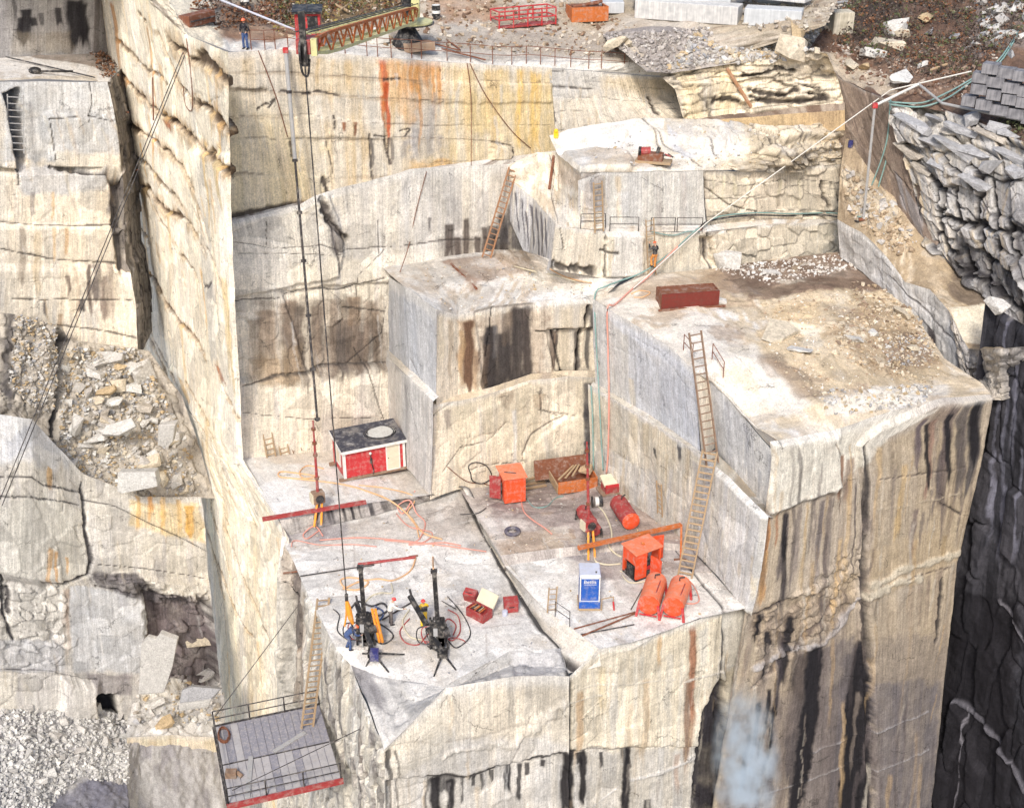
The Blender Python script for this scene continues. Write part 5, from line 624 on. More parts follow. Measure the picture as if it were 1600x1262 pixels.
class MB:
    def __init__(s): s.v = []; s.f = []
    def add(s, v, f): n = len(s.v); s.v += [tuple(map(float, p)) for p in v]; s.f += [tuple(i + n for i in q) for q in f]; return s
    def box(s, c, d, R=None, taper=1.0):
        x, y, z = [q / 2 for q in d]; P = [Vector((a * x * (taper if k > 0 else 1), b * y * (taper if k > 0 else 1), k * z)) for k in (-1, 1) for a, b in ((-1, -1), (1, -1), (1, 1), (-1, 1))]
        if R is not None: P = [R @ p for p in P]
        c = Vector(c); return s.add([p + c for p in P], [(3, 2, 1, 0), (4, 5, 6, 7), (0, 1, 5, 4), (1, 2, 6, 5), (2, 3, 7, 6), (3, 0, 4, 7)])
    def bar(s, a, b, w, h=None):
        a, b = Vector(a), Vector(b); d = b - a; h = h or w; R = d.to_track_quat('Z', 'Y').to_matrix(); return s.box((a + b) / 2, (w, h, d.length), R)
    def tube(s, path, r, n=8, cap=True):
        path = [Vector(p) for p in path]; m = len(path); rs = r if isinstance(r, (list, tuple)) else [r] * m; V = []; F = []; up = Vector((0.13, 0.2, 1)).normalized()
        for i, p in enumerate(path):
            d = (path[min(i + 1, m - 1)] - path[max(i - 1, 0)]); d = d.normalized() if d.length > 1e-9 else Vector((0, 0, 1))
            u = d.cross(up); u = u.normalized() if u.length > 1e-3 else d.orthogonal().normalized(); v = d.cross(u)
            V += [p + (u * math.cos(2 * math.pi * k / n) + v * math.sin(2 * math.pi * k / n)) * rs[i] for k in range(n)]
        for i in range(m - 1): F += [(i * n + k, i * n + (k + 1) % n, (i + 1) * n + (k + 1) % n, (i + 1) * n + k) for k in range(n)]
        if cap: F += [tuple(range(n - 1, -1, -1)), tuple((m - 1) * n + k for k in range(n))]
        return s.add(V, F)
    def ball(s, c, r, n=8):
        c = Vector(c); r = r if isinstance(r, (tuple, list)) else (r, r, r); V = []; F = []; m = n // 2
        for i in range(m + 1):
            t = math.pi * i / m
            for k in range(n): a = 2 * math.pi * k / n; V.append(c + Vector((r[0] * math.sin(t) * math.cos(a), r[1] * math.sin(t) * math.sin(a), r[2] * math.cos(t))))
        for i in range(m): F += [(i * n + k, (i + 1) * n + k, (i + 1) * n + (k + 1) % n, i * n + (k + 1) % n) for k in range(n)]
        return s.add(V, F)
    def build(s, name, mat, parent=None, smooth=False, bevel=0.0, loc=None):
        me = bpy.data.meshes.new(name); me.from_pydata(s.v, [], s.f); me.validate(); me.update(); me.materials.append(MATS[mat] if isinstance(mat, str) else mat)
        if smooth: me.shade_smooth()
        o = bpy.data.objects.new(name, me); COL.objects.link(o)
        if parent: o.parent = parent
        if loc is not None: o.location = loc
        if bevel:
            q = o.modifiers.new('bevel', 'BEVEL'); q.width = bevel; q.segments = 2; q.limit_method = 'ANGLE'
        return o
def tag(o, label, cat, group=None, kind=None):
    o['label'] = label; o['category'] = cat
    if group: o['group'] = group
    if kind: o['kind'] = kind
    return o
def thing(name, label, cat, loc, rz=0.0, group=None):
    o = bpy.data.objects.new(name, None); COL.objects.link(o); o.empty_display_size = .3; o.location = loc; o.rotation_euler = (0, 0, rz); return tag(o, label, cat, group)
RZ = math.atan2(E1[1], E1[0])
def V3(p): return Vector([float(q) for q in p])
def frame(a, b, names=None):
    p, q = V3(S(*a, names)), V3(S(*b, names)); d = q - p; return p, math.atan2(d.y, d.x), Vector((d.x, d.y)).length
def mpp(p): return float((np.array(p) - CAM) @ FW) / FPX
def above(x, y, base): return V3(U(np.array(base), x, y))          # point seen at (x, y) at the same distance as base
def spline(P, n=8):
    P = [Vector(p) for p in P]; out = []
    for i in range(len(P) - 1):
        a, b, c, d = P[max(i - 1, 0)], P[i], P[i + 1], P[min(i + 2, len(P) - 1)]
        for k in range(n):
            t = k / n; out.append(.5 * ((2 * b) + (c - a) * t + (2 * a - 5 * b + 4 * c - d) * t * t + (3 * b - a - 3 * c + d) * t ** 3))
    out.append(P[-1]); return out
def hose(px, r, mat, label, cat='hose', name='hose', names=None, lift=.05, group=None, n=6):
    P = []
    for q in px: P.append(V3(S(q[0], q[1], names)) + Vector((0, 0, lift)) if len(q) == 2 else Vector(q[2]))
    P = spline(P, n)
    if names is None or len(px[0]) == 2:
        pass
    c = P[0].copy(); m = MB().tube([p - c for p in P], r, 6); o = m.build(name, mat, smooth=True, loc=c); return tag(o, label, cat, group)
def ladder(b, t, wdt, n, mat, label, side=None, group=None, r=.035, name='ladder', flat=False):
    b, t = Vector(b), Vector(t); d = t - b; sd = Vector(side if side is not None else E1).normalized(); sd = (sd - d.normalized() * sd.dot(d.normalized())).normalized()
    o = thing(name, label, 'ladder', b, 0, group); nn = sd.cross(d.normalized())
    for s_ in (-1, 1): 
        R = Matrix((sd, nn, d.normalized())).transposed(); MB().box(d / 2 + sd * s_ * wdt / 2, (r * 1.3, r * 2.4, d.length), R).build('rail', mat, o)
    for i in range(n):
        q = d * ((i + .6) / n); MB().tube([q - sd * wdt / 2, q + sd * wdt / 2], r * .75, 6).build('rung', mat, o)
    return o
def railing(P, h, mat, label, rails=2, r=.03, name='railing', cat='railing', group=None, up=Vector((0, 0, 1))):
    P = [Vector(p) for p in P]; o = thing(name, label, cat, P[0], 0, group)
    for p in P: MB().tube([p - P[0], p - P[0] + up * h], r, 6).build('post', mat, o)
    for k in range(rails):
        z = h * (1 - .48 * k)
        MB().tube([p - P[0] + up * z for p in P], r * .8, 6).build('rail', mat, o)
    return o
def remesh(o, vox, sub=False):
    q = o.modifiers.new('remesh', 'REMESH'); q.mode = 'VOXEL'; q.voxel_size = vox; q.use_smooth_shade = True
    q = o.modifiers.new('smooth', 'SMOOTH'); q.iterations = 3; q.factor = .5
def person(label, loc, rz, J, jacket, trousers, helmet, extra=None, grip=.5):
    o = thing('person', label, 'person', loc, rz); g = {k: Vector(v) for k, v in J.items()}
    def limb(m, pts, rs): m.tube(spline([g[p] if isinstance(p, str) else Vector(p) for p in pts], 4), [rs[min(i // 4, len(rs) - 2)] * (1 - (i % 4) / 4) + rs[min(i // 4 + 1, len(rs) - 1)] * ((i % 4) / 4) for i in range(4 * (len(pts) - 1) + 1)], 10)
    b = MB(); hd = g['head']; nk = g['neck']; hv = (hd - nk).normalized(); fw = g.get('face', Vector((0, 1, 0))).normalized(); rt = fw.cross(Vector((0, 0, 1))).normalized()
    limb(b, ['hip', 'waist', 'chest', 'neck', 'head'], [.13, .12, .14, .055, .06]); b.ball(hd + hv * .04, (.077, .095, .115), 12)
    b.ball(hd + fw * .10 + hv * .02, (.016, .02, .024), 6); b.ball(hd + fw * .085 - hv * .035, (.03, .014, .008), 6)
    for s_ in (-1, 1): b.ball(hd + rt * s_ * .08 + hv * .02, (.014, .02, .03), 6); b.ball(hd + fw * .085 + rt * s_ * .03 + hv * .045, (.014, .010, .008), 6)
    jk = MB(); tr = MB(); bt = MB()
    limb(jk, ['hip', 'waist', 'chest', 'neck'], [.165, .16, .185, .075])
    for s_ in ('l', 'r'):
        sg = -1 if s_ == 'l' else 1
        limb(b, ['sh' + s_, 'el' + s_, 'wr' + s_], [.05, .04, .028]); limb(jk, ['chest', 'sh' + s_], [.13, .085]); limb(jk, ['sh' + s_, 'el' + s_, 'wr' + s_], [.082, .062, .046])
        limb(b, ['hp' + s_, 'kn' + s_, 'an' + s_], [.085, .058, .04]); limb(tr, ['hip', 'hp' + s_], [.15, .115]); limb(tr, ['hp' + s_, 'kn' + s_, 'an' + s_], [.112, .082, .068])
        a = g['an' + s_]; f = g.get('foot', Vector((0, 1, 0))); bt.tube([a + Vector((0, 0, .05)), a - Vector((0, 0, .03)) - f * .02], [.062, .06], 8); bt.tube([a - f * .06 - Vector((0, 0, .045)), a + f * .08 - Vector((0, 0, .05)), a + f * .19 - Vector((0, 0, .06))], [.05, .052, .038], 8)
        wv = (g['wr' + s_] - g['el' + s_]).normalized(); w0 = g['wr' + s_]; si = wv.cross(Vector((0, 0, 1))); si = si.normalized() if si.length > .1 else Vector((1, 0, 0)); pn = wv.cross(si)
        b.tube([w0, w0 + wv * .05, w0 + wv * .095], [.026, .036, .034], 8)                                   # palm
        for k in range(4):                                                                               # four fingers, then the thumb
            q0 = w0 + wv * .09 + si * (.018 * (k - 1.5)); l = (.062, .075, .07, .055)[k]
            b.tube([q0, q0 + wv * l * .5 - pn * l * .15, q0 + wv * l * .75 - pn * l * grip], [.0095, .009, .0075], 6)
        q0 = w0 + wv * .035 + si * .03 * sg; b.tube([q0, q0 + wv * .03 + si * .022 * sg, q0 + wv * .058 + si * .02 * sg - pn * .02], [.012, .011, .009], 6)
    body = b.build('body', 'skin', o); remesh(body, .010)
    x = jk.build('jacket', jacket, o); remesh(x, .018); x = tr.build('trousers', trousers, o); remesh(x, .018); bt.build('boots', 'cloth_black', o, smooth=True)
    h = MB(); R = 14; c = hd + hv * .065
    q = hv.to_track_quat('Z', 'Y').to_matrix(); V = []; F = []
    for i in range(6):
        t = math.pi / 2 * i / 5
        for k in range(R): a = 2 * math.pi * k / R; V.append(c + q @ Vector((.115 * math.cos(a) * math.cos(t), .135 * math.sin(a) * math.cos(t), .115 * math.sin(t))))
    for i in range(5): F += [(i * R + k, i * R + (k + 1) % R, (i + 1) * R + (k + 1) % R, (i + 1) * R + k) for k in range(R)]
    n0 = len(V)
    for k in range(R): a = 2 * math.pi * k / R; V.append(c + q @ Vector((.135 * math.cos(a), .155 * math.sin(a), -.01)))
    F += [(k, n0 + k, n0 + (k + 1) % R, (k + 1) % R) for k in range(R)]
    h.add(V, F).build('helmet', helmet, o, smooth=True)
    if extra: extra(o, g)
    return o
def pose(**k):
    J = dict(hip=(0, 0, .95), waist=(0, .01, 1.12), chest=(0, .01, 1.34), neck=(0, 0, 1.50), head=(0, .02, 1.62), shl=(-.19, 0, 1.42), shr=(.19, 0, 1.42), ell=(-.25, -.03, 1.13), elr=(.25, -.03, 1.13), wrl=(-.27, .06, .88), wrr=(.27, .06, .88), hpl=(-.10, 0, .90), hpr=(.10, 0, .90), knl=(-.12, .03, .48), knr=(.12, .03, .48), anl=(-.13, 0, .09), anr=(.13, 0, .09), face=(0, 1, 0)); J.update(k); return J
# convex broken stone
def stone_shape(seed, dims=(1, 1, 1), n=13):
    rs = random.Random(seed); bm = bmesh.new()
    for _ in range(n):
        p = [rs.uniform(-.5, .5) for _ in range(3)]; k = rs.randrange(3); p[k] = .5 * (1 if p[k] > 0 else -1) * rs.uniform(.85, 1); bm.verts.new([p[i] * dims[i] for i in range(3)])
    r = bmesh.ops.convex_hull(bm, input=bm.verts); bmesh.ops.delete(bm, geom=[e for e in r['geom_interior'] if isinstance(e, bmesh.types.BMVert)], context='VERTS')
    bmesh.ops.dissolve_limit(bm, angle_limit=.12, verts=bm.verts, edges=bm.edges); bmesh.ops.triangulate(bm, faces=bm.faces)
    bm.verts.ensure_lookup_table(); V = np.array([v.co[:] for v in bm.verts]); F = [tuple(v.index for v in f.verts) for f in bm.faces]; bm.verts.index_update()
    F = [tuple(v.index for v in f.verts) for f in bm.faces]; bm.free(); return V, F
SHAPES = [stone_shape(i, (1, .75, .5) if i % 3 else (1, .8, .8)) for i in range(14)]
STONE_COL = [(.47, .455, .43), (.41, .39, .365), (.50, .44, .345), (.37, .335, .29), (.53, .52, .495), (.32, .32, .33), (.43, .33, .205)]
SMESH = {}
def stone_mesh(i, ci, cols=None):
    k = (i, ci)
    if k not in SMESH:
        V, F = SHAPES[i]; me = bpy.data.meshes.new('boulder'); me.from_pydata(V.tolist(), [], F); ca = me.attributes.new('paint', 'FLOAT_COLOR', 'POINT'); ca.data.foreach_set('color', np.tile(np.array([*STONE_COL[ci], 1], np.float32), len(V))); me.uv_layers.new(name='UVMap'); me.materials.append(MATS['loose_stone']); SMESH[k] = me
    return SMESH[k]
def boulder(x, y, wpx, label, group=None, ci=None, asp=None, i=None, name='boulder', names=None, rot=None, sink=.25, cat='rock'):
    p = V3(S(x, y, names, 14)); s_ = wpx * mpp(p); o = bpy.data.objects.new(name, stone_mesh(random.randrange(14) if i is None else i, random.choice((0, 0, 1, 1, 2, 3, 4)) if ci is None else ci)); COL.objects.link(o)
    a = asp or (1, random.uniform(.8, 1.1), random.uniform(.7, 1.1)); o.scale = (s_ * a[0], s_ * a[1], s_ * a[2]); o.rotation_euler = rot or (random.uniform(-.5, .5), random.uniform(-.5, .5), random.uniform(0, 6.28))
    o.location = p + Vector((0, 0, s_ * a[2] * (.5 - sink) * .6)); return tag(o, label, cat, group)
def chips(name, n, poly, size, names, cols=STONE_COL, label=None, cat=None, power=2.0, sink=.1, seed=1):
    rs = random.Random(seed); V = []; F = []; Cc = []; xs = [q[0] for q in poly]; ys = [q[1] for q in poly]; nv = 0; pa = [p for p in PATCHES if p.name in names]
    U_ = np.concatenate([p.pu for p in pa]); V_ = np.concatenate([p.pv for p in pa]); PP = np.concatenate([p.P for p in pa]); ok = polysd(U_, V_, poly) > 0; PP = PP[ok]
    for _ in range(n):
        p = PP[rs.randrange(len(PP))]; s_ = size[0] + (size[1] - size[0]) * rs.random() ** power; A, T_ = SHAPES[rs.randrange(14)]
        R = np.array(Matrix.Rotation(rs.uniform(0, 6.28), 3, 'Z') @ Matrix.Rotation(rs.uniform(-.6, .6), 3, 'X') @ Matrix.Rotation(rs.uniform(-.6, .6), 3, 'Y'))
        W = (A * s_) @ R.T + p + np.array([rs.uniform(-.06, .06), rs.uniform(-.06, .06), s_ * (.25 - sink)]); V.append(W); F += [tuple(q + nv for q in f) for f in T_]; nv += len(W); c = np.array(rs.choice(cols)) * rs.uniform(.8, 1.15); Cc.append(np.tile([*c, 1], (len(W), 1)))
    V = np.concatenate(V); me = bpy.data.meshes.new(name); me.from_pydata(V, [], F); ca = me.attributes.new('paint', 'FLOAT_COLOR', 'POINT'); ca.data.foreach_set('color', np.concatenate(Cc).astype(np.float32).ravel()); me.uv_layers.new(name='UVMap'); me.materials.append(MATS['loose_stone'])
    o = bpy.data.objects.new(name, me); COL.objects.link(o); o['kind'] = 'stuff'
    if label: o['label'] = label; o['category'] = cat
    return o

def slabpoly(px, d, th, label, ci=0, group=None, name='stone_slab', lean=0.0):
    """broken slab: an outline standing at distance d with real thickness"""
    F_ = [V3(Y(x, y, d + lean * (y - px[0][1]) / 100)) for x, y in px]; n = len(F_); rs = random.Random(int(px[0][0] * 7 + px[0][1])); nv = (F_[1] - F_[0]).cross(F_[2] - F_[0]).normalized()
    if nv.dot(V3(CAM) - F_[0]) < 0: nv = -nv
    B_ = [p - nv * th * rs.uniform(.8, 1.2) + Vector((rs.uniform(-.08, .08), 0, rs.uniform(-.08, .08))) for p in F_]; c = sum(F_, Vector()) / n; mid = c + nv * .06
    V = [p - c for p in F_] + [p - c for p in B_] + [mid - c]; F = [(i, (i + 1) % n, 2 * n) for i in range(n)] + [(i, n + i, n + (i + 1) % n, (i + 1) % n) for i in range(n)] + [tuple(range(2 * n - 1, n - 1, -1))]
    me = bpy.data.meshes.new(name); me.from_pydata(V, [], F); bm = bmesh.new(); bm.from_mesh(me); bmesh.ops.recalc_face_normals(bm, faces=bm.faces); bm.to_mesh(me); bm.free()
    ca = me.attributes.new('paint', 'FLOAT_COLOR', 'POINT'); ca.data.foreach_set('color', np.tile(np.array([*(np.array(STONE_COL[ci]) * .84), 1], np.float32), len(V))); me.uv_layers.new(name='UVMap'); me.materials.append(MATS['granite_floor'])
    o = bpy.data.objects.new(name, me); COL.objects.link(o); o.location = c; q = o.modifiers.new('bevel', 'BEVEL'); q.width = .04; q.segments = 1; q.limit_method = 'ANGLE'; return tag(o, label, 'rock', group)
# ------------------------------------------------------------------ things on the working platform
def text(s_, size, mat, parent, loc, rot, name='lettering', depth=.004):
    c = bpy.data.curves.new(name, 'FONT'); c.body = s_; c.size = size; c.align_x = 'CENTER'; c.align_y = 'CENTER'; c.extrude = depth; t = bpy.data.objects.new('tmp', c); COL.objects.link(t)
    me = bpy.data.meshes.new_from_object(t.evaluated_get(bpy.context.evaluated_depsgraph_get())); bpy.data.objects.remove(t); me.name = name; me.materials.clear(); me.materials.append(MATS[mat])
    o = bpy.data.objects.new(name, me); COL.objects.link(o); o.parent = parent; o.location = loc; o.rotation_euler = rot; return o
def disc(mb, c, r, h, n=18, axis='Z'):
    a = {'X': Vector((1, 0, 0)), 'Y': Vector((0, 1, 0)), 'Z': Vector((0, 0, 1))}[axis] if isinstance(axis, str) else axis
    c = Vector(c); return mb.tube([c - a * h / 2, c + a * h / 2], r, n)
# red hut
p0, a, wd = frame((540, 750), (633, 736), ['hut_floor']); dp, h0, h1 = 2.5, 2.12, 2.35
t = thing('hut', 'small red hut with white corner boards and a dark flat roof', 'hut', p0 + Vector((0, 0, .02)), a)
w_ = MB(); w_.add([(0, 0, .18), (wd, 0, .18), (wd, dp, .18), (0, dp, .18), (0, 0, h0), (wd, 0, h0), (wd, dp, h1), (0, dp, h1)], [(3, 2, 1, 0), (4, 5, 6, 7), (0, 1, 5, 4), (1, 2, 6, 5), (2, 3, 7, 6), (3, 0, 4, 7)]); w_.build('wall', 'red_paint', t)
for x in (.06, wd - .06): MB().box((x, -.012, .18 + (h0 - .18) / 2), (.16, .05, h0 - .18)).build('corner_board', 'white_paint', t)
MB().box((-.012, .07, .18 + (h0 - .18) / 2), (.05, .14, h0 - .2)).build('corner_board', 'white_paint', t)
rf = MB(); z = .02; rf.add([(-.14, -.2, h0 + z), (wd + .14, -.2, h0 + z), (wd + .14, dp + .12, h1 + z + .02), (-.14, dp + .12, h1 + z + .02), (-.14, -.2, h0 + z + .1), (wd + .14, -.2, h0 + z + .1), (wd + .14, dp + .12, h1 + z + .12), (-.14, dp + .12, h1 + z + .12)], [(3, 2, 1, 0), (4, 5, 6, 7), (0, 1, 5, 4), (1, 2, 6, 5), (2, 3, 7, 6), (3, 0, 4, 7)]); rf.build('roof', 'roof_felt', t)
MB().box((wd / 2, -.222, h0 + .05), (wd + .32, .04, .19)).build('fascia', 'white_paint', t); MB().box((-.165, dp / 2, (h0 + h1) / 2 + .05), (.04, dp + .3, .17), Matrix.Rotation(math.atan2(h1 - h0, dp), 3, 'X')).build('fascia', 'white_paint', t)
d_ = MB().box((wd - .83, -.03, 1.12), (.82, .05, 1.78)).build('door', 'cream_paint', t); fr = MB()
for x in (-.44, .44): fr.box((wd - .83 + x, -.035, 1.12), (.07, .07, 1.86))
fr.box((wd - .83, -.035, .2), (.95, .07, .07)); fr.build('frame', 'white_paint', d_); MB().ball((wd - 1.16, -.09, 1.1), .035).build('handle', 'dark_steel', d_)
w2 = MB().box((-.02, 1.1, 1.3), (.05, .9, .95)).build('window', 'cream_paint', t); f2 = MB()
for y, z_, sy, sz in ((.62, 1.3, .09, 1.1), (1.58, 1.3, .09, 1.1), (1.1, .8, 1.0, .09), (1.1, 1.8, 1.0, .09)): f2.box((-.045, y, z_), (.06, sy, sz))
f2.build('frame', 'white_paint', w2)
MB().ball((wd * .43, -.09, 1.72), .10).tube([(wd * .43, 0, 1.72), (wd * .43, -.09, 1.72)], .04).build('lamp', 'white_paint', t, smooth=True)
MB().tube(spline([(wd * .43, -.05, 1.62), (wd * .44, -.06, 1.3), (wd * .45, -.06, .9), (wd * .47, -.08, .4), (wd * .46, -.1, .15)]), .035).box((wd * .44, -.06, 1.15), (.14, .08, .36)).build('cable', 'black_paint', t)
for y in (.05, dp - .1): MB().box((wd / 2 + .1, y, .08), (wd + .9, .2, .18)).build('skid', 'dark_wood', t)
rc = t.matrix_basis if False else Matrix.Translation(p0) @ Matrix.Rotation(a, 4, 'Z')
P = [rc @ Vector((wd * .70 + 1.15 * math.cos(k * .35) * (1 - k * .006), 1.25 + .85 * math.sin(k * .35), (h0 + h1) / 2 + .16 + k * .001)) for k in range(46)]; q = P[0].copy()
tag(MB().tube([p - q for p in P], .035, 6).build('cable_coil', 'hose_black', loc=q), 'black cable laid in a big loop on the roof of the red hut', 'cable')
mm = MB(); V = [Vector((0, 0, .03))] + [Vector((1.0 * math.cos(k * .35) * (1 + .05 * math.sin(k * 2.2)), .70 * math.sin(k * .35) * (1 + .06 * math.cos(k * 1.7)), .0)) for k in range(18)]; mm.add(V, [(0, k + 1, (k + 1) % 18 + 1) for k in range(18)])
q = rc @ Vector((wd * .72, 1.25, (h0 + h1) / 2 + .155)); o = mm.build('tarpaulin', 'sheet', loc=q); o.rotation_euler = (0.09, 0, a); tag(o, 'round white sheet lying on the dark roof of the red hut', 'sheet')

# blue toilet
p0, a, wd = frame((904, 952), (937, 952), ['right_floor']); hh = 2.1; dd = 1.2; a += .02
t = thing('portable_toilet', 'tall blue portable toilet with pale grey roof on the right floor', 'toilet', p0, a)
MB().box((wd / 2, dd / 2, .10), (wd * 1.12, dd * 1.1, .14)).build('base', 'wood', t); MB().box((wd / 2, dd / 2, .17 + hh / 2), (wd, dd, hh)).build('wall', 'blue_plastic', t, bevel=.02)
rf = MB().box((wd / 2, dd / 2, hh + .2), (wd * 1.08, dd * 1.08, .12), taper=.92); rf.build('roof', 'grey_plastic', t, bevel=.02); MB().box((wd / 2, -.02, .17 + hh * .60), (wd * .80, .04, hh * .70)).build('door', 'blue_plastic', t)
for x in (.03, wd - .03): MB().box((x, -.03, .17 + hh * .6), (.06, .05, hh * .78)).build('trim', 'white_paint', t)
MB().box((wd / 2, -.045, .17 + hh * .965), (wd * .86, .03, .10)).build('vent', 'white_paint', t); MB().box((wd / 2, -.03, .17 + hh * .235), (wd * .94, .05, .06)).build('trim', 'grey_plastic', t); MB().box((wd / 2, -.025, .17 + hh * .11), (wd * 1.04, .05, hh * .215)).build('kick_panel', 'blue_plastic', t)
MB().tube([(wd * .8, dd * .2, hh + .2), (wd * .8, dd * .2, hh + .34)], .05).build('vent_pipe', 'dark_steel', t); text('Bettis', .30, 'white_paint', t, (wd / 2, -.05, .17 + hh * .84), (math.pi / 2, 0, 0)); MB().box((wd * .52, -.045, .17 + hh * .755), (wd * .6, .008, .03)).build('small_print', 'grey_plastic', t)

# orange cabinets
p0, a, wd = frame((788, 786), (821, 782), ['back_floor'])
t = thing('steel_cabinet', 'closed orange steel cabinet with pale roof and its left door ajar', 'cabinet', p0, a); hb = 1.75; dd = 1.5
MB().box((wd / 2, dd / 2, hb / 2 + .05), (wd, dd, hb)).build('body', 'orange_paint', t, bevel=.02); MB().add([(-.1, -.12, hb + .06), (wd + .08, -.12, hb + .06), (wd + .02, dd * .9, hb + .3), (-.25, dd * .9, hb + .3), (-.1, -.12, hb + .12), (wd + .08, -.12, hb + .12), (wd + .02, dd * .9, hb + .36), (-.25, dd * .9, hb + .36)], [(3, 2, 1, 0), (4, 5, 6, 7), (0, 1, 5, 4), (1, 2, 6, 5), (2, 3, 7, 6), (3, 0, 4, 7)]).build('roof', 'pale_orange', t)
d_ = MB().box((-.46, .62, hb / 2 + .12), (.72, .05, hb * .92), Matrix.Rotation(-.5, 3, 'Z')).build('door', 'dull_red', t); d_['label'] = 'darker red door swung open'; MB().box((-.08, .7, hb * .45), (.06, .5, hb * .6)).build('opening', 'black_paint', t)
MB().tube([(.1, .5, hb + .32), (wd * .6, .3, hb + .26)], .03).build('lifting_bar', 'dark_steel', t)
def open_cab(px, ang, sz, lab):
    p0 = V3(S(*px)); t = thing('compressor_housing', lab, 'compressor', p0, ang); w_, d_, h_ = sz
    MB().box((0, 0, .1), (w_, d_, .16)).build('base', 'dark_steel', t); MB().box((0, 0, h_ + .05), (w_ * 1.12, d_ * 1.12, .07), Matrix.Rotation(.04, 3, 'X')).build('roof', 'pale_orange', t, bevel=.01); MB().tube([(0, 0, h_ + .08), (.08, .03, h_ + .16)], .12).build('hatch', 'rust_orange', t)
    for x in (-1, 1):
        for y in (-1, 1): MB().box((x * (w_ / 2 - .06), y * (d_ / 2 - .06), h_ / 2 + .1), (.12, .12, h_ - .1)).build('corner_post', 'orange_paint', t)
    MB().box((0, d_ / 2 - .02, h_ / 2 + .1), (w_ - .2, .04, h_ - .12)).build('back_panel', 'orange_paint', t); MB().box((-w_ / 2 + .03, -.02, h_ * .78), (.05, d_ - .22, h_ * .42)).build('side_panel', 'orange_paint', t); MB().box((-w_ * .25, -d_ / 2 + .02, h_ / 2 + .1), (w_ * .36, .05, h_ - .1)).build('front_panel', 'orange_paint', t)
    MB().box((-w_ / 2, -d_ * .1, h_ * .33), (.10, d_ * .5, h_ * .42)).build('radiator', 'black_paint', t)
    e = MB(); e.box((.1, .05, .5), (w_ * .55, d_ * .5, .6)); e.tube([(.0, -.15, .9), (.35, -.1, .95)], .16); e.box((.1, .15, 1.0), (.4, .4, .4)); e.tube([(.3, .1, 1.0), (.3, .1, h_)], .06); e.build('engine', 'dark_steel', t); MB().box((.15, -.3, .45), (.5, .18, .2)).build('manifold', 'red_paint', t)
    dr = MB().box((w_ * .82, d_ * .30, h_ * .5 + .12), (.72, .05, h_ * .86), Matrix.Rotation(-.25, 3, 'Z')).build('door', 'orange_paint', t); dr = MB().box((w_ * .12, -d_ * .82, h_ * .42), (.05, .8, h_ * .8), Matrix.Rotation(.2, 3, 'Z')).build('door', 'orange_paint', t); return t
open_cab((1001, 893), .55, (1.75, 1.3, 1.85), 'orange compressor housing with open doors and an engine inside, below the long orange beam')

# air tanks
def tank(pf, pb, r, zc, mats, lab, cat='tank', grp=None, legs=True, pipes=True):
    a = V3(S(*pf)); b = V3(S(*pb)); d = b - a; L_ = Vector((d.x, d.y)).length; rz = math.atan2(d.y, d.x) - math.pi / 2; t = thing('air_tank', lab, cat, a, rz, grp)
    m = MB(); m.tube([(0, 0, zc), (0, L_, zc)], r, 20); m.build('barrel', mats[0], t, smooth=False, bevel=.02)
    e = MB(); e.tube([(0, -.03, zc), (0, -.1, zc), (0, -.16, zc)], [r * 1.02, r * .98, r * .6], 20); e.build('front_cap', mats[1], t); e = MB(); e.tube([(0, L_ + .02, zc), (0, L_ + .1, zc), (0, L_ + .18, zc)], [r * .99, r * .9, r * .5], 20); e.build('rear_cap', mats[0], t)
    if legs:
        for y in (-.1, L_ - .1):
            for s_ in (-1, 1): MB().box((s_ * r * .98, y, (zc + .1) / 2), (.14, .10, zc + .1), Matrix.Rotation(-s_ * .14, 3, 'Y')).build('leg', mats[2], t)
            MB().box((0, y, zc * .25), (r * 1.6, .06, .07)).build('cross_bar', mats[2], t)
    if pipes:
        MB().tube([(0, L_ * .75, zc + r), (0, L_ * .75, zc + r + .2), (.25, L_ * .8, zc + r + .22)], .045).build('valve', 'dark_steel', t); MB().tube([(r * .5, L_ * .2, zc + r * .9), (r * .55, L_ * .7, zc + r * .9)], .03).build('pipe', 'dull_red', t)
    return t
tank((1012, 962), (1024, 925), .60, .85, ('pale_orange', 'orange_paint', 'red_paint'), 'orange air tank on red legs, left of the pair at the floor edge')
tank((1050, 966), (1063, 930), .60, .85, ('pale_orange', 'orange_paint', 'red_paint'), 'orange air tank on red legs, right of the pair nearest the wooden ladder foot')
tank((985, 824), (966, 798), .55, .60, ('dull_red', 'orange_paint', 'dark_steel'), 'rusty red air tank with orange end lying on the back floor behind the beam', legs=False)
tank((928, 838), (910, 806), .42, .55, ('dull_red', 'dull_red', 'dark_steel'), 'dark red motor drum lying behind the red mast on the back floor', 'motor')
t = thing('cable_reel', 'black cable reel with a white drum on the back floor', 'reel', V3(S(932, 788)), .1)
for x in (-.3, .3): disc(MB(), (x, 0, .36), .36, .07, 18, 'X').build('flange', 'black_paint', t)
disc(MB(), (0, 0, .36), .30, .26, 18, 'X').build('drum', 'white_paint', t); disc(MB(), (.18, 0, .36), .32, .16, 18, 'X').build('winding', 'hose_black', t)
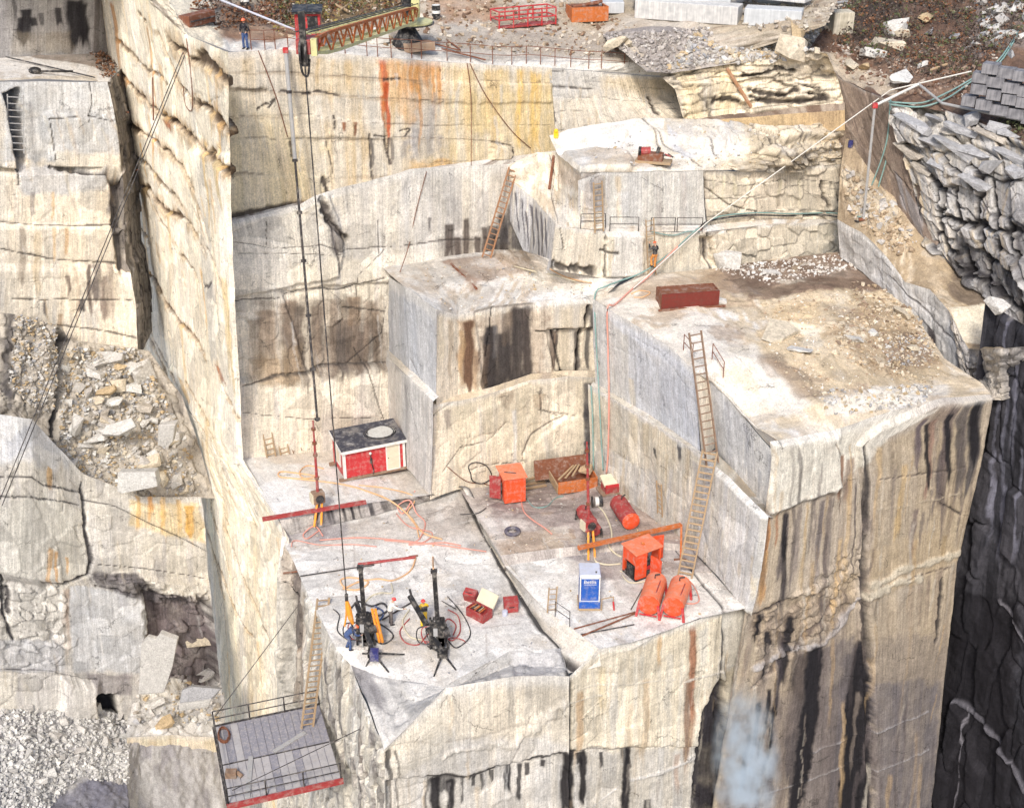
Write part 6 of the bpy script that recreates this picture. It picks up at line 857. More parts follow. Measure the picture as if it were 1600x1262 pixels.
# rust boxes and racks at the back
p0, a, wd = frame((872, 770), (933, 757), ['back_floor']); t = thing('steel_trough', 'open rusty orange trough with a dark back plate on the back floor', 'trough', p0, a); m = MB(); m.box((wd / 2, 0, .45), (wd, .08, .85)); m.build('front_plate', 'rust_orange', t)
MB().box((wd / 2, 1.1, .06), (wd, 2.2, .08)).build('floor_plate', 'rust_steel', t); MB().box((wd / 2 - .5, 2.1, .75), (wd + 1.0, .08, 1.35), Matrix.Rotation(-.25, 3, 'X')).build('back_plate', 'rust_steel', t); MB().box((0, 1.1, .35), (.08, 2.1, .6)).build('side_plate', 'wood', t); MB().box((wd, 1.1, .45), (.08, 2.1, .8)).build('side_plate', 'rust_orange', t)
for k in range(3): MB().bar((.1 + k * .5, .3 + k * .1, .92), (wd * .6 + k * .2, 1.8, .95), .12, .06).build('plank', 'wood', t)
tag(MB().add(*[(lambda VF: ([tuple(x * 1.0 for x in p) for p in VF[0].tolist()], VF[1]))(SHAPES[4])][0]).build('boulder', 'wood', loc=p0 + Vector((wd * .8 * math.cos(a) - 1 * math.sin(a), wd * .8 * math.sin(a) + 1, 1.0))), 'pale lump of stone lying in the rusty trough', 'rock')
p0, a, wd = frame((946, 772), (982, 774), ['back_floor']); t = thing('tool_chest', 'red tool chest with a pale sloping lid against the right wall of the back floor', 'chest', p0, a - .35); MB().box((wd / 2, .5, .28), (wd, .9, .45)).build('body', 'dull_red', t, bevel=.02); MB().box((wd / 2, .62, .72), (wd * 1.05, .95, .10), Matrix.Rotation(.35, 3, 'X')).build('lid', 'hose_cream', t); MB().box((wd / 2, .5, .04), (wd * 1.3, 1.2, .08)).build('pallet', 'dark_wood', t); MB().box((wd / 2, .12, .56), (wd, .1, .18)).build('front_lip', 'red_paint', t)
p0, a, wd = frame((818, 744), (857, 737)); t = thing('pipe_rack', 'rusty pipe rack leaning on the middle wall beside the orange cabinet', 'rack', p0, a)
for x in (0, wd): MB().tube([(x, 0, 0), (x + .05, .15, 1.35)], .05).build('upright', 'rust_orange', t)
for z in (.45, .9, 1.3): MB().tube([(-.05, z * .1, z), (wd + .1, z * .1, z + .05)], .04).build('rail', 'rust_orange', t)
for k in range(3):
    q0 = V3(S(818, 752 + k * 4)) + Vector((0, 0, .08)); q1 = V3(S(852, 744 + k * 6)) + Vector((0, 0, .1)); tag(MB().bar((0, 0, 0), q1 - q0, .22, .1).build('plank', 'wood', loc=q0), 'pale timber plank lying between the orange cabinet and the rusty trough', 'plank', 'planks by the pipe rack')
# tyre
p0 = V3(S(800, 831)); m = MB(); n = 22; V = []; F = []
for i in range(n):
    A = 2 * math.pi * i / n
    for j in range(8): B_ = 2 * math.pi * j / 8; V.append(((.38 + .13 * math.cos(B_)) * math.cos(A), (.38 + .13 * math.cos(B_)) * math.sin(A), .12 + .12 * math.sin(B_)))
for i in range(n):
    for j in range(8): F.append((i * 8 + j, ((i + 1) % n) * 8 + j, ((i + 1) % n) * 8 + (j + 1) % 8, i * 8 + (j + 1) % 8))
tag(m.add(V, F).build('tyre', 'tyre', smooth=True, loc=p0), 'dusty dark tyre lying flat on the back floor', 'tyre')
# quarry bars (long beams that carry a drill)
def qbar(a, b, mt, mb_, foot, lab, mat, box_mat, right_leg=None, w_=.24):
    a, b, mt, mb_ = Vector(a), Vector(b), Vector(mt), Vector(mb_); t = thing('quarry_bar', lab, 'drill bar', foot, 0); o = Vector(foot)
    MB().bar(a - o, b - o, w_, w_ * .8).build('beam', mat, t); MB().tube([mb_ - o, mb_ + (mt - mb_) * .5 - o, mt - o], [.10, .08, .05], 8).build('mast', 'dull_red', t); d = (mt - mb_).normalized()
    for k in (.25, .55, .7, .88): MB().tube([mb_ + (mt - mb_) * k - o, mb_ + (mt - mb_) * (k + .03) - o], .14, 8).build('collar', 'rust_steel', t)
    c = mb_ - o; R = Matrix.Rotation(RZ, 3, 'Z'); MB().box(c + Vector((0, 0, .1)), (.75, .6, .75), R).build('motor', box_mat, t, bevel=.05); MB().box(c + R @ Vector((-.42, 0, .1)), (.1, .5, .6), R).build('motor_end', 'hose_cream', t); disc(MB(), c + R @ Vector((.0, -.36, .1)), .26, .1, 14, R @ Vector((0, 1, 0))).build('pulley', 'dark_steel', t)
    for s_ in (-.16, .16): MB().bar(c + R @ Vector((s_, -.2, -.3)), R @ Vector((s_ * 1.4, -.35, 0)) + Vector((0, 0, .02)), .12).build('leg', 'sling_orange', t)
    MB().bar(c + Vector((0, 0, -.2)), c * .0 + Vector((0, 0, .3)), .2).build('clamp', 'dark_steel', t)
    if right_leg is not None: r = Vector(right_leg); q = b + (a - b) * .02; MB().bar(q - o, r - o, .12).build('leg', mat, t); MB().bar(r - o - Vector((.4, 0, 0)), r - o + Vector((.4, 0, 0)), .1).build('foot', 'rust_steel', t)
    return t
f1 = V3(S(494, 818)); qbar(G(410, 811, 1.25), G(572, 784, 1.35), above(489, 657, G(497, 775, 1.9)), V3(G(497, 778, 1.9)), f1, 'dark red drill bar with a brown motor, at the edge of the hut shelf', 'dull_red', 'dark_wood')
f2 = V3(S(920, 868)); qbar(G(903, 856, 1.7), G(1068, 819, 2.1), above(917, 690, G(920, 815, 2.3)), V3(G(920, 820, 2.3)), f2, 'orange drill bar with a dull red motor, over the right floor', 'rust_orange', 'dull_red', right_leg=V3(S(1064, 872)))
# red tool boxes by the drills
p0, a, wd = frame((729, 960), (755, 973), ['main_floor']); t = thing('tool_box', 'open red tool box full of tools, on the main floor right of the drills', 'tool box', p0, a); MB().box((wd / 2, .02, .3), (wd, .06, .55)).box((wd / 2, .78, .3), (wd, .06, .55)).box((.02, .4, .3), (.05, .76, .55)).box((wd - .02, .4, .3), (.05, .76, .55)).box((wd / 2, .4, .05), (wd, .8, .06)).build('body', 'dull_red', t); MB().box((wd / 2, 1.12, .85), (wd, .8, .08), Matrix.Rotation(.9, 3, 'X')).build('lid', 'hose_cream', t)
for k in range(7): MB().tube([(.12 + k * .12, .15 + .05 * (k % 3), .5), (.18 + k * .11, .65, .52 + .03 * (k % 2))], .035).build('tool', ('rust_orange', 'dark_steel', 'wood')[k % 3], t)
t = thing('tool_box', 'smaller red box tipped on end behind the open tool box', 'tool box', V3(S(737, 938)), -.4); MB().box((0, 0, .38), (.75, .5, .7), Matrix.Rotation(.35, 3, 'X')).build('body', 'dull_red', t, bevel=.02); MB().box((0, -.26, .5), (.6, .06, .5), Matrix.Rotation(.35, 3, 'X')).build('lid', 'red_paint', t); MB().tube([(-.2, -.3, .75), (.2, -.3, .75)], .03).build('handle', 'dark_steel', t)
t = thing('tool_box', 'small closed red box alone beside the long floor crack', 'tool box', V3(S(799, 956)), .15); MB().box((0, .25, .32), (.78, .6, .6)).build('body', 'dull_red', t, bevel=.02); MB().box((0, .25, .66), (.82, .64, .08), Matrix.Rotation(.1, 3, 'X')).build('lid', 'dull_red', t); MB().tube([(-.15, -.07, .4), (.15, -.07, .4)], .03).build('handle', 'dark_steel', t)
p0 = V3(S(790, 960)); tag(MB().tube([(0, 0, 0), (0, 0, .3)], .16, 12).tube([(-.1, 0, .3), (0, 0, .42), (.1, 0, .3)], .015).build('bucket', 'grey_plastic', loc=p0), 'small grey bucket beside the closed red box', 'bucket')

# the two stone drills
def drill(base, top, toe, beam_top, feet, lab, extra=None):
    b, tp, toe, bt = Vector(base), Vector(top), Vector(toe), Vector(beam_top); t = thing('stone_drill', lab, 'drill', b)
    z = lambda p: Vector(p) - b; d = (tp - b)
    MB().bar((0, 0, .1), d, .24, .2).build('mast', 'black_paint', t); MB().bar(Vector((.12, -.12, .2)), d * .98 + Vector((.12, -.12, 0)), .05).build('guide_rail', 'dark_steel', t); MB().box(d, (.34, .3, .16)).build('mast_head', 'dark_steel', t)
    MB().bar(z(bt), z(toe), .24, .2).build('slide_beam', 'black_paint', t); MB().bar(z(bt) + Vector((.0, .1, .35)), z(bt) - (z(bt) - z(toe)) * .12, .1).build('beam_end', 'dark_steel', t)
    c = MB(); c.box(d * .20, (.8, .6, 1.3)); c.box(d * .30 + Vector((.05, -.1, 0)), (.6, .55, .9)); c.box(d * .1 + Vector((.1, -.1, 0)), (.45, .4, .8)); c.bar(d * .42 + Vector((-.35, -.1, 0)), Vector((-.45, -.2, .1)), .09); c.bar(d * .42 + Vector((.35, -.1, 0)), Vector((.5, -.2, .1)), .09); c.tube([d * .12 + Vector((-.35, -.1, 0)), d * .36 + Vector((-.3, -.15, 0))], .14, 10); c.tube([d * .15 + Vector((.38, -.1, 0)), d * .33 + Vector((.4, -.1, 0))], .12, 10); c.build('carriage', 'black_paint', t)
    MB().tube([d * .24 + Vector((.3, -.3, 0)), d * .24 + Vector((.62, -.2, .05))], .26, 12).build('motor', 'dark_steel', t); MB().box(d * .27 + Vector((-.1, -.38, 0)), (.22, .08, .5)).build('control_panel', 'grey_steel', t)
    for k in range(3): MB().tube(spline([d * .3 + Vector((.1 * k, -.2, .1)), d * .25 + Vector((-.6 - .2 * k, -.3, .3)), d * .1 + Vector((-.4 - .3 * k, -.2, 0)), d * .12 + Vector((.2, -.3, 0))]), .035, 6).build('air_hose', ('hose_black', 'hose_red', 'hose_black')[k], t)
    MB().tube([d * .4 + Vector((-.12, -.25, 0)), Vector((-.15, -.3, .0))], .035, 6).build('drill_rod', 'grey_steel', t)
    MB().box(z(toe) + Vector((0, 0, .0)), (.55, .5, .3)).build('foot_block', 'black_paint', t)
    for f in feet: MB().tube([z(toe), z(f)], [.07, .045], 8).build('foot', 'black_paint', t)
    return t
A1 = V3(S(572, 1004)); t = drill(A1, above(563, 886, A1), V3(S(583, 1030)) + Vector((0, 0, .5)), A1 + Vector((-.5, .8, 2.2)), [V3(S(608, 1050)), V3(S(572, 1040)), V3(S(632, 1022)), V3(S(566, 1020))], 'black stone drill with a tall mast hung with orange straps, left of the two'); MB().box(V3(S(583, 1030)) - A1 + Vector((.1, -.2, .55)), (.45, .45, .55)).build('power_unit', 'blue_paint', t)
for x in (.45, .62): MB().tube(spline([Vector((x, -.1, 2.4)), Vector((x + .12, -.2, 1.6)), Vector((x + .28, -.25, .6)), Vector((x + .3, -.2, .3))]), .08, 6).build('strap', 'sling_orange', t)
A2 = V3(S(686, 1012)); drill(A2, above(678, 892, A2), V3(S(691, 1026)) + Vector((0, 0, .3)), above(640, 930, V3(S(660, 985))), [V3(S(678, 1056)), V3(S(712, 1046)), V3(S(668, 1008))], 'black stone drill with a long slanting beam, right of the two')
for x, y, x1, y1 in ((700, 945, 712, 938), (612, 975, 598, 985), (645, 1000, 655, 975)): pass
# hook and slings on the crane cable
HK = V3(G(541, 960, 2.3)); tipx = Vector((HK.x, HK.y, 0)); TIP = V3(U(np.array(HK), 476, 96)); HKT = V3(U(np.array(HK), 541, 928))
t = thing('chain_hoist', 'orange chain hoist hanging on the thin crane cable beside the left drill', 'hoist', HKT)
MB().box((0, 0, -.2), (.16, .14, .4)).build('hook', 'dark_steel', t); MB().tube([(0, 0, -.4), (.05, 0, -.9), (.16, -.05, -1.5), (.24, 0, -1.9)], [.09, .17, .15, .08], 8).build('body', 'sling_orange', t); MB().tube([(.0, .1, -.4), (-.12, .1, -1.6), (-.22, .05, -2.1)], .05, 6).build('sling', 'sling_orange', t); MB().tube([(.1, -.05, -1.4), (.25, -.1, -2.6)], .025, 6).build('chain', 'dark_steel', t)
tag(MB().tube([(0, 0, 0), (TIP.x - HKT.x, TIP.y - HKT.y, TIP.z - HKT.z)], .035, 6).build('hoist_cable', 'dark_steel', loc=HKT), 'thin dark crane cable dropping from the boom tip to the left drill', 'cable')
# air pipe down the wall
pt = V3(UW(443, 80)) + V3(E2) * .4; pb = above(496, 658, S(497, 765)); d = pb - pt; t = thing('air_pipe', 'long grey steel pipe hanging down the back wall with a red valve on top', 'pipe', pt); MB().tube([(0, 0, 0), d * .28], .13, 10).build('upper_pipe', 'grey_steel', t); MB().tube([d * .28, d], .075, 8).build('lower_pipe', 'dark_steel', t); MB().box((0, 0, .12), (.3, .3, .3)).build('valve', 'red_paint', t)
for k in (.1, .28, .42, .55, .7, .85, .99): MB().tube([d * k, d * (k + .008)], .17, 8).build('coupling', 'dark_steel', t)

# ladders
def LD(b, tp, wdt, n, mat, lab, **k): return ladder(b, tp, wdt, n, mat, lab, **k)
LD(V3(S(760, 399)), V3(T(799, 262)) + V3(E2) * .25, .62, 17, 'old_ladder', 'rusty orange ladder leaning on the white back wall above the middle block', r=.055)
LD(V3(S(1121, 714, ['right_ledge', 'right_low'], 14)) + Vector((0, -.1, 0)), V3(Y(1086, 518, 64.6)), .8, 17, 'dark_wood', 'upper dark ladder in the notch of the right block', r=.05)
LD(V3(S(1076, 896)) + Vector((-.25, -.2, 0)), V3(RL(1121, 712)) + Vector((-.5, -.35, .5)), .8, 20, 'wood', 'long wooden ladder from the right floor up to the right ledge', r=.075, side=(1, -.2, 0))
LD(V3(S(1030, 805)), V3(RL(1036, 752)) + V3(E2) * .0 + V3(E1) * -.3, .5, 7, 'wood', 'short pale ladder propped on the right wall by the back floor', side=E2)
q0 = V3(G(480, 1136, -6.9)); q1 = V3(S(514, 944)) + Vector((-.3, 0, .5)); LD(q0, q1, .75, 24, 'wood', 'wooden ladder rising from the metal deck to the main floor', side=(.8, .6, 0), r=.055)
LD(V3(S(424, 712)), V3(T(410, 640)) + V3(E2) * .2, .6, 9, 'wood', 'left of two pale ladders leaning on the wall beside the red hut', r=.055); LD(V3(S(447, 708)), V3(T(432, 655)) + V3(E2) * .2, .6, 8, 'wood', 'right of two pale ladders leaning on the wall beside the red hut', r=.055); LD(V3(S(465, 706)), V3(T(458, 688)) + V3(E2) * .3, .6, 3, 'dark_wood', 'stub of a ladder beside the two pale ladders')
LD(V3(UA(935, 362)) + V3(E2) * .1 + Vector((0, 0, 0)), V3(UB(930, 282)) + V3(E2) * .3, .62, 9, 'wood', 'pale ladder on the upper shelf beside the railing', r=.045)
LD(V3(S(861, 955, ['gully', 'right_floor'])), V3(S(861, 955, ['gully', 'right_floor'])) + Vector((.1, .5, 1.35)), .5, 5, 'wood', 'short wooden ladder in the gully beside the blue toilet')
LD(L(25, 240, 87.6), L(24, 148, 88.4), 1.0, 9, 'grey_steel', 'small grey ladder in the dark slot of the left terrace', r=.05)
lb = V3(UA(1012, 433)) + V3(E2) * .55; lt = V3(UA(1012, 352)) + V3(E2) * .2 + Vector((0, 0, .5)); LD(lb, lt, .6, 12, 'wood', 'thin ladder with a climbing worker on it below the upper railing')
# railings
LG = 'railings on the upper shelf'
def onl(x, y): return V3(UB(x, y)) + V3(E2) * .42
railing([V3(S(908, 355)), V3(S(948, 356))], .95, 'dark_steel', 'left panel of thin railing on the upper shelf, in front of the pale ladder', r=.03); railing([V3(S(953, 356)), V3(S(998, 357))], .95, 'dark_steel', 'thin railing panel backed by a pale crate wall, between its neighbours on the upper shelf', r=.03)
railing([V3(S(1017, 360)), V3(S(1055, 361))], .95, 'dark_steel', 'thin railing panel just above the climbing worker', r=.03); railing([V3(S(1059, 361)), V3(S(1098, 361))], .95, 'dark_steel', 'rightmost thin railing panel on the upper shelf by the rock crack', r=.03)
railing([V3(S(1068, 545)), V3(S(1082, 562))], 1.0, 'rust_steel', 'short handrail left of the upper dark ladder', r=.03); railing([V3(S(1112, 560)), V3(S(1130, 590))], 1.0, 'rust_steel', 'short handrail right of the upper dark ladder', r=.03); railing([V3(S(868, 962)), V3(S(887, 982))], 1.0, 'dark_steel', 'thin metal guard rail beside the gully in front of the blue toilet', r=.025)
p0 = V3(S(938, 950)); t = thing('barrier', 'low pipe barrier with a red end beside the blue toilet', 'barrier', p0, 0); MB().tube([(0.1, -.1, 0), (.1, -.1, .75), (.75, .1, .75), (.75, .1, .2)], .04).build('frame', 'wood', t); MB().tube([(.75, .1, .45), (.8, -.1, .0)], .05).build('leg', 'red_paint', t)
fx = [392, 414, 432, 450, 478, 505, 540, 575, 592, 612, 645, 660, 700, 735, 770, 800, 822, 845, 868, 893, 920, 940, 975, 1000, 1024]
fp_ = []
for x in fx: y = np.interp(x, [345, 440, 560, 700, 862, 1050], [82, 77, 87, 98, 106, 121]) - 3.5; fp_.append(V3(S(x, y, ['rim'], 10)))
railing(fp_, 1.15, 'rust_steel', 'long rusty cable fence along the rim above the back wall', rails=2, r=.032, name='cable_fence', cat='fence')
# metal deck
c0, c1, c2 = V3(G(325, 1137, -7)), V3(G(357, 1256, -7)), V3(G(533, 1216, -7)); c3 = c0 + (c2 - c1); ax = (c2 - c1); ay = (c0 - c1); w_ = ax.length; d_ = ay.length; a = math.atan2(ax.y, ax.x)
t = thing('deck', 'grey plank deck with railings and a red front beam hung below the main floor', 'deck', c1, a); MB().box((w_ / 2, d_ / 2, -.1), (w_, d_, .16)).build('floor_plate', 'deck_grey', t)
for k in range(14):
    for y0, y1, mt in ((.02, .47, 'deck_grey'), (.49, .98, 'deck_grey')):
        MB().box(((k + .5) * w_ / 14, d_ * (y0 + y1) / 2, -.01 + random.uniform(0, .02)), (w_ / 14 - .04, d_ * (y1 - y0), .04), Matrix.Rotation(random.uniform(-.004, .004), 3, 'Z')).build('plank', 'deck_pale' if (y0 < .3) != (random.random() < .12) else 'deck_grey', t)
MB().box((w_ / 2, -.06, -.12), (w_ + .2, .14, .34)).build('front_beam', 'dull_red', t); MB().box((-.06, d_ / 2, -.12), (.12, d_, .3)).build('side_beam', 'dark_steel', t); MB().box((w_ / 2, d_ + .05, -.1), (w_, .12, .26)).build('rear_beam', 'dark_steel', t); MB().box((w_ / 2, d_ * .48, .01), (w_ * .98, .06, .03)).build('seam_strip', 'dark_steel', t)
for x in (.3, w_ * .5, w_ - .3): MB().bar((x, .5, -.2), (x + .3, d_ * .9, -2.6), .14).build('brace', 'dark_steel', t)
for (xa, ya), (xb, yb), nn in (((0, 0), (w_, 0), 4), ((0, d_), (w_, d_), 4), ((0, 0), (0, d_), 2)):
    for k in range(nn): f = k / (nn - 1); MB().tube([(xa + (xb - xa) * f, ya + (yb - ya) * f, 0), (xa + (xb - xa) * f, ya + (yb - ya) * f, 1.1)], .045).build('post', 'dark_steel', t)
    for z in (1.1, .55): MB().tube([(xa, ya, z), (xb, yb, z)], .035).build('rail', 'dark_steel', t)
M4 = Matrix.Translation(c1) @ Matrix.Rotation(a, 4, 'Z'); dk_ = lambda x, y, z=.05: M4 @ Vector((x * w_, y * d_, z))
P = [dk_(.07 + .06 * math.cos(k * .5) * (1 - k * .006), .84 + .10 * math.sin(k * .5), .05 + k * .004) for k in range(50)]; tag(MB().tube([p - P[0] for p in P], .035, 6).build('rope_coil', 'rust_steel', loc=P[0]), 'brown coil of rope in the back corner of the metal deck', 'rope')
for (xa, ya), (xb, yb), lab in (((.48, .50), (.80, .66), 'pale plank lying across the middle of the metal deck'), ((.17, .02), (.27, .50), 'long pale plank lying along the left half of the metal deck')): q = dk_(xa, ya, .06); tag(MB().bar((0, 0, 0), dk_(xb, yb, .06) - q, .26, .07).build('plank', 'grey_steel', loc=q), lab, 'plank')
q = dk_(.07, .32, 0); tag(MB().box((0, 0, .2), (.6, .4, .4)).tube([(.3, .1, .2), (.6, -.1, .1)], .12).build('winch', 'dark_wood', loc=q), 'small brown winch on the left side of the metal deck', 'winch')
for lab, A_, B_ in (('thin stay wire from the front floor corner down to the metal deck', (745, 1052), (340, 1262)), ('thin stay wire from the wall edge down to the back of the metal deck', (460, 950), (330, 1140))):
    q0 = V3(S(*A_)) + Vector((0, 0, .1)); q1 = dk_(.05, .05, .6) if A_[0] > 700 else dk_(.02, .95, 1.0); tag(MB().tube([(0, 0, 0), q1 - q0], .025, 5).build('stay_wire', 'dark_steel', loc=q0), lab, 'wire')

# workers
person('worker in white shirt and red helmet standing between the two drills', V3(S(611, 974)), -1.2, pose(chest=(0, .12, 1.30), neck=(0, .16, 1.46), head=(0, .22, 1.57), elr=(.34, .34, 1.2), wrr=(.36, .62, 1.12), ell=(-.28, .12, 1.1), wrl=(-.22, .38, 1.0), shl=(-.19, .12, 1.38), shr=(.19, .12, 1.38)), 'cloth_white', 'cloth_grey', 'helmet_red')
person('worker in yellow trousers and red helmet behind the slanting beam of the right drill', V3(S(664, 976)), .35, pose(elr=(.3, .2, 1.15), wrr=(.25, .45, 1.1), ell=(-.3, .15, 1.12), wrl=(-.2, .4, 1.05)), 'cloth_yellow', 'cloth_yellow', 'helmet_red', extra=lambda o, g: MB().box((0, -.17, 1.28), (.34, .05, .32)).build('vest', 'cloth_black', o))
person('worker in blue overalls bending towards the left drill', V3(S(544, 1014)), -1.35, pose(hip=(0, -.08, .93), waist=(0, .02, 1.08), chest=(0, .22, 1.24), neck=(0, .36, 1.34), head=(0, .47, 1.40), shl=(-.19, .26, 1.28), shr=(.19, .26, 1.28), ell=(-.22, .45, 1.02), elr=(.22, .45, 1.02), wrl=(-.16, .66, .95), wrr=(.16, .66, .95), face=(0, .9, -.3), knl=(-.12, .05, .48), knr=(.12, .1, .48), anr=(.14, .06, .09), anl=(-.14, -.08, .09)), 'cloth_blue', 'cloth_blue', 'helmet_orange')
lv = (lt - lb).normalized(); lp = lb + lv * ((lt - lb).length * .22) + V3(E2) * .28
person('worker in black jacket and orange helmet climbing the thin ladder below the railing', lp, RZ, pose(shl=(-.19, .05, 1.42), shr=(.19, .05, 1.42), ell=(-.32, .12, 1.32), wrl=(-.27, .26, 1.62), elr=(.30, .14, 1.2), wrr=(.25, .28, 1.42), knl=(-.13, .20, .58), anl=(-.12, .12, .16), knr=(.12, .10, .48), anr=(.12, .14, .02), head=(0, .06, 1.63)), 'cloth_black', 'cloth_tan', 'helmet_orange')
person('worker in dark jacket and blue trousers standing at the rim fence', V3(S(384, 74, ['rim'], 10)), math.pi * .9, pose(ell=(-.27, -.02, 1.14), wrl=(-.2, .16, 1.02), elr=(.27, -.02, 1.14), wrr=(.22, .12, .98)), 'cloth_black', 'cloth_blue', 'helmet_orange')

# steel bars and timbers lying about
for A_, B_, r, mt, lab in (((447, 898), (652, 868), .06, 'rust_steel', 'long rusty steel bar on the main floor behind the left drill mast'), ((470, 899), (585, 882), .04, 'dark_steel', 'thin dark bar beside the long rusty one on the main floor'), ((560, 882), (650, 871), .09, 'dull_red', 'short thick red bar lying over the long rusty bar'), ((898, 982), (993, 957), .04, 'rust_steel', 'upper of three bars lying before the orange tanks'), ((908, 990), (990, 975), .035, 'dark_steel', 'thin middle bar of three lying before the orange tanks'), ((912, 991), (996, 958), .05, 'rust_steel', 'lower slanting bar of three lying before the orange tanks'), ((986, 952), (1003, 920), .03, 'dark_steel', 'thin bar leaning against the left orange tank'), ((705, 410), (745, 452), .08, 'rust_steel', 'brown bar lying on top of the middle block'), ((1135, 110), (1175, 168), .13, 'old_ladder', 'rusty girder leaning down the layered ledge'), ((858, 295), (865, 245), .09, 'rust_steel', 'rusty post on the upper wedge of rock'), ((690, 940), (712, 952), .03, 'dark_steel', 'thin rod on the floor right of the right drill'), ((598, 968), (645, 940), .05, 'dark_steel', 'dark pole lying beside the worker in white')):
    q0 = V3(S(*A_)) + Vector((0, 0, .08)); q1 = V3(S(*B_)) + Vector((0, 0, .08)); tag(MB().tube([(0, 0, 0), (q1 - q0) * .5, q1 - q0], r, 6).build('steel_bar', mt, loc=q0), lab, 'bar')
# hoses
def hs(px, r, mat, lab, cat='hose', name='hose', n=6, off=.10):
    P = []
    for q in px:
        if isinstance(q, Vector): P.append(q); continue
        p = V3(S(*q)); P.append(p + (V3(CAM) - p).normalized() * off)
    P = spline(P, n); return tag(MB().tube([p - P[0] for p in P], r, 6).build(name, mat, smooth=True, loc=P[0]), lab, cat)
hs([(497, 742), (470, 738), (440, 735), (437, 742), (460, 745), (500, 750), (540, 755), (575, 765), (610, 785), (640, 805), (660, 830), (690, 840)], .055, 'hose_orange', 'orange hose running from the thin mast past the hut to the main floor')
hs([(560, 756), (600, 760), (640, 770), (648, 785), (636, 800), (650, 820), (655, 838)], .045, 'hose_orange', 'thin orange hose curling in front of the red hut'); hs([(648, 765), (642, 785), (630, 800), (622, 792), (640, 785), (650, 800), (665, 815), (655, 840), (640, 850), (690, 846), (720, 850)], .05, 'hose_pink', 'tangle of pink hose at the middle of the main floor')
hs([(620, 800), (640, 820), (675, 830), (660, 845), (630, 845), (600, 842)], .04, 'hose_pink', 'pink hose loop at the left of the tangle'); hs([(500, 826), (480, 840), (475, 832), (492, 822), (505, 835)], .045, 'hose_pink', 'short pink hose under the dark red drill bar'); hs([(505, 730), (480, 725), (468, 735), (475, 745), (500, 742)], .05, 'hose_orange', 'loops of orange hose at the foot of the thin mast')
hs([(500, 842), (560, 838), (620, 842), (690, 850), (760, 860)], .04, 'hose_pink', 'long thin pink hose across the main floor'); hs([(650, 870), (640, 890), (615, 905), (590, 902), (560, 908), (540, 915), (532, 905), (550, 900), (575, 908), (560, 920), (535, 918)], .05, 'hose_orange', 'orange hose coiled behind the left drill'); hs([(612, 910), (612, 925), (595, 925), (580, 930), (570, 940)], .04, 'hose_cream', 'cream hose curling behind the worker in white')
hs([(677, 850), (676, 870), above(677, 888, A2)], .05, 'hose_orange', 'cream orange hose rising to the right drill mast'); hs([(700, 950), (715, 960), (720, 985), (705, 1000), (690, 985), (700, 965), (712, 975), (708, 990)], .035, 'hose_red', 'red hose coiled right of the right drill'); hs([(640, 965), (625, 985), (632, 1002), (655, 1005), (670, 990), (690, 985)], .035, 'hose_red', 'thin red hose looping between the two drills')
hs([(660, 1000), (690, 1003), (705, 995), (722, 998), (728, 1003)], .03, 'hose_red', 'thin red hose end at the front of the main floor'); hs([(813, 775), (818, 795), (830, 808), (850, 822), (862, 832)], .05, 'hose_pink', 'pink hose leading from the closed orange cabinet'); hs([(822, 775), (835, 788), (855, 786), (868, 775), (880, 772)], .04, 'hose_green', 'green hose from the closed orange cabinet to the trough')
hs([(935, 788), (945, 800), (953, 820), (955, 838), (951, 852), (960, 862), (972, 868)], .055, 'hose_cream', 'cream hose from the reel to the open compressor'); hs([(928, 865), (932, 875), (950, 880), (970, 878)], .05, 'hose_cream', 'tan hose from the orange drill bar to the open compressor'); hs([(972, 895), (985, 908), (1010, 905), (1025, 895), (1022, 885)], .04, 'hose_cream', 'cream hose round the foot of the open compressor')
hs([(1060, 912), (1072, 905), (1085, 915), (1093, 935), (1085, 942), (1068, 940)], .04, 'hose_pink', 'pink hose looping right of the right orange tank'); hs([(735, 740), (733, 728), (745, 722), (760, 728), (768, 745), (755, 755), (740, 752), (735, 740)], .035, 'hose_black', 'black cable looped against the middle wall left of the closed cabinet'); hs([(700, 730), (730, 752), (760, 756), (775, 762)], .03, 'rust_steel', 'brown cable along the foot of the middle wall')
hs([(720, 802), (745, 800), (760, 790)], .03, 'hose_black', 'black cable crossing the long floor crack'); hs([(455, 852), (462, 842), (500, 850), (550, 848), (590, 852)], .03, 'hose_pink', 'faint pink hose at the back left of the main floor')
gl = [(1345, 338), (1300, 333), (1240, 334), (1180, 332), (1125, 338), (1100, 352), (1085, 365), (1050, 395), (1010, 425), (975, 440), (945, 447), (930, 458), (928, 500), (931, 560), (934, 620), (938, 690), (941, 735)]
hs(gl, .05, 'hose_green', 'long green hose from the pipe pole along the shelf and down the corner', off=.3); hs([(1098, 355), (1060, 385), (1010, 430), (990, 447), (960, 470), (948, 480), (949, 540), (949, 620), (948, 700), (946, 740)], .06, 'hose_pink', 'pink hose running down the right wall beside the green one', off=.25); hs([(923, 600), (924, 660), (925, 735)], .05, 'hose_green', 'pale green pipe in the corner of the back floor', off=.3)
hs([(1340, 345), (1290, 337), (1230, 338), (1170, 338), (1110, 345), (1090, 360)], .06, 'hose_black', 'dark cable running along the upper right ledge', off=.25); hs([(1020, 362), (1050, 368), (1075, 367), (1095, 360)], .04, 'hose_green', 'green hose sagging under the upper railing', off=.2)
hs([(800, 415), (830, 425), (870, 432), (900, 440)], .04, 'hose_cream', 'cream hose lying on top of the middle block', off=.12); hs([(860, 420), (880, 432), (905, 440), (925, 442)], .04, 'hose_orange', 'orange hose at the back edge of the middle block', off=.12); hs([(985, 458), (1000, 452), (1015, 456), (1005, 463), (990, 462)], .04, 'hose_orange', 'orange hose loop by the rusty box', off=.1)
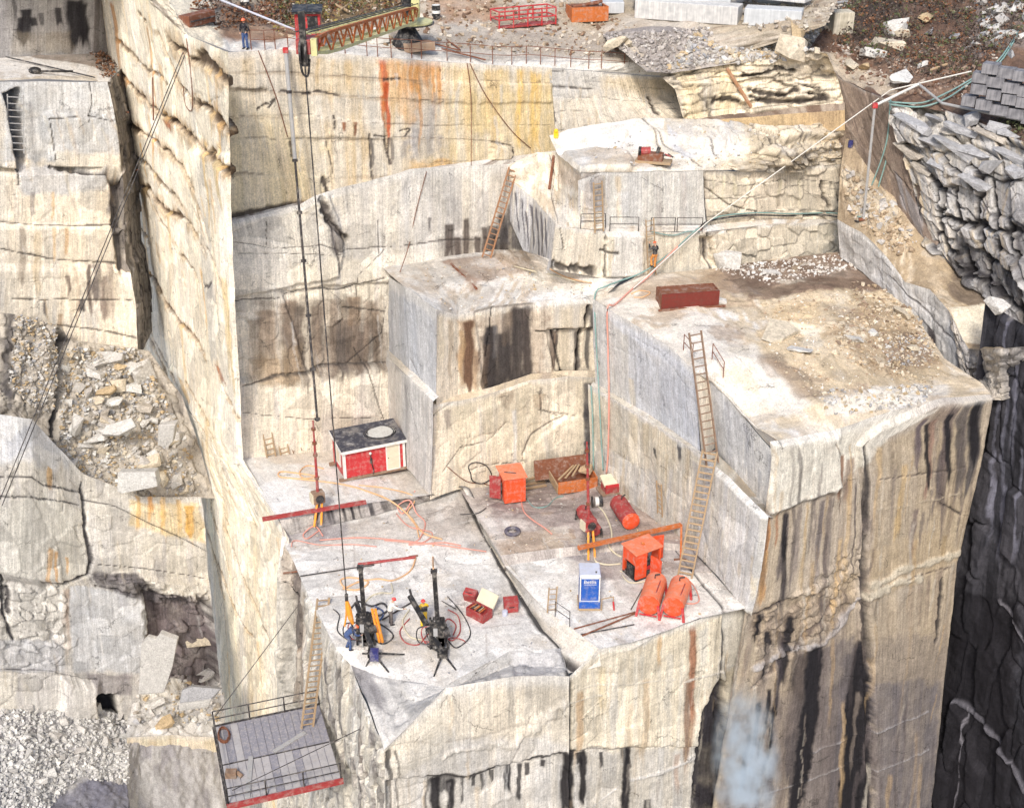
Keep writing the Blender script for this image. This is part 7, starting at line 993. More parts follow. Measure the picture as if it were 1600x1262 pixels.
for P_, r_h, mt, lab in (([(548, 948), (560, 938), (580, 945), (598, 940), (605, 952), (590, 960), (570, 955), (556, 962)], .06, 'hose_black', 'heap of black hose behind the left drill'), ([(560, 965), (590, 972), (615, 990), (600, 1005), (580, 995)], .045, 'hose_black', 'black hose trailing right from the left drill'), ([(585, 945), (600, 955), (592, 968), (575, 960), (590, 950)], .05, 'cloth_blue', 'dark blue hose heap beside the left drill'), ([(700, 930), (725, 960), (735, 990), (715, 1010), (700, 1000)], .035, 'hose_black', 'thin black hose looping right of the right drill'), ([(640, 950), (628, 970), (640, 992), (662, 998)], .04, 'hose_cream', 'cream hose looping left of the right drill'), ([(520, 950), (530, 960), (528, 985), (545, 1000)], .035, 'hose_black', 'black hose at the head of the deck ladder')): hs(P_, r_h, mt, lab)
# pipe pole on the right with its ropes
pb = V3(S(1347, 345, ['tan_ledge', 'shelf_face_right', 'shelf_ledge'], 15)); ptop = above(1367, 165, pb); t = thing('pipe_pole', 'tall grey pipe standing on the right ledge with a red joint on top', 'pipe', pb); MB().tube([(0, 0, 0), ptop - pb], .09, 8).build('pipe', 'grey_steel', t); MB().box(ptop - pb, (.3, .3, .3)).build('joint', 'red_paint', t); MB().tube([(-.3, 0, .05), (.5, 0, .1)], .12).build('foot', 'rust_steel', t)
q1 = V3(S(1433, 151)) + Vector((0, 0, .8)); tag(MB().tube([(0, 0, 0), q1 - ptop], .09, 8).build('pipe', 'white_paint', loc=ptop), 'short white pipe running right from the red joint', 'pipe'); q2 = V3(S(1470, 175)) + Vector((0, 0, .5)); q3 = V3(S(1598, 200)) + Vector((0, 0, .5)); tag(MB().tube([(0, 0, 0), q2 - q1, q3 - q1], .09, 8).build('pipe', 'grey_steel', loc=q1), 'long pale pipe crossing the broken slabs on the right', 'pipe')
r0 = V3(S(1390, 148)) + Vector((0, 0, .4)); r1 = V3(S(1098, 345)) + V3(E2) * .5; tag(MB().tube([(0, 0, 0), r1 - r0], .035, 6).build('rope', 'rope_white', loc=r0), 'taut white rope from the pale boulder down to the shelf corner', 'rope'); r2_ = V3(S(990, 448)) + Vector((0, 0, .1)); tag(MB().tube([(0, 0, 0), r2_ - r1], .04, 6).build('rope', 'rope_white', loc=r1), 'thin white rope from the shelf corner down to the terrace edge', 'rope')
r3 = V3(S(1515, 123)) + Vector((0, 0, .5)); tag(MB().tube([(0, 0, 0), r3 - r0], .05, 6).build('rope', 'rope_white', loc=r0), 'grey rope from the pale boulder right towards the block wall', 'rope')
for k, (dy, lab) in enumerate(((0, 'upper green cable sweeping down the right slope'), (5, 'lower green cable sweeping down the right slope'))): hs([(1590, 45 + dy), (1560, 92 + dy), (1520, 120 + dy), (1480, 145 + dy), (1440, 158 + dy), (1385, 160 + dy)], .06, 'hose_green', lab, 'cable', off=.6)
for k, (xa, lab) in enumerate(((1362, 'left green cable hanging beside the pipe pole'), (1372, 'right green cable hanging beside the pipe pole'))): q0 = V3(S(1386, 166)) + Vector((0, 0, .5)); q1 = V3(S(xa, 290)); tag(MB().tube(spline([Vector((0, 0, 0)), (q1 - q0) * .5 + Vector((.3, -.2, 0)), q1 - q0]), .05, 6).build('cable', 'hose_green', loc=q0), lab, 'cable')
q = V3(S(1328, 229)); tag(disc(MB(), (0, 0, .22), .17, .45, 14).build('barrel', 'blue_paint', loc=q), 'small blue barrel at the foot of the brown wall', 'barrel'); q = V3(S(870, 214)); tag(MB().box((0, 0, .2), (.3, .25, .45)).ball((0, -.05, .45), .16).build('sack', 'cloth_yellow', loc=q), 'small yellow bundle on the white shelf', 'bundle')
# rusty box and old machine
p0, a, wd = frame((1034, 483), (1122, 474), ['terrace']); t = thing('steel_box', 'big rusty red steel box lying on the terrace', 'box', p0, a - .03); MB().box((wd / 2, .03, .55), (wd, .07, 1.0)).build('front_plate', 'rust_dark', t); MB().box((wd / 2, 1.3, .55), (wd, .07, 1.0)).build('back_plate', 'rust_steel', t)
for x in (.03, wd - .03): MB().box((x, .66, .55), (.07, 1.25, 1.0)).build('end_plate', 'rust_steel', t)
MB().box((wd / 2, .66, .98), (wd - .16, 1.2, .06)).build('lid', 'rust_steel', t); MB().bar((-.2, -.1, .06), (wd + .4, -.12, .08), .12).build('skid', 'rust_steel', t)
p0 = V3(S(1022, 252)); t = thing('old_compressor', 'old dark red compressor lying on a sled on the white shelf', 'compressor', p0, RZ - .75); MB().box((0, 0, .1), (2.3, .9, .16)).build('sled', 'wood', t); MB().box((-.2, 0, .4), (1.6, .7, .5)).build('body', 'rust_steel', t, bevel=.04); MB().tube([(-.8, -.2, .75), (-.2, -.1, .8)], .26, 12).build('motor', 'dull_red', t); MB().tube([(-.95, -.2, .75), (-.8, -.2, .75)], .30, 12).build('flywheel', 'black_paint', t)
for k in range(5): MB().tube([(.1 + k * .2, -.3 + .1 * k, .6), (.7 + k * .14, .2 - .1 * k, .5)], .05).build('pipe', ('dark_steel', 'dull_red')[k % 2], t)
MB().tube([(.2, 0, .6), (.3, .1, 1.0)], .12).build('cylinder', 'black_paint', t)
# smoke from the cleft
m_ = bpy.data.materials.new('smoke'); m_.use_nodes = True; nt = m_.node_tree; nt.nodes.clear(); ou = nt.nodes.new('ShaderNodeOutputMaterial'); pv = nt.nodes.new('ShaderNodeVolumePrincipled'); nt.links.new(pv.outputs[0], ou.inputs['Volume']); pv.inputs['Color'].default_value = (.80, .90, 1.0, 1); tc = nt.nodes.new('ShaderNodeTexCoord')
ln = nt.nodes.new('ShaderNodeVectorMath'); ln.operation = 'LENGTH'; nt.links.new(tc.outputs['Object'], ln.inputs[0]); r1_ = nt.nodes.new('ShaderNodeMapRange'); r1_.inputs[1].default_value = .0; r1_.inputs[2].default_value = 1.0; r1_.inputs[3].default_value = 1; r1_.inputs[4].default_value = 0; nt.links.new(ln.outputs['Value'], r1_.inputs[0])
mp = nt.nodes.new('ShaderNodeMapping'); mp.inputs['Scale'].default_value = (2.2, 2.2, 5); nt.links.new(tc.outputs['Object'], mp.inputs[0]); nz = nt.nodes.new('ShaderNodeTexNoise'); nz.inputs['Scale'].default_value = 1; nz.inputs['Detail'].default_value = 4; nt.links.new(mp.outputs[0], nz.inputs['Vector']); r2n = nt.nodes.new('ShaderNodeMapRange'); r2n.inputs[1].default_value = .42; r2n.inputs[2].default_value = .66; nt.links.new(nz.outputs[0], r2n.inputs[0])
mu = nt.nodes.new('ShaderNodeMath'); mu.operation = 'MULTIPLY'; nt.links.new(r1_.outputs[0], mu.inputs[0]); nt.links.new(r2n.outputs[0], mu.inputs[1]); m2 = nt.nodes.new('ShaderNodeMath'); m2.operation = 'MULTIPLY'; nt.links.new(mu.outputs[0], m2.inputs[0]); m2.inputs[1].default_value = 2.6; nt.links.new(m2.outputs[0], pv.inputs['Density'])
sm_ = MB().ball((0, 0, 0), 1.0, 28).build('smoke', m_); sm_.location = V3(FR(1142, 1172)) + V3(E2) * 1.5; sm_.scale = (2.2, 1.3, 6.8); sm_.rotation_euler = (0, -.12, 0); sm_['kind'] = 'stuff'; sm_['label'] = 'pale blue smoke drifting out of the dark cleft'; sm_['category'] = 'smoke'
# ------------------------------------------------------------------ rim: derrick, hut, fence, debris
pb = V3(S(640, 70, ['rim'], 10)); rt_ = above(648, 20, pb)
t = thing('derrick', 'yellow lattice crane boom reaching over the rim from a black pivot', 'crane', pb); d = TIP + Vector((0, 0, .6)) - pb; r_ = rt_ - pb
MB().tube([(0, 0, 0), (0, 0, .4), (0, 0, 1.3), (0, 0, 1.7)], [1.1, 1.0, .45, .4], 14).build('pivot', 'black_paint', t); MB().tube([(0, 0, 1.3), (0, 0, 3.0)], .32, 12).build('post', 'black_paint', t); MB().box((.55, .1, 2.5), (.5, .5, 1.2)).build('mast_foot', 'yellow_paint', t)
disc(MB(), (.2, .3, 1.55), 1.4, .10, 32).build('bull_wheel', 'yellow_paint', t); disc(MB(), (.2, .3, 1.46), 1.5, .08, 32).build('wheel_rim', 'black_paint', t)
bd = (d - r_).normalized(); sd = bd.cross(Vector((0, 0, 1))).normalized(); up = sd.cross(bd).normalized(); bl_ = (d - r_).length; hw = .45; ch = [(1, 1), (1, -1), (-1, 1), (-1, -1)]
bo = MB(); bo.bar(r_, r_ + bd * .1, .2); arm = bo.build('boom', 'yellow_paint', t)
pos = lambda f, a, b: r_ + bd * bl_ * f + sd * a * hw * min(1, .4 + f * 6, .5 + (1 - f) * 5) + up * b * hw * min(1, .4 + f * 6, .5 + (1 - f) * 5)
for a, b in ch:
    m = MB()
    for k in range(12): m.bar(pos(k / 12, a, b), pos((k + 1) / 12, a, b), .13)
    m.build('chord', 'yellow_paint' if b < 0 or a > 0 else 'rust_orange', arm)
for a in (-1, 1):
    m = MB()
    for k in range(26): f = k / 26; m.bar(pos(f, a, -1 if k % 2 else 1), pos(f + 1 / 26, a, 1 if k % 2 else -1), .07)
    m.build('lacing', 'rust_orange', arm)
for b in (-1, 1):
    m = MB()
    for k in range(26): f = k / 26; m.bar(pos(f, -1 if k % 2 else 1, b), pos(f + 1 / 26, 1 if k % 2 else -1, b), .07)
    m.build('lacing', 'yellow_paint', arm)
for k in (-.25, .1, .35): MB().tube([r_ + up * .55 + sd * k, d + up * .6 + sd * k], .03, 5).build('cable', 'dark_steel', t)
MB().bar(d - bd * 1.6 + up * .1, d + bd * .1, .62, .6).build('boom_tip', 'dull_red', t); MB().box(d + Vector((.45, 0, .0)), (.25, .3, .7)).build('tip_plate', 'yellow_paint', t)
for x in (-.12, .12): disc(MB(), d + Vector((x, 0, -.2)), .50, .09, 18, 'X').build('sheave', 'dark_steel', t)
MB().bar(d + Vector((0, 0, 1.5)), d + Vector((0, 0, -.8)), .25, .3).build('block_housing', 'black_paint', t); MB().tube(spline([d + Vector((-.2, 0, -.5)), d + Vector((-.12, 0, -1.1)), d + Vector((.1, 0, -1.2)), d + Vector((.22, 0, -.5))]), .05, 6).build('shackle', 'black_paint', t)
p0, a, wd = frame((463, 76), (500, 80), ['rim']); t = thing('cab', 'small red operator cab with a black roof standing at the rim', 'cab', p0, .1); wd = 1.5; MB().box((wd / 2, .7, 1.1), (wd, 1.4, 2.2)).build('wall', 'red_paint', t, bevel=.02); MB().box((wd / 2, .65, 2.28), (wd + .3, 1.8, .14), Matrix.Rotation(.08, 3, 'X')).build('roof', 'black_paint', t); MB().box((wd * .7, -.02, 1.55), (.62, .05, .85)).build('window', 'black_paint', t); MB().box((-.02, .7, 1.5), (.05, .7, .8)).build('window', 'dark_steel', t); MB().box((wd * .22, -.02, 1.0), (.5, .04, 1.8)).build('door', 'dull_red', t); MB().tube([(wd * .5, .5, 2.3), (wd * .5, .5, 4.2)], .02, 5).build('aerial', 'dark_steel', t)
def drum(px, lab, mat='black_paint', h=.9): q = V3(S(*px, ['rim'], 12)); t = thing('barrel', lab, 'barrel', q); disc(MB(), (0, 0, h / 2), .29, h, 18).build('body', mat, t); disc(MB(), (0, 0, h * .52), .296, h * .22, 18).build('band', 'white_paint', t); disc(MB(), (0, 0, h + .01), .28, .03, 18).build('lid', 'white_paint', t)
drum((681, 27), 'black barrel with a white band standing right of the crane boom'); drum((386, 10), 'black barrel with a white band lying among scrap behind the rim worker')
p0, a, wd = frame((298, 44), (340, 42), ['rim']); t = thing('steel_box', 'dark brown steel box among wires at the left end of the rim', 'box', p0, a); MB().box((wd / 2, .4, .35), (wd, .8, .65)).build('body', 'rust_steel', t, bevel=.03); MB().tube([(.1, -.05, .35), (wd - .1, -.05, .35)], .04).build('handle', 'dark_steel', t)
p0, a, wd = frame((592, 66), (640, 68), ['rim']); t = thing('concrete_block', 'pale concrete footing beside the crane pivot', 'block', p0, a); MB().box((.45, .4, .45), (.9, .8, .9), taper=.92).build('body', 'white_paint', t, bevel=.03); MB().tube([(.45, .4, .9), (.45, .4, 1.05)], .05).build('anchor', 'dark_steel', t)
p0, a, wd = frame((640, 82), (682, 84), ['rim']); t = thing('rusty_slab', 'rust stained slab under the crane pivot at the rim', 'slab', p0, a); MB().box((wd / 2, .6, .25), (wd, 1.2, .5)).build('body', 'stained_concrete', t, bevel=.04)
p0, a, wd = frame((780, 44), (868, 40), ['rim']); t = thing('steel_cage', 'long red open steel cage frame on the dirt behind the rim', 'cage', p0, a); dd = 1.4; hh = 1.15
MB().box((wd / 2, dd / 2, .08), (wd, dd, .1)).build('floor_plate', 'dull_red', t)
for x in (0, wd * .25, wd * .5, wd * .75, wd):
    for y in (0, dd): MB().tube([(x, y, 0), (x, y, hh)], .05).build('post', 'red_paint', t)
for y in (0, dd):
    for z in (.6, hh): MB().tube([(0, y, z), (wd, y, z)], .05).build('rail', 'red_paint', t)
for x in (0, wd):
    for z in (.6, hh): MB().tube([(x, 0, z), (x, dd, z)], .05).build('rail', 'red_paint', t)
p0, a, wd = frame((893, 34), (951, 35), ['rim']); t = thing('skip', 'orange rusty skip beside the red cage on the rim', 'skip', p0, a); MB().box((wd / 2, .05, .5), (wd, .08, 1.0)).build('front_plate', 'rust_orange', t); MB().box((wd / 2, 1.6, .5), (wd, .08, 1.0)).build('back_plate', 'rust_steel', t)
for x in (.04, wd - .04): MB().box((x, .82, .5), (.08, 1.5, 1.0)).build('end_plate', 'rust_orange', t)
MB().box((wd / 2, .82, .1), (wd - .1, 1.5, .1)).build('floor_plate', 'rust_steel', t); MB().tube([(.2, .5, .95), (wd - .2, 1.0, 1.2)], .12).tube([(.4, 1.0, .95), (wd * .8, .6, 1.15)], .09).box((wd * .5, .8, .8), (wd * .7, 1.2, .3)).build('scrap', 'rust_steel', t)
# sawn granite blocks
def gblock(px0, px1, h, d, lab, col='grey_steel', rz=None, names=None, z0=0.0, dx=0.0, fwd=0.0):
    p0, a, wd = frame(px0, px1, names); p0 = p0 + (V3(CAM) - p0).normalized() * fwd; m = MB().box((wd / 2, d / 2, h / 2), (wd, d, h)); o = m.build('granite_block', MATS['sawn_granite'] if col == 0 else MATS['sawn_grey'] if col == 1 else MATS['sawn_cream'], bevel=.05, loc=p0 + Vector((dx, 0, z0))); o.rotation_euler = (0, 0, a if rz is None else rz); return tag(o, lab, 'stone block')
def sawn(name, c1, c2):
    m, t, b = newmat(name); N = t.nodes; Lk = t.links; tc = N.new('ShaderNodeTexCoord'); mp = N.new('ShaderNodeMapping'); mp.inputs['Scale'].default_value = (6, 6, .4); Lk.new(tc.outputs['Object'], mp.inputs[0]); n = N.new('ShaderNodeTexNoise'); n.inputs['Scale'].default_value = 1.3; n.inputs['Detail'].default_value = 5; Lk.new(mp.outputs[0], n.inputs['Vector']); n2 = N.new('ShaderNodeTexNoise'); n2.inputs['Scale'].default_value = 2.5; n2.inputs['Detail'].default_value = 7; Lk.new(tc.outputs['Object'], n2.inputs['Vector'])
    ad = N.new('ShaderNodeMath'); ad.operation = 'ADD'; Lk.new(n.outputs[0], ad.inputs[0]); Lk.new(n2.outputs[0], ad.inputs[1]); r = N.new('ShaderNodeValToRGB'); r.color_ramp.elements[0].position = .38; r.color_ramp.elements[1].position = .62; r.color_ramp.elements[0].color = (*c1, 1); r.color_ramp.elements[1].color = (*c2, 1); ml = N.new('ShaderNodeMath'); ml.operation = 'MULTIPLY'; ml.inputs[1].default_value = .5; Lk.new(ad.outputs[0], ml.inputs[0]); Lk.new(ml.outputs[0], r.inputs[0]); Lk.new(r.outputs[0], b.inputs['Base Color']); b.inputs['Roughness'].default_value = .85
    bp = N.new('ShaderNodeBump'); bp.inputs['Strength'].default_value = .4; bp.inputs['Distance'].default_value = .05; Lk.new(ad.outputs[0], bp.inputs['Height']); Lk.new(bp.outputs[0], b.inputs['Normal'])
sawn('sawn_granite', (.40, .40, .40), (.62, .61, .59)); sawn('sawn_grey', (.42, .44, .46), (.54, .56, .58)); sawn('sawn_cream', (.40, .36, .28), (.66, .61, .50)); sawn('wall_block', (.12, .12, .135), (.27, .265, .28))
gblock((990, 28), (1150, 37), 1.25, 1.6, 'long pale granite block with drill grooves, left one of the lower row at the top', 0, names=['rim', 'scree']); gblock((1160, 37), (1252, 30), 1.15, 1.6, 'smooth grey granite block, right one of the lower row at the top', 1, names=['rim', 'scree'])
b1 = gblock((985, 20), (1140, 20), 1.2, 1.6, 'grey granite slab resting above the long pale block', 1, names=['rim', 'scree'], z0=1.0); b2 = gblock((1142, 18), (1255, 18), 1.1, 1.6, 'pale granite block marked with orange numbers above the smooth grey block', 0, names=['rim', 'scree'], z0=1.1)
text('5085', .5, 'sling_orange', b2, (2.9, -.03, .45), (math.pi / 2, 0, 0), 'number')
q = V3(S(1300, 54, ['brush_slope'], 14)); o = MB().box((.75, .65, .78), (1.5, 1.3, 1.6)).build('granite_block', MATS['sawn_cream'], bevel=.05, loc=q); o.rotation_euler = (.03, 0, .12); tag(o, 'tall grooved cream granite block standing alone on the dark slope', 'stone block'); gblock((925, 20), (975, 18), .8, 1.5, 'grey slab tilted behind the orange skip', 1, names=['rim', 'scree'])
# dry wall of sawn blocks on the right
wb = V3(S(1545, 172, ['brush_slope', 'broken_wall'], 15)); wb = wb + (V3(CAM) - wb).normalized() * 3.0; WP = plane(np.array(wb), np.array([.85, -.53, 0])); k = 0
for r in range(4):
    for c in range(6):
        x0 = 1500 + r * 9 + c * 24 + (7 if r % 2 else 0); y0 = 162 - r * 17 + c * 7 + random.uniform(-1.5, 1.5)
        q = V3(WP(x0, y0)); wd = (V3(WP(x0 + 22, y0 + 8)) - q).length; o = MB().box((wd / 2, .4, .3), (wd * random.uniform(.9, 1.2), random.uniform(.7, 1.0), .62)).build('granite_block', 'wall_block', bevel=.03, loc=q - Vector((0, 0, .1))); o.rotation_euler = (random.uniform(-.02, .02), 0, math.atan2(-.53, .85) + random.uniform(-.05, .05)); tag(o, 'grey sawn block in the dry stone wall on the right slope', 'stone block', 'blocks of the dry stone wall')
# boulders one can tell apart
for x, y, wpx, lab, ci, asp, i in ((312, 1005, 42, 'cream flat slab hanging in the brown recess', 2, (1, .6, .4), 1), (322, 1060, 34, 'white pointed boulder right of the standing slab', 4, (1, .8, .7), 5), (255, 1130, 34, 'brown faced block at the edge above the low cream block', 6, (1, .8, .7), 4), (240, 1100, 40, 'pale boulder under the standing slab', 0, (1, .8, .6), 7), (160, 570, 62, 'grey slab with orange side at the top of the left rubble heap', 0, (1, .6, .4), 2), (190, 575, 34, 'orange stained block at the top of the left rubble heap', 6, (1, .7, .6), 8), (225, 588, 46, 'big rounded pale stone at the upper right of the left rubble heap', 0, (1, .8, .9), 9), (205, 610, 36, 'white angular stone below the rounded one in the left heap', 4, (1, .8, .8), 10), (235, 725, 36, 'cream block near the lower lip of the left rubble heap', 2, (1, .8, .8), 11), (145, 690, 50, 'long pale slab at the left edge of the rubble heap', 0, (1, .4, .4), 1)):
    boulder(x, y, wpx, lab, None, ci, asp, i, names=['rubble_slope', 'left_low', 'rubble_bed', 'low_block_top'], rot=(random.uniform(-.3, .3), random.uniform(-.25, .25), RZ + random.uniform(-.4, .4)))
slabpoly([(221, 1006), (232, 994), (243, 998), (250, 990), (277, 1000), (270, 1040), (256, 1082), (216, 1085)], 72.6, .5, 'tall pale slab standing on end in front of the brown recess on the left', 0, lean=-.8)
slabpoly([(284, 1078), (300, 1072), (345, 1076), (330, 1092), (280, 1098)], 72.4, .7, 'dark grey slab lying at the foot of the brown recess', 5, lean=-2); slabpoly([(280, 1099), (330, 1093), (326, 1104), (279, 1111)], 72.0, .5, 'pale flat slab under the dark grey one', 0)
slabpoly([(184, 738), (242, 737), (246, 760), (190, 771), (183, 768)], 76.2, 1.0, 'large flat white block at the lower lip of the left rubble heap', 4, lean=-1); slabpoly([(165, 665), (205, 652), (212, 666), (185, 680), (158, 678)], 79, .5, 'large pale slab in the middle of the left rubble heap', 4, lean=-3); slabpoly([(130, 552), (170, 548), (192, 552), (190, 562), (150, 572), (142, 568)], 83.6, .6, 'wide grey slab at the top of the left rubble heap', 0, lean=-3)
slabpoly([(247, 664), (274, 663), (270, 690), (262, 700), (246, 696)], 79, .6, 'square pale block at the right of the left rubble heap', 0); slabpoly([(150, 610), (178, 600), (180, 608), (172, 615), (148, 617)], 81.5, .4, 'tan flat slab in the upper left rubble heap', 6, lean=-3)
LGR = ['rubble_slope']; n = 0
while n < 95:
    x, y = random.uniform(95, 305), random.uniform(555, 772)
    if polysd(np.array([x]), np.array([y]), [(100, 560), (215, 548), (290, 690), (312, 772), (150, 772), (98, 720)])[0] < 3: continue
    boulder(x, y, 9 + 22 * random.random() ** 1.8, 'broken pale granite stone in the heap under the left wall', 'stones of the left rubble heap', names=LGR); n += 1
chips('rubble', 2600, [(98, 545), (215, 545), (292, 690), (315, 780), (140, 780), (92, 720)], (.12, .45), LGR, label='small broken stone filling the left rubble heap', cat='rubble', seed=3)
chips('rubble', 900, [(25, 490), (92, 510), (92, 640), (60, 650), (15, 600)], (.12, .40), LGR, label='loose rubble in the dark pocket at the far left', cat='rubble', seed=4)
chips('rubble', 4200, [(-20, 1095), (100, 1098), (200, 1118), (200, 1225), (120, 1215), (60, 1280), (-20, 1280)], (.12, .42), ['rubble_bed'], cols=[(.52, .51, .49), (.45, .44, .43), (.58, .57, .54)], label='bed of small grey broken stone at the lower left', cat='rubble', seed=5); n = 0
while n < 70:
    x, y = random.uniform(0, 198), random.uniform(1105, 1225); boulder(x, y, 7 + 17 * random.random() ** 2, 'pale grey stone in the rubble bed at the lower left', 'stones of the lower left rubble bed', ci=random.choice((0, 0, 1, 4)), names=['rubble_bed']); n += 1
chips('rubble', 500, [(215, 1060), (345, 1060), (345, 1130), (210, 1135)], (.12, .6), ['left_low', 'rubble_bed', 'low_block_top'], label='broken stone around the standing slab at the lower left', cat='rubble', seed=6)
chips('gravel', 1500, [(1190, 470), (1400, 445), (1480, 590), (1290, 635), (1200, 560)], (.05, .22), ['terrace'], cols=[(.5, .42, .3), (.56, .5, .4), (.36, .27, .19), (.6, .56, .5)], label='tan gravel and stone chips scattered on the right terrace', cat='gravel', seed=7, power=3); chips('gravel', 500, [(1110, 420), (1320, 395), (1350, 420), (1200, 445)], (.06, .3), ['terrace'], cols=[(.6, .58, .55), (.5, .45, .4)], label='pale stone chips along the back of the terrace', cat='gravel', seed=8); chips('gravel', 260, [(1270, 610), (1460, 600), (1440, 640), (1300, 650)], (.08, .32), ['terrace'], label='white stone chips at the front lip of the terrace', cat='gravel', seed=9); chips('rubble', 700, [(1330, 440), (1420, 450), (1470, 560), (1400, 590), (1300, 560)], (.06, .38), ['terrace'], cols=[(.40, .31, .21), (.50, .43, .33), (.27, .2, .145)], label='brown heaped rubble at the right of the terrace', cat='rubble', seed=29); chips('gravel', 300, [(1380, 530), (1450, 520), (1460, 570), (1390, 575)], (.06, .25), ['terrace'], label='dark patch of chips near the right end of the terrace', cat='gravel', seed=19)
for x, y, wpx, ci, asp, lab in ((1212, 520, 80, 2, (1, .8, .3), 'broad tan slab half buried on the terrace'), (1335, 528, 34, 4, (1, .8, .6), 'white stone in the middle of the terrace'), (1405, 490, 46, 2, (1, .6, .5), 'cream block against the low grey wall'), (1365, 520, 26, 4, (1, .8, .5), 'small white stone right of the middle one on the terrace'), (1425, 545, 22, 2, (1, .8, .9), 'upright tan stone near the low wall'), (1250, 545, 42, 4, (1, .8, .25), 'flat pale stone at the front of the tan rubble'), (1122, 470, 26, 0, (1, .8, .6), 'pale stone behind the rusty box'), (1205, 425, 30, 0, (1, .7, .5), 'pale boulder at the back of the terrace'), (1135, 405, 50, 0, (1, .6, .9), 'grey boulder at the foot of the upper shelf')): boulder(x, y, wpx, lab, None, ci, asp, names=['terrace'], rot=(random.uniform(-.2, .2), random.uniform(-.2, .2), random.uniform(0, 3)))
chips('scree', 3000, [(1090, 40), (1240, 30), (1320, 10), (1312, 72), (1230, 95), (1130, 100), (1040, 112)], (.1, .55), ['scree', 'layered'], label='scree of broken stone below the sawn blocks', cat='scree', seed=10); chips('scree', 2000, [(940, 55), (1110, 45), (1130, 95), (1040, 115), (990, 100)], (.08, .42), ['scree', 'rim'], cols=[(.34, .31, .29), (.26, .235, .22), (.45, .42, .39)], label='grey gravel mound behind the rim fence', cat='gravel', seed=11)
chips('gravel', 2200, [(350, -40), (780, -40), (1000, 40), (960, 90), (700, 80), (440, 60)], (.08, .45), ['rim'], cols=[(.4, .33, .25), (.3, .22, .15), (.52, .47, .4), (.2, .13, .09)], label='stony dirt and debris on the rim', cat='gravel', seed=12, power=3)
chips('scree', 1300, [(1150, -10), (1330, -10), (1310, 50), (1160, 45)], (.1, .5), ['scree', 'rim', 'brush_slope'], cols=[(.38, .34, .29), (.3, .26, .22), (.48, .44, .38)], label='stony ground between the sawn blocks and the dark slope', cat='scree', seed=41)
for x, y, wpx, ci, lab in ((1405, 45, 42, 0, 'grey angular boulder high on the dark slope'), (1408, 55, 26, 2, 'cream stone under the grey boulder on the dark slope'), (1383, 70, 54, 2, 'long cream boulder in the middle of the dark slope'), (1363, 86, 36, 0, 'white flat stones below the long cream boulder'), (1447, 30, 30, 6, 'tan boulder near the top of the dark slope'), (1449, 52, 24, 5, 'grey boulder under the tan one'), (1439, 100, 22, 4, 'small white pointed boulder on the brown scree'), (1412, 132, 58, 4, 'big pale wedge boulder at the top of the brown wall'), (1245, 60, 52, 6, 'orange brown slab above the layered ledge'), (1232, 75, 60, 2, 'flat cream slab above the layered ledge'), (1330, 105, 40, 2, 'cream slab at the head of the brown wall'), (1350, 108, 30, 6, 'tan stone at the head of the brown wall'), (960, 75, 40, 2, 'cream boulder on the gravel mound by the fence'), (985, 72, 34, 2, 'second cream boulder on the gravel mound, right of the first')): boulder(x, y, wpx, lab, None, ci, (1, .8, .55) if x == 1412 else (1, .8, .75), 4 if x == 1412 else None, names=['brush_slope', 'scree', 'rim', 'layered'], sink=-.1 if x == 1412 else .25)
for k in range(40): boulder(random.gauss(1555, 32), random.gauss(32, 22), random.uniform(8, 26), 'pale boulder in the tumbled pile at the top right corner', 'boulders at the top right', ci=random.choice((0, 1, 4, 5)), names=['brush_slope'])
chips('scree', 1500, [(1290, 70), (1400, 60), (1560, 60), (1560, 165), (1400, 145), (1330, 125)], (.06, .40), ['brush_slope'], cols=[(.3, .22, .17), (.45, .4, .35), (.2, .13, .1), (.16, .09, .06)], label='brown stony litter on the right slope', cat='scree', seed=13, power=3)
for x, y, wpx, i in ((1530, 150, 40, 3), (1500, 165, 36, 4), (1462, 190, 44, 1), (1520, 190, 40, 6), (1560, 200, 40, 9), (1550, 270, 70, 7), (1590, 275, 60, 8), (1485, 210, 40, 2)): boulder(x, y, wpx, 'large grey slab tumbled over the top of the broken right wall', 'slabs over the broken right wall', ci=random.choice((3, 5, 5)), i=i, names=['broken_wall'], asp=(1, .7, .6))
boulder(1556, 478, 40, 'grey wedge boulder at the foot of the dark right wall', None, 0, (1, .8, .9), 4, names=['tan_ledge', 'broken_wall', 'dark_wall'])
for k, (x, y, wpx, az) in enumerate(((1425, 195, 70, -.9), (1455, 225, 80, -.9), (1420, 235, 60, -1.0), (1490, 235, 84, -.8), (1500, 205, 60, -.7), (1530, 245, 78, -.8), (1545, 215, 60, -.6), (1470, 265, 60, -1.0), (1520, 285, 60, -.9), (1575, 245, 60, -.7), (1440, 265, 44, -1.0), (1585, 205, 50, -.5))):
    boulder(x, y, wpx, 'long grey slab tumbled over the broken right wall', 'slabs over the broken right wall', ci=(5, 5, 3, 5)[k % 4], i=(1, 2, 4, 5, 7, 8)[k % 6], names=['broken_wall'], asp=(1, .40, .42), rot=(random.uniform(-.2, .2), .25, az), sink=.35)
chips('gravel', 420, [(450, 850), (722, 765), (800, 915), (880, 1000), (690, 1060), (560, 1030)], (.04, .16), ['main_floor'], label='stone chips scattered over the main floor', cat='gravel', seed=30, power=3); chips('gravel', 420, [(730, 765), (920, 735), (1075, 840), (1160, 940), (940, 1005), (800, 890)], (.04, .18), ['back_floor', 'right_floor'], label='stone chips scattered over the back and right floors', cat='gravel', seed=31, power=3)
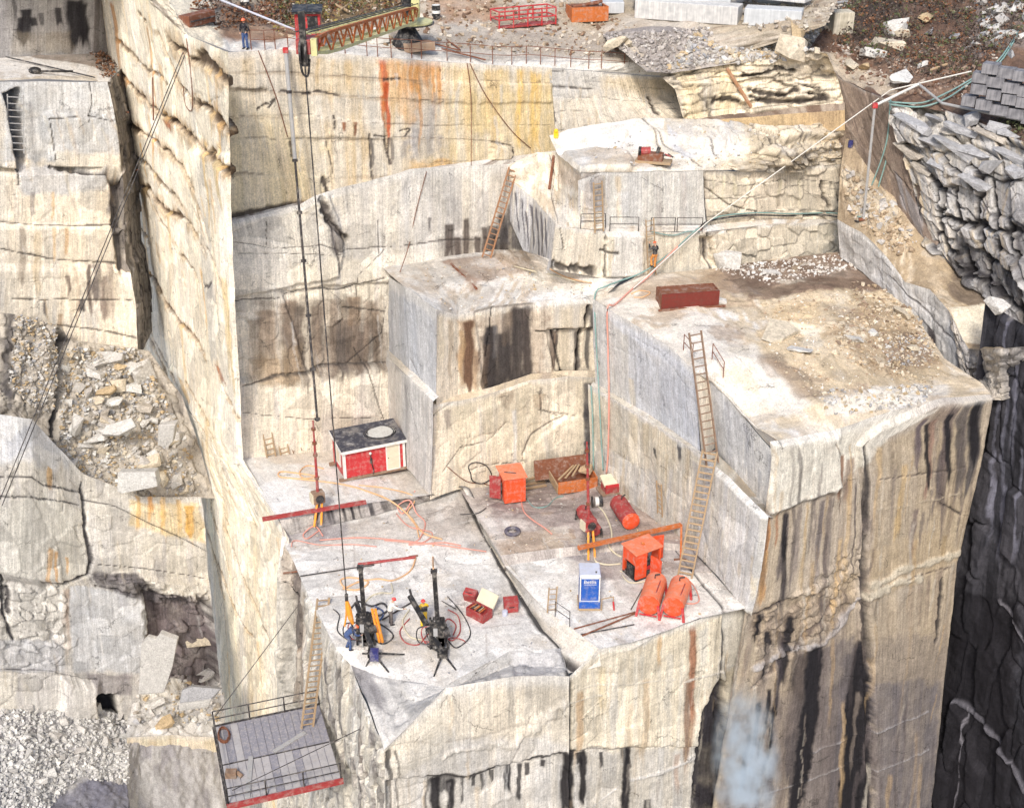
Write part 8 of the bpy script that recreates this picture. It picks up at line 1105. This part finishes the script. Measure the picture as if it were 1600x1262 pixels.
chips('gravel', 260, [(640, 420), (760, 400), (920, 440), (920, 462), (700, 485)], (.05, .22), ['mid_top'], label='stone chips on top of the middle block', cat='gravel', seed=32, power=3); chips('gravel', 300, [(880, 215), (1110, 195), (1340, 210), (1340, 260), (950, 262)], (.05, .3), ['shelf_top'], label='stone chips on the white shelf', cat='gravel', seed=33, power=3)
chips('rubble', 420, [(1315, 260), (1400, 320), (1440, 385), (1400, 400), (1330, 340)], (.08, .5), ['tan_ledge'], cols=[(.46, .37, .26), (.42, .4, .38), (.34, .26, .18)], label='broken tan stone below the brown wall', cat='rubble', seed=34)
# scrub and fallen leaves
def scrub(n, poly, names, size, mats, lab, seed, clump=9, name='brush'):
    rs = random.Random(seed); pa = [p for p in PATCHES if p.name in names]; U_ = np.concatenate([p.pu for p in pa]); V_ = np.concatenate([p.pv for p in pa]); PP = np.concatenate([p.P for p in pa]); ok = polysd(U_, V_, poly) > 0; PP = PP[ok]; m = MB(); mi = []
    for _ in range(n):
        c = Vector(PP[rs.randrange(len(PP))]); k_ = rs.randrange(len(mats)); hgt = rs.uniform(*size)
        for _ in range(clump):
            b = c + Vector((rs.gauss(0, .35), rs.gauss(0, .35), rs.uniform(0, hgt))); s_ = rs.uniform(.06, .17); u = Vector((rs.uniform(-1, 1), rs.uniform(-1, 1), rs.uniform(-.4, 1))).normalized(); v = u.orthogonal().normalized(); m.add([b - u * s_, b + v * s_ * .6, b + u * s_, b - v * s_ * .6], [(0, 1, 2, 3)]); mi.append(k_)
        for _ in range(2): e = c + Vector((rs.gauss(0, .3), rs.gauss(0, .3), hgt)); m.add([c + Vector((.015, 0, 0)), c - Vector((.015, 0, 0)), e], [(0, 1, 2)]); mi.append(0)
    o = m.build(name, mats[0])
    for x in mats[1:]: o.data.materials.append(MATS[x])
    o.data.polygons.foreach_set('material_index', mi[:len(o.data.polygons)] if len(mi) >= len(o.data.polygons) else mi + [0] * (len(o.data.polygons) - len(mi))); o['kind'] = 'stuff'; o['label'] = lab; o['category'] = 'brush'
scrub(900, [(1330, -40), (1620, -40), (1600, 60), (1500, 130), (1390, 120), (1310, 70)], ['brush_slope'], (.2, 1.0), ['leaf_dark', 'leaf_rust', 'leaf_dark', 'leaf_green'], 'dark dry brush covering the right slope', 21); scrub(380, [(420, -40), (660, -40), (640, 20), (540, 30), (430, 50)], ['rim'], (.2, .9), ['leaf_rust', 'leaf_green', 'leaf_yellow', 'leaf_dark'], 'autumn coloured brush behind the crane boom', 22); scrub(160, [(290, -10), (460, -10), (460, 40), (330, 45)], ['rim'], (.1, .5), ['leaf_rust', 'leaf_dark'], 'rust brown scrub behind the rim worker', 23); scrub(120, [(1550, 130), (1620, 150), (1620, 230), (1560, 200)], ['broken_wall', 'brush_slope'], (.2, .6), ['leaf_green', 'leaf_dark'], 'dark green plants under the dry stone wall', 24)
scrub(70, [(145, 78), (175, 95), (180, 130), (160, 118)], ['left_top', 'left_wall', 'ridge'], (.1, .4), ['leaf_rust', 'leaf_dark'], 'brown dead scrub in the corner of the left terrace', 25)
# rim odds and ends
for A_, B_, r, mt, lab in (((345, 5), (462, 52), .07, 'grey_plastic', 'long white pole lying diagonally behind the rim worker'), ((520, 10), (545, 22), .09, 'wood', 'pale broken timber in the brush behind the boom'), ((545, 12), (530, 24), .07, 'wood', 'second pale timber crossing the broken one'), ((690, 80), (760, 88), .05, 'rust_steel', 'rusty pipe along the rim right of the crane pivot'), ((1160, 22), (1330, 5), .12, 'grey_steel', 'long grey timber behind the sawn blocks'), ((1450, 118), (1478, 106), .09, 'wood', 'pale log on the brown scree by the wedge boulder'), ((10, 92), (150, 118), .05, 'hose_black', 'black bar lying on the white left terrace')):
    q0 = V3(S(*A_, None, 15)) + Vector((0, 0, .3)); q1 = V3(S(*B_, None, 15)) + Vector((0, 0, .3)); tag(MB().tube([(0, 0, 0), q1 - q0], r, 7).build('pole', mt, loc=q0), lab, 'pole')
for pts_, lab in (([(300, 10), (330, 15), (350, 5), (380, 18), (420, 15)], 'tangle of rusty wire behind the dark steel box'), ([(415, 0), (432, 12), (420, 22), (405, 10), (425, 4)], 'rusty wire loops left of the red cab'), ([(655, 60), (690, 70), (720, 75), (700, 62)], 'rusty wire right of the crane pivot')): hs(pts_, .05, 'rust_steel', lab, 'wire', 'wire', off=.4)
q = V3(S(55, 112, ['left_top'])); tag(MB().ball((0, 0, .2), (.45, .35, .25), 10).tube([(.3, 0, .15), (2.5, .2, .1)], .07).build('pump', 'black_paint', loc=q, smooth=True), 'black round pump with a pipe on the white left terrace', 'pump')
for A_, B_, lab in (((283, 80), (0, 780), 'long double cable slanting down across the left terraces, upper strand'), ((286, 84), (3, 790), 'long double cable slanting down across the left terraces, lower strand')):
    q0 = V3(AB(*A_)) + Vector((.2, -.4, 0)); q1 = V3(Y(*B_, 62)); tag(MB().tube([(0, 0, 0), q1 - q0], .03, 5).build('cable', 'dark_steel', loc=q0), lab, 'cable')
for A_, B_, lab in (((245, 120), (250, 185), 'short rusty rod fixed to the upper ridge face'), ((175, 152), (195, 122), 'thin rod leaning out of the ridge face'), ((182, 171), (210, 173), 'short horizontal rod on the ridge face'), ((202, 268), (226, 262), 'short bracket rod lower on the ridge face')): q0 = V3(AB(*A_)) + Vector((-.2, -.3, 0)); q1 = V3(AB(*B_)) + Vector((-.3, -.5, 0)); tag(MB().tube([(0, 0, 0), q1 - q0], .05, 6).build('rod', 'rust_steel', loc=q0), lab, 'rod')
for P_, lab in (([(288, 60), (293, 110), (296, 165), (290, 172), (284, 150), (286, 80)], 'black cable loop hanging on the ridge face'), ([(735, 98), (760, 150), (800, 205), (830, 232)], 'thin wire slanting down the upper wall'), ([(730, 100), (736, 150), (737, 255)], 'thin hose hanging straight down the upper wall'), ([(403, 75), (430, 150), (450, 215)], 'thin wire slanting down the left of the upper wall'), ([(668, 270), (650, 330), (640, 385), (625, 420)], 'thin wire hanging on the white back wall')): hs(P_, .028, 'rust_steel', lab, 'wire', 'wire', off=.12)
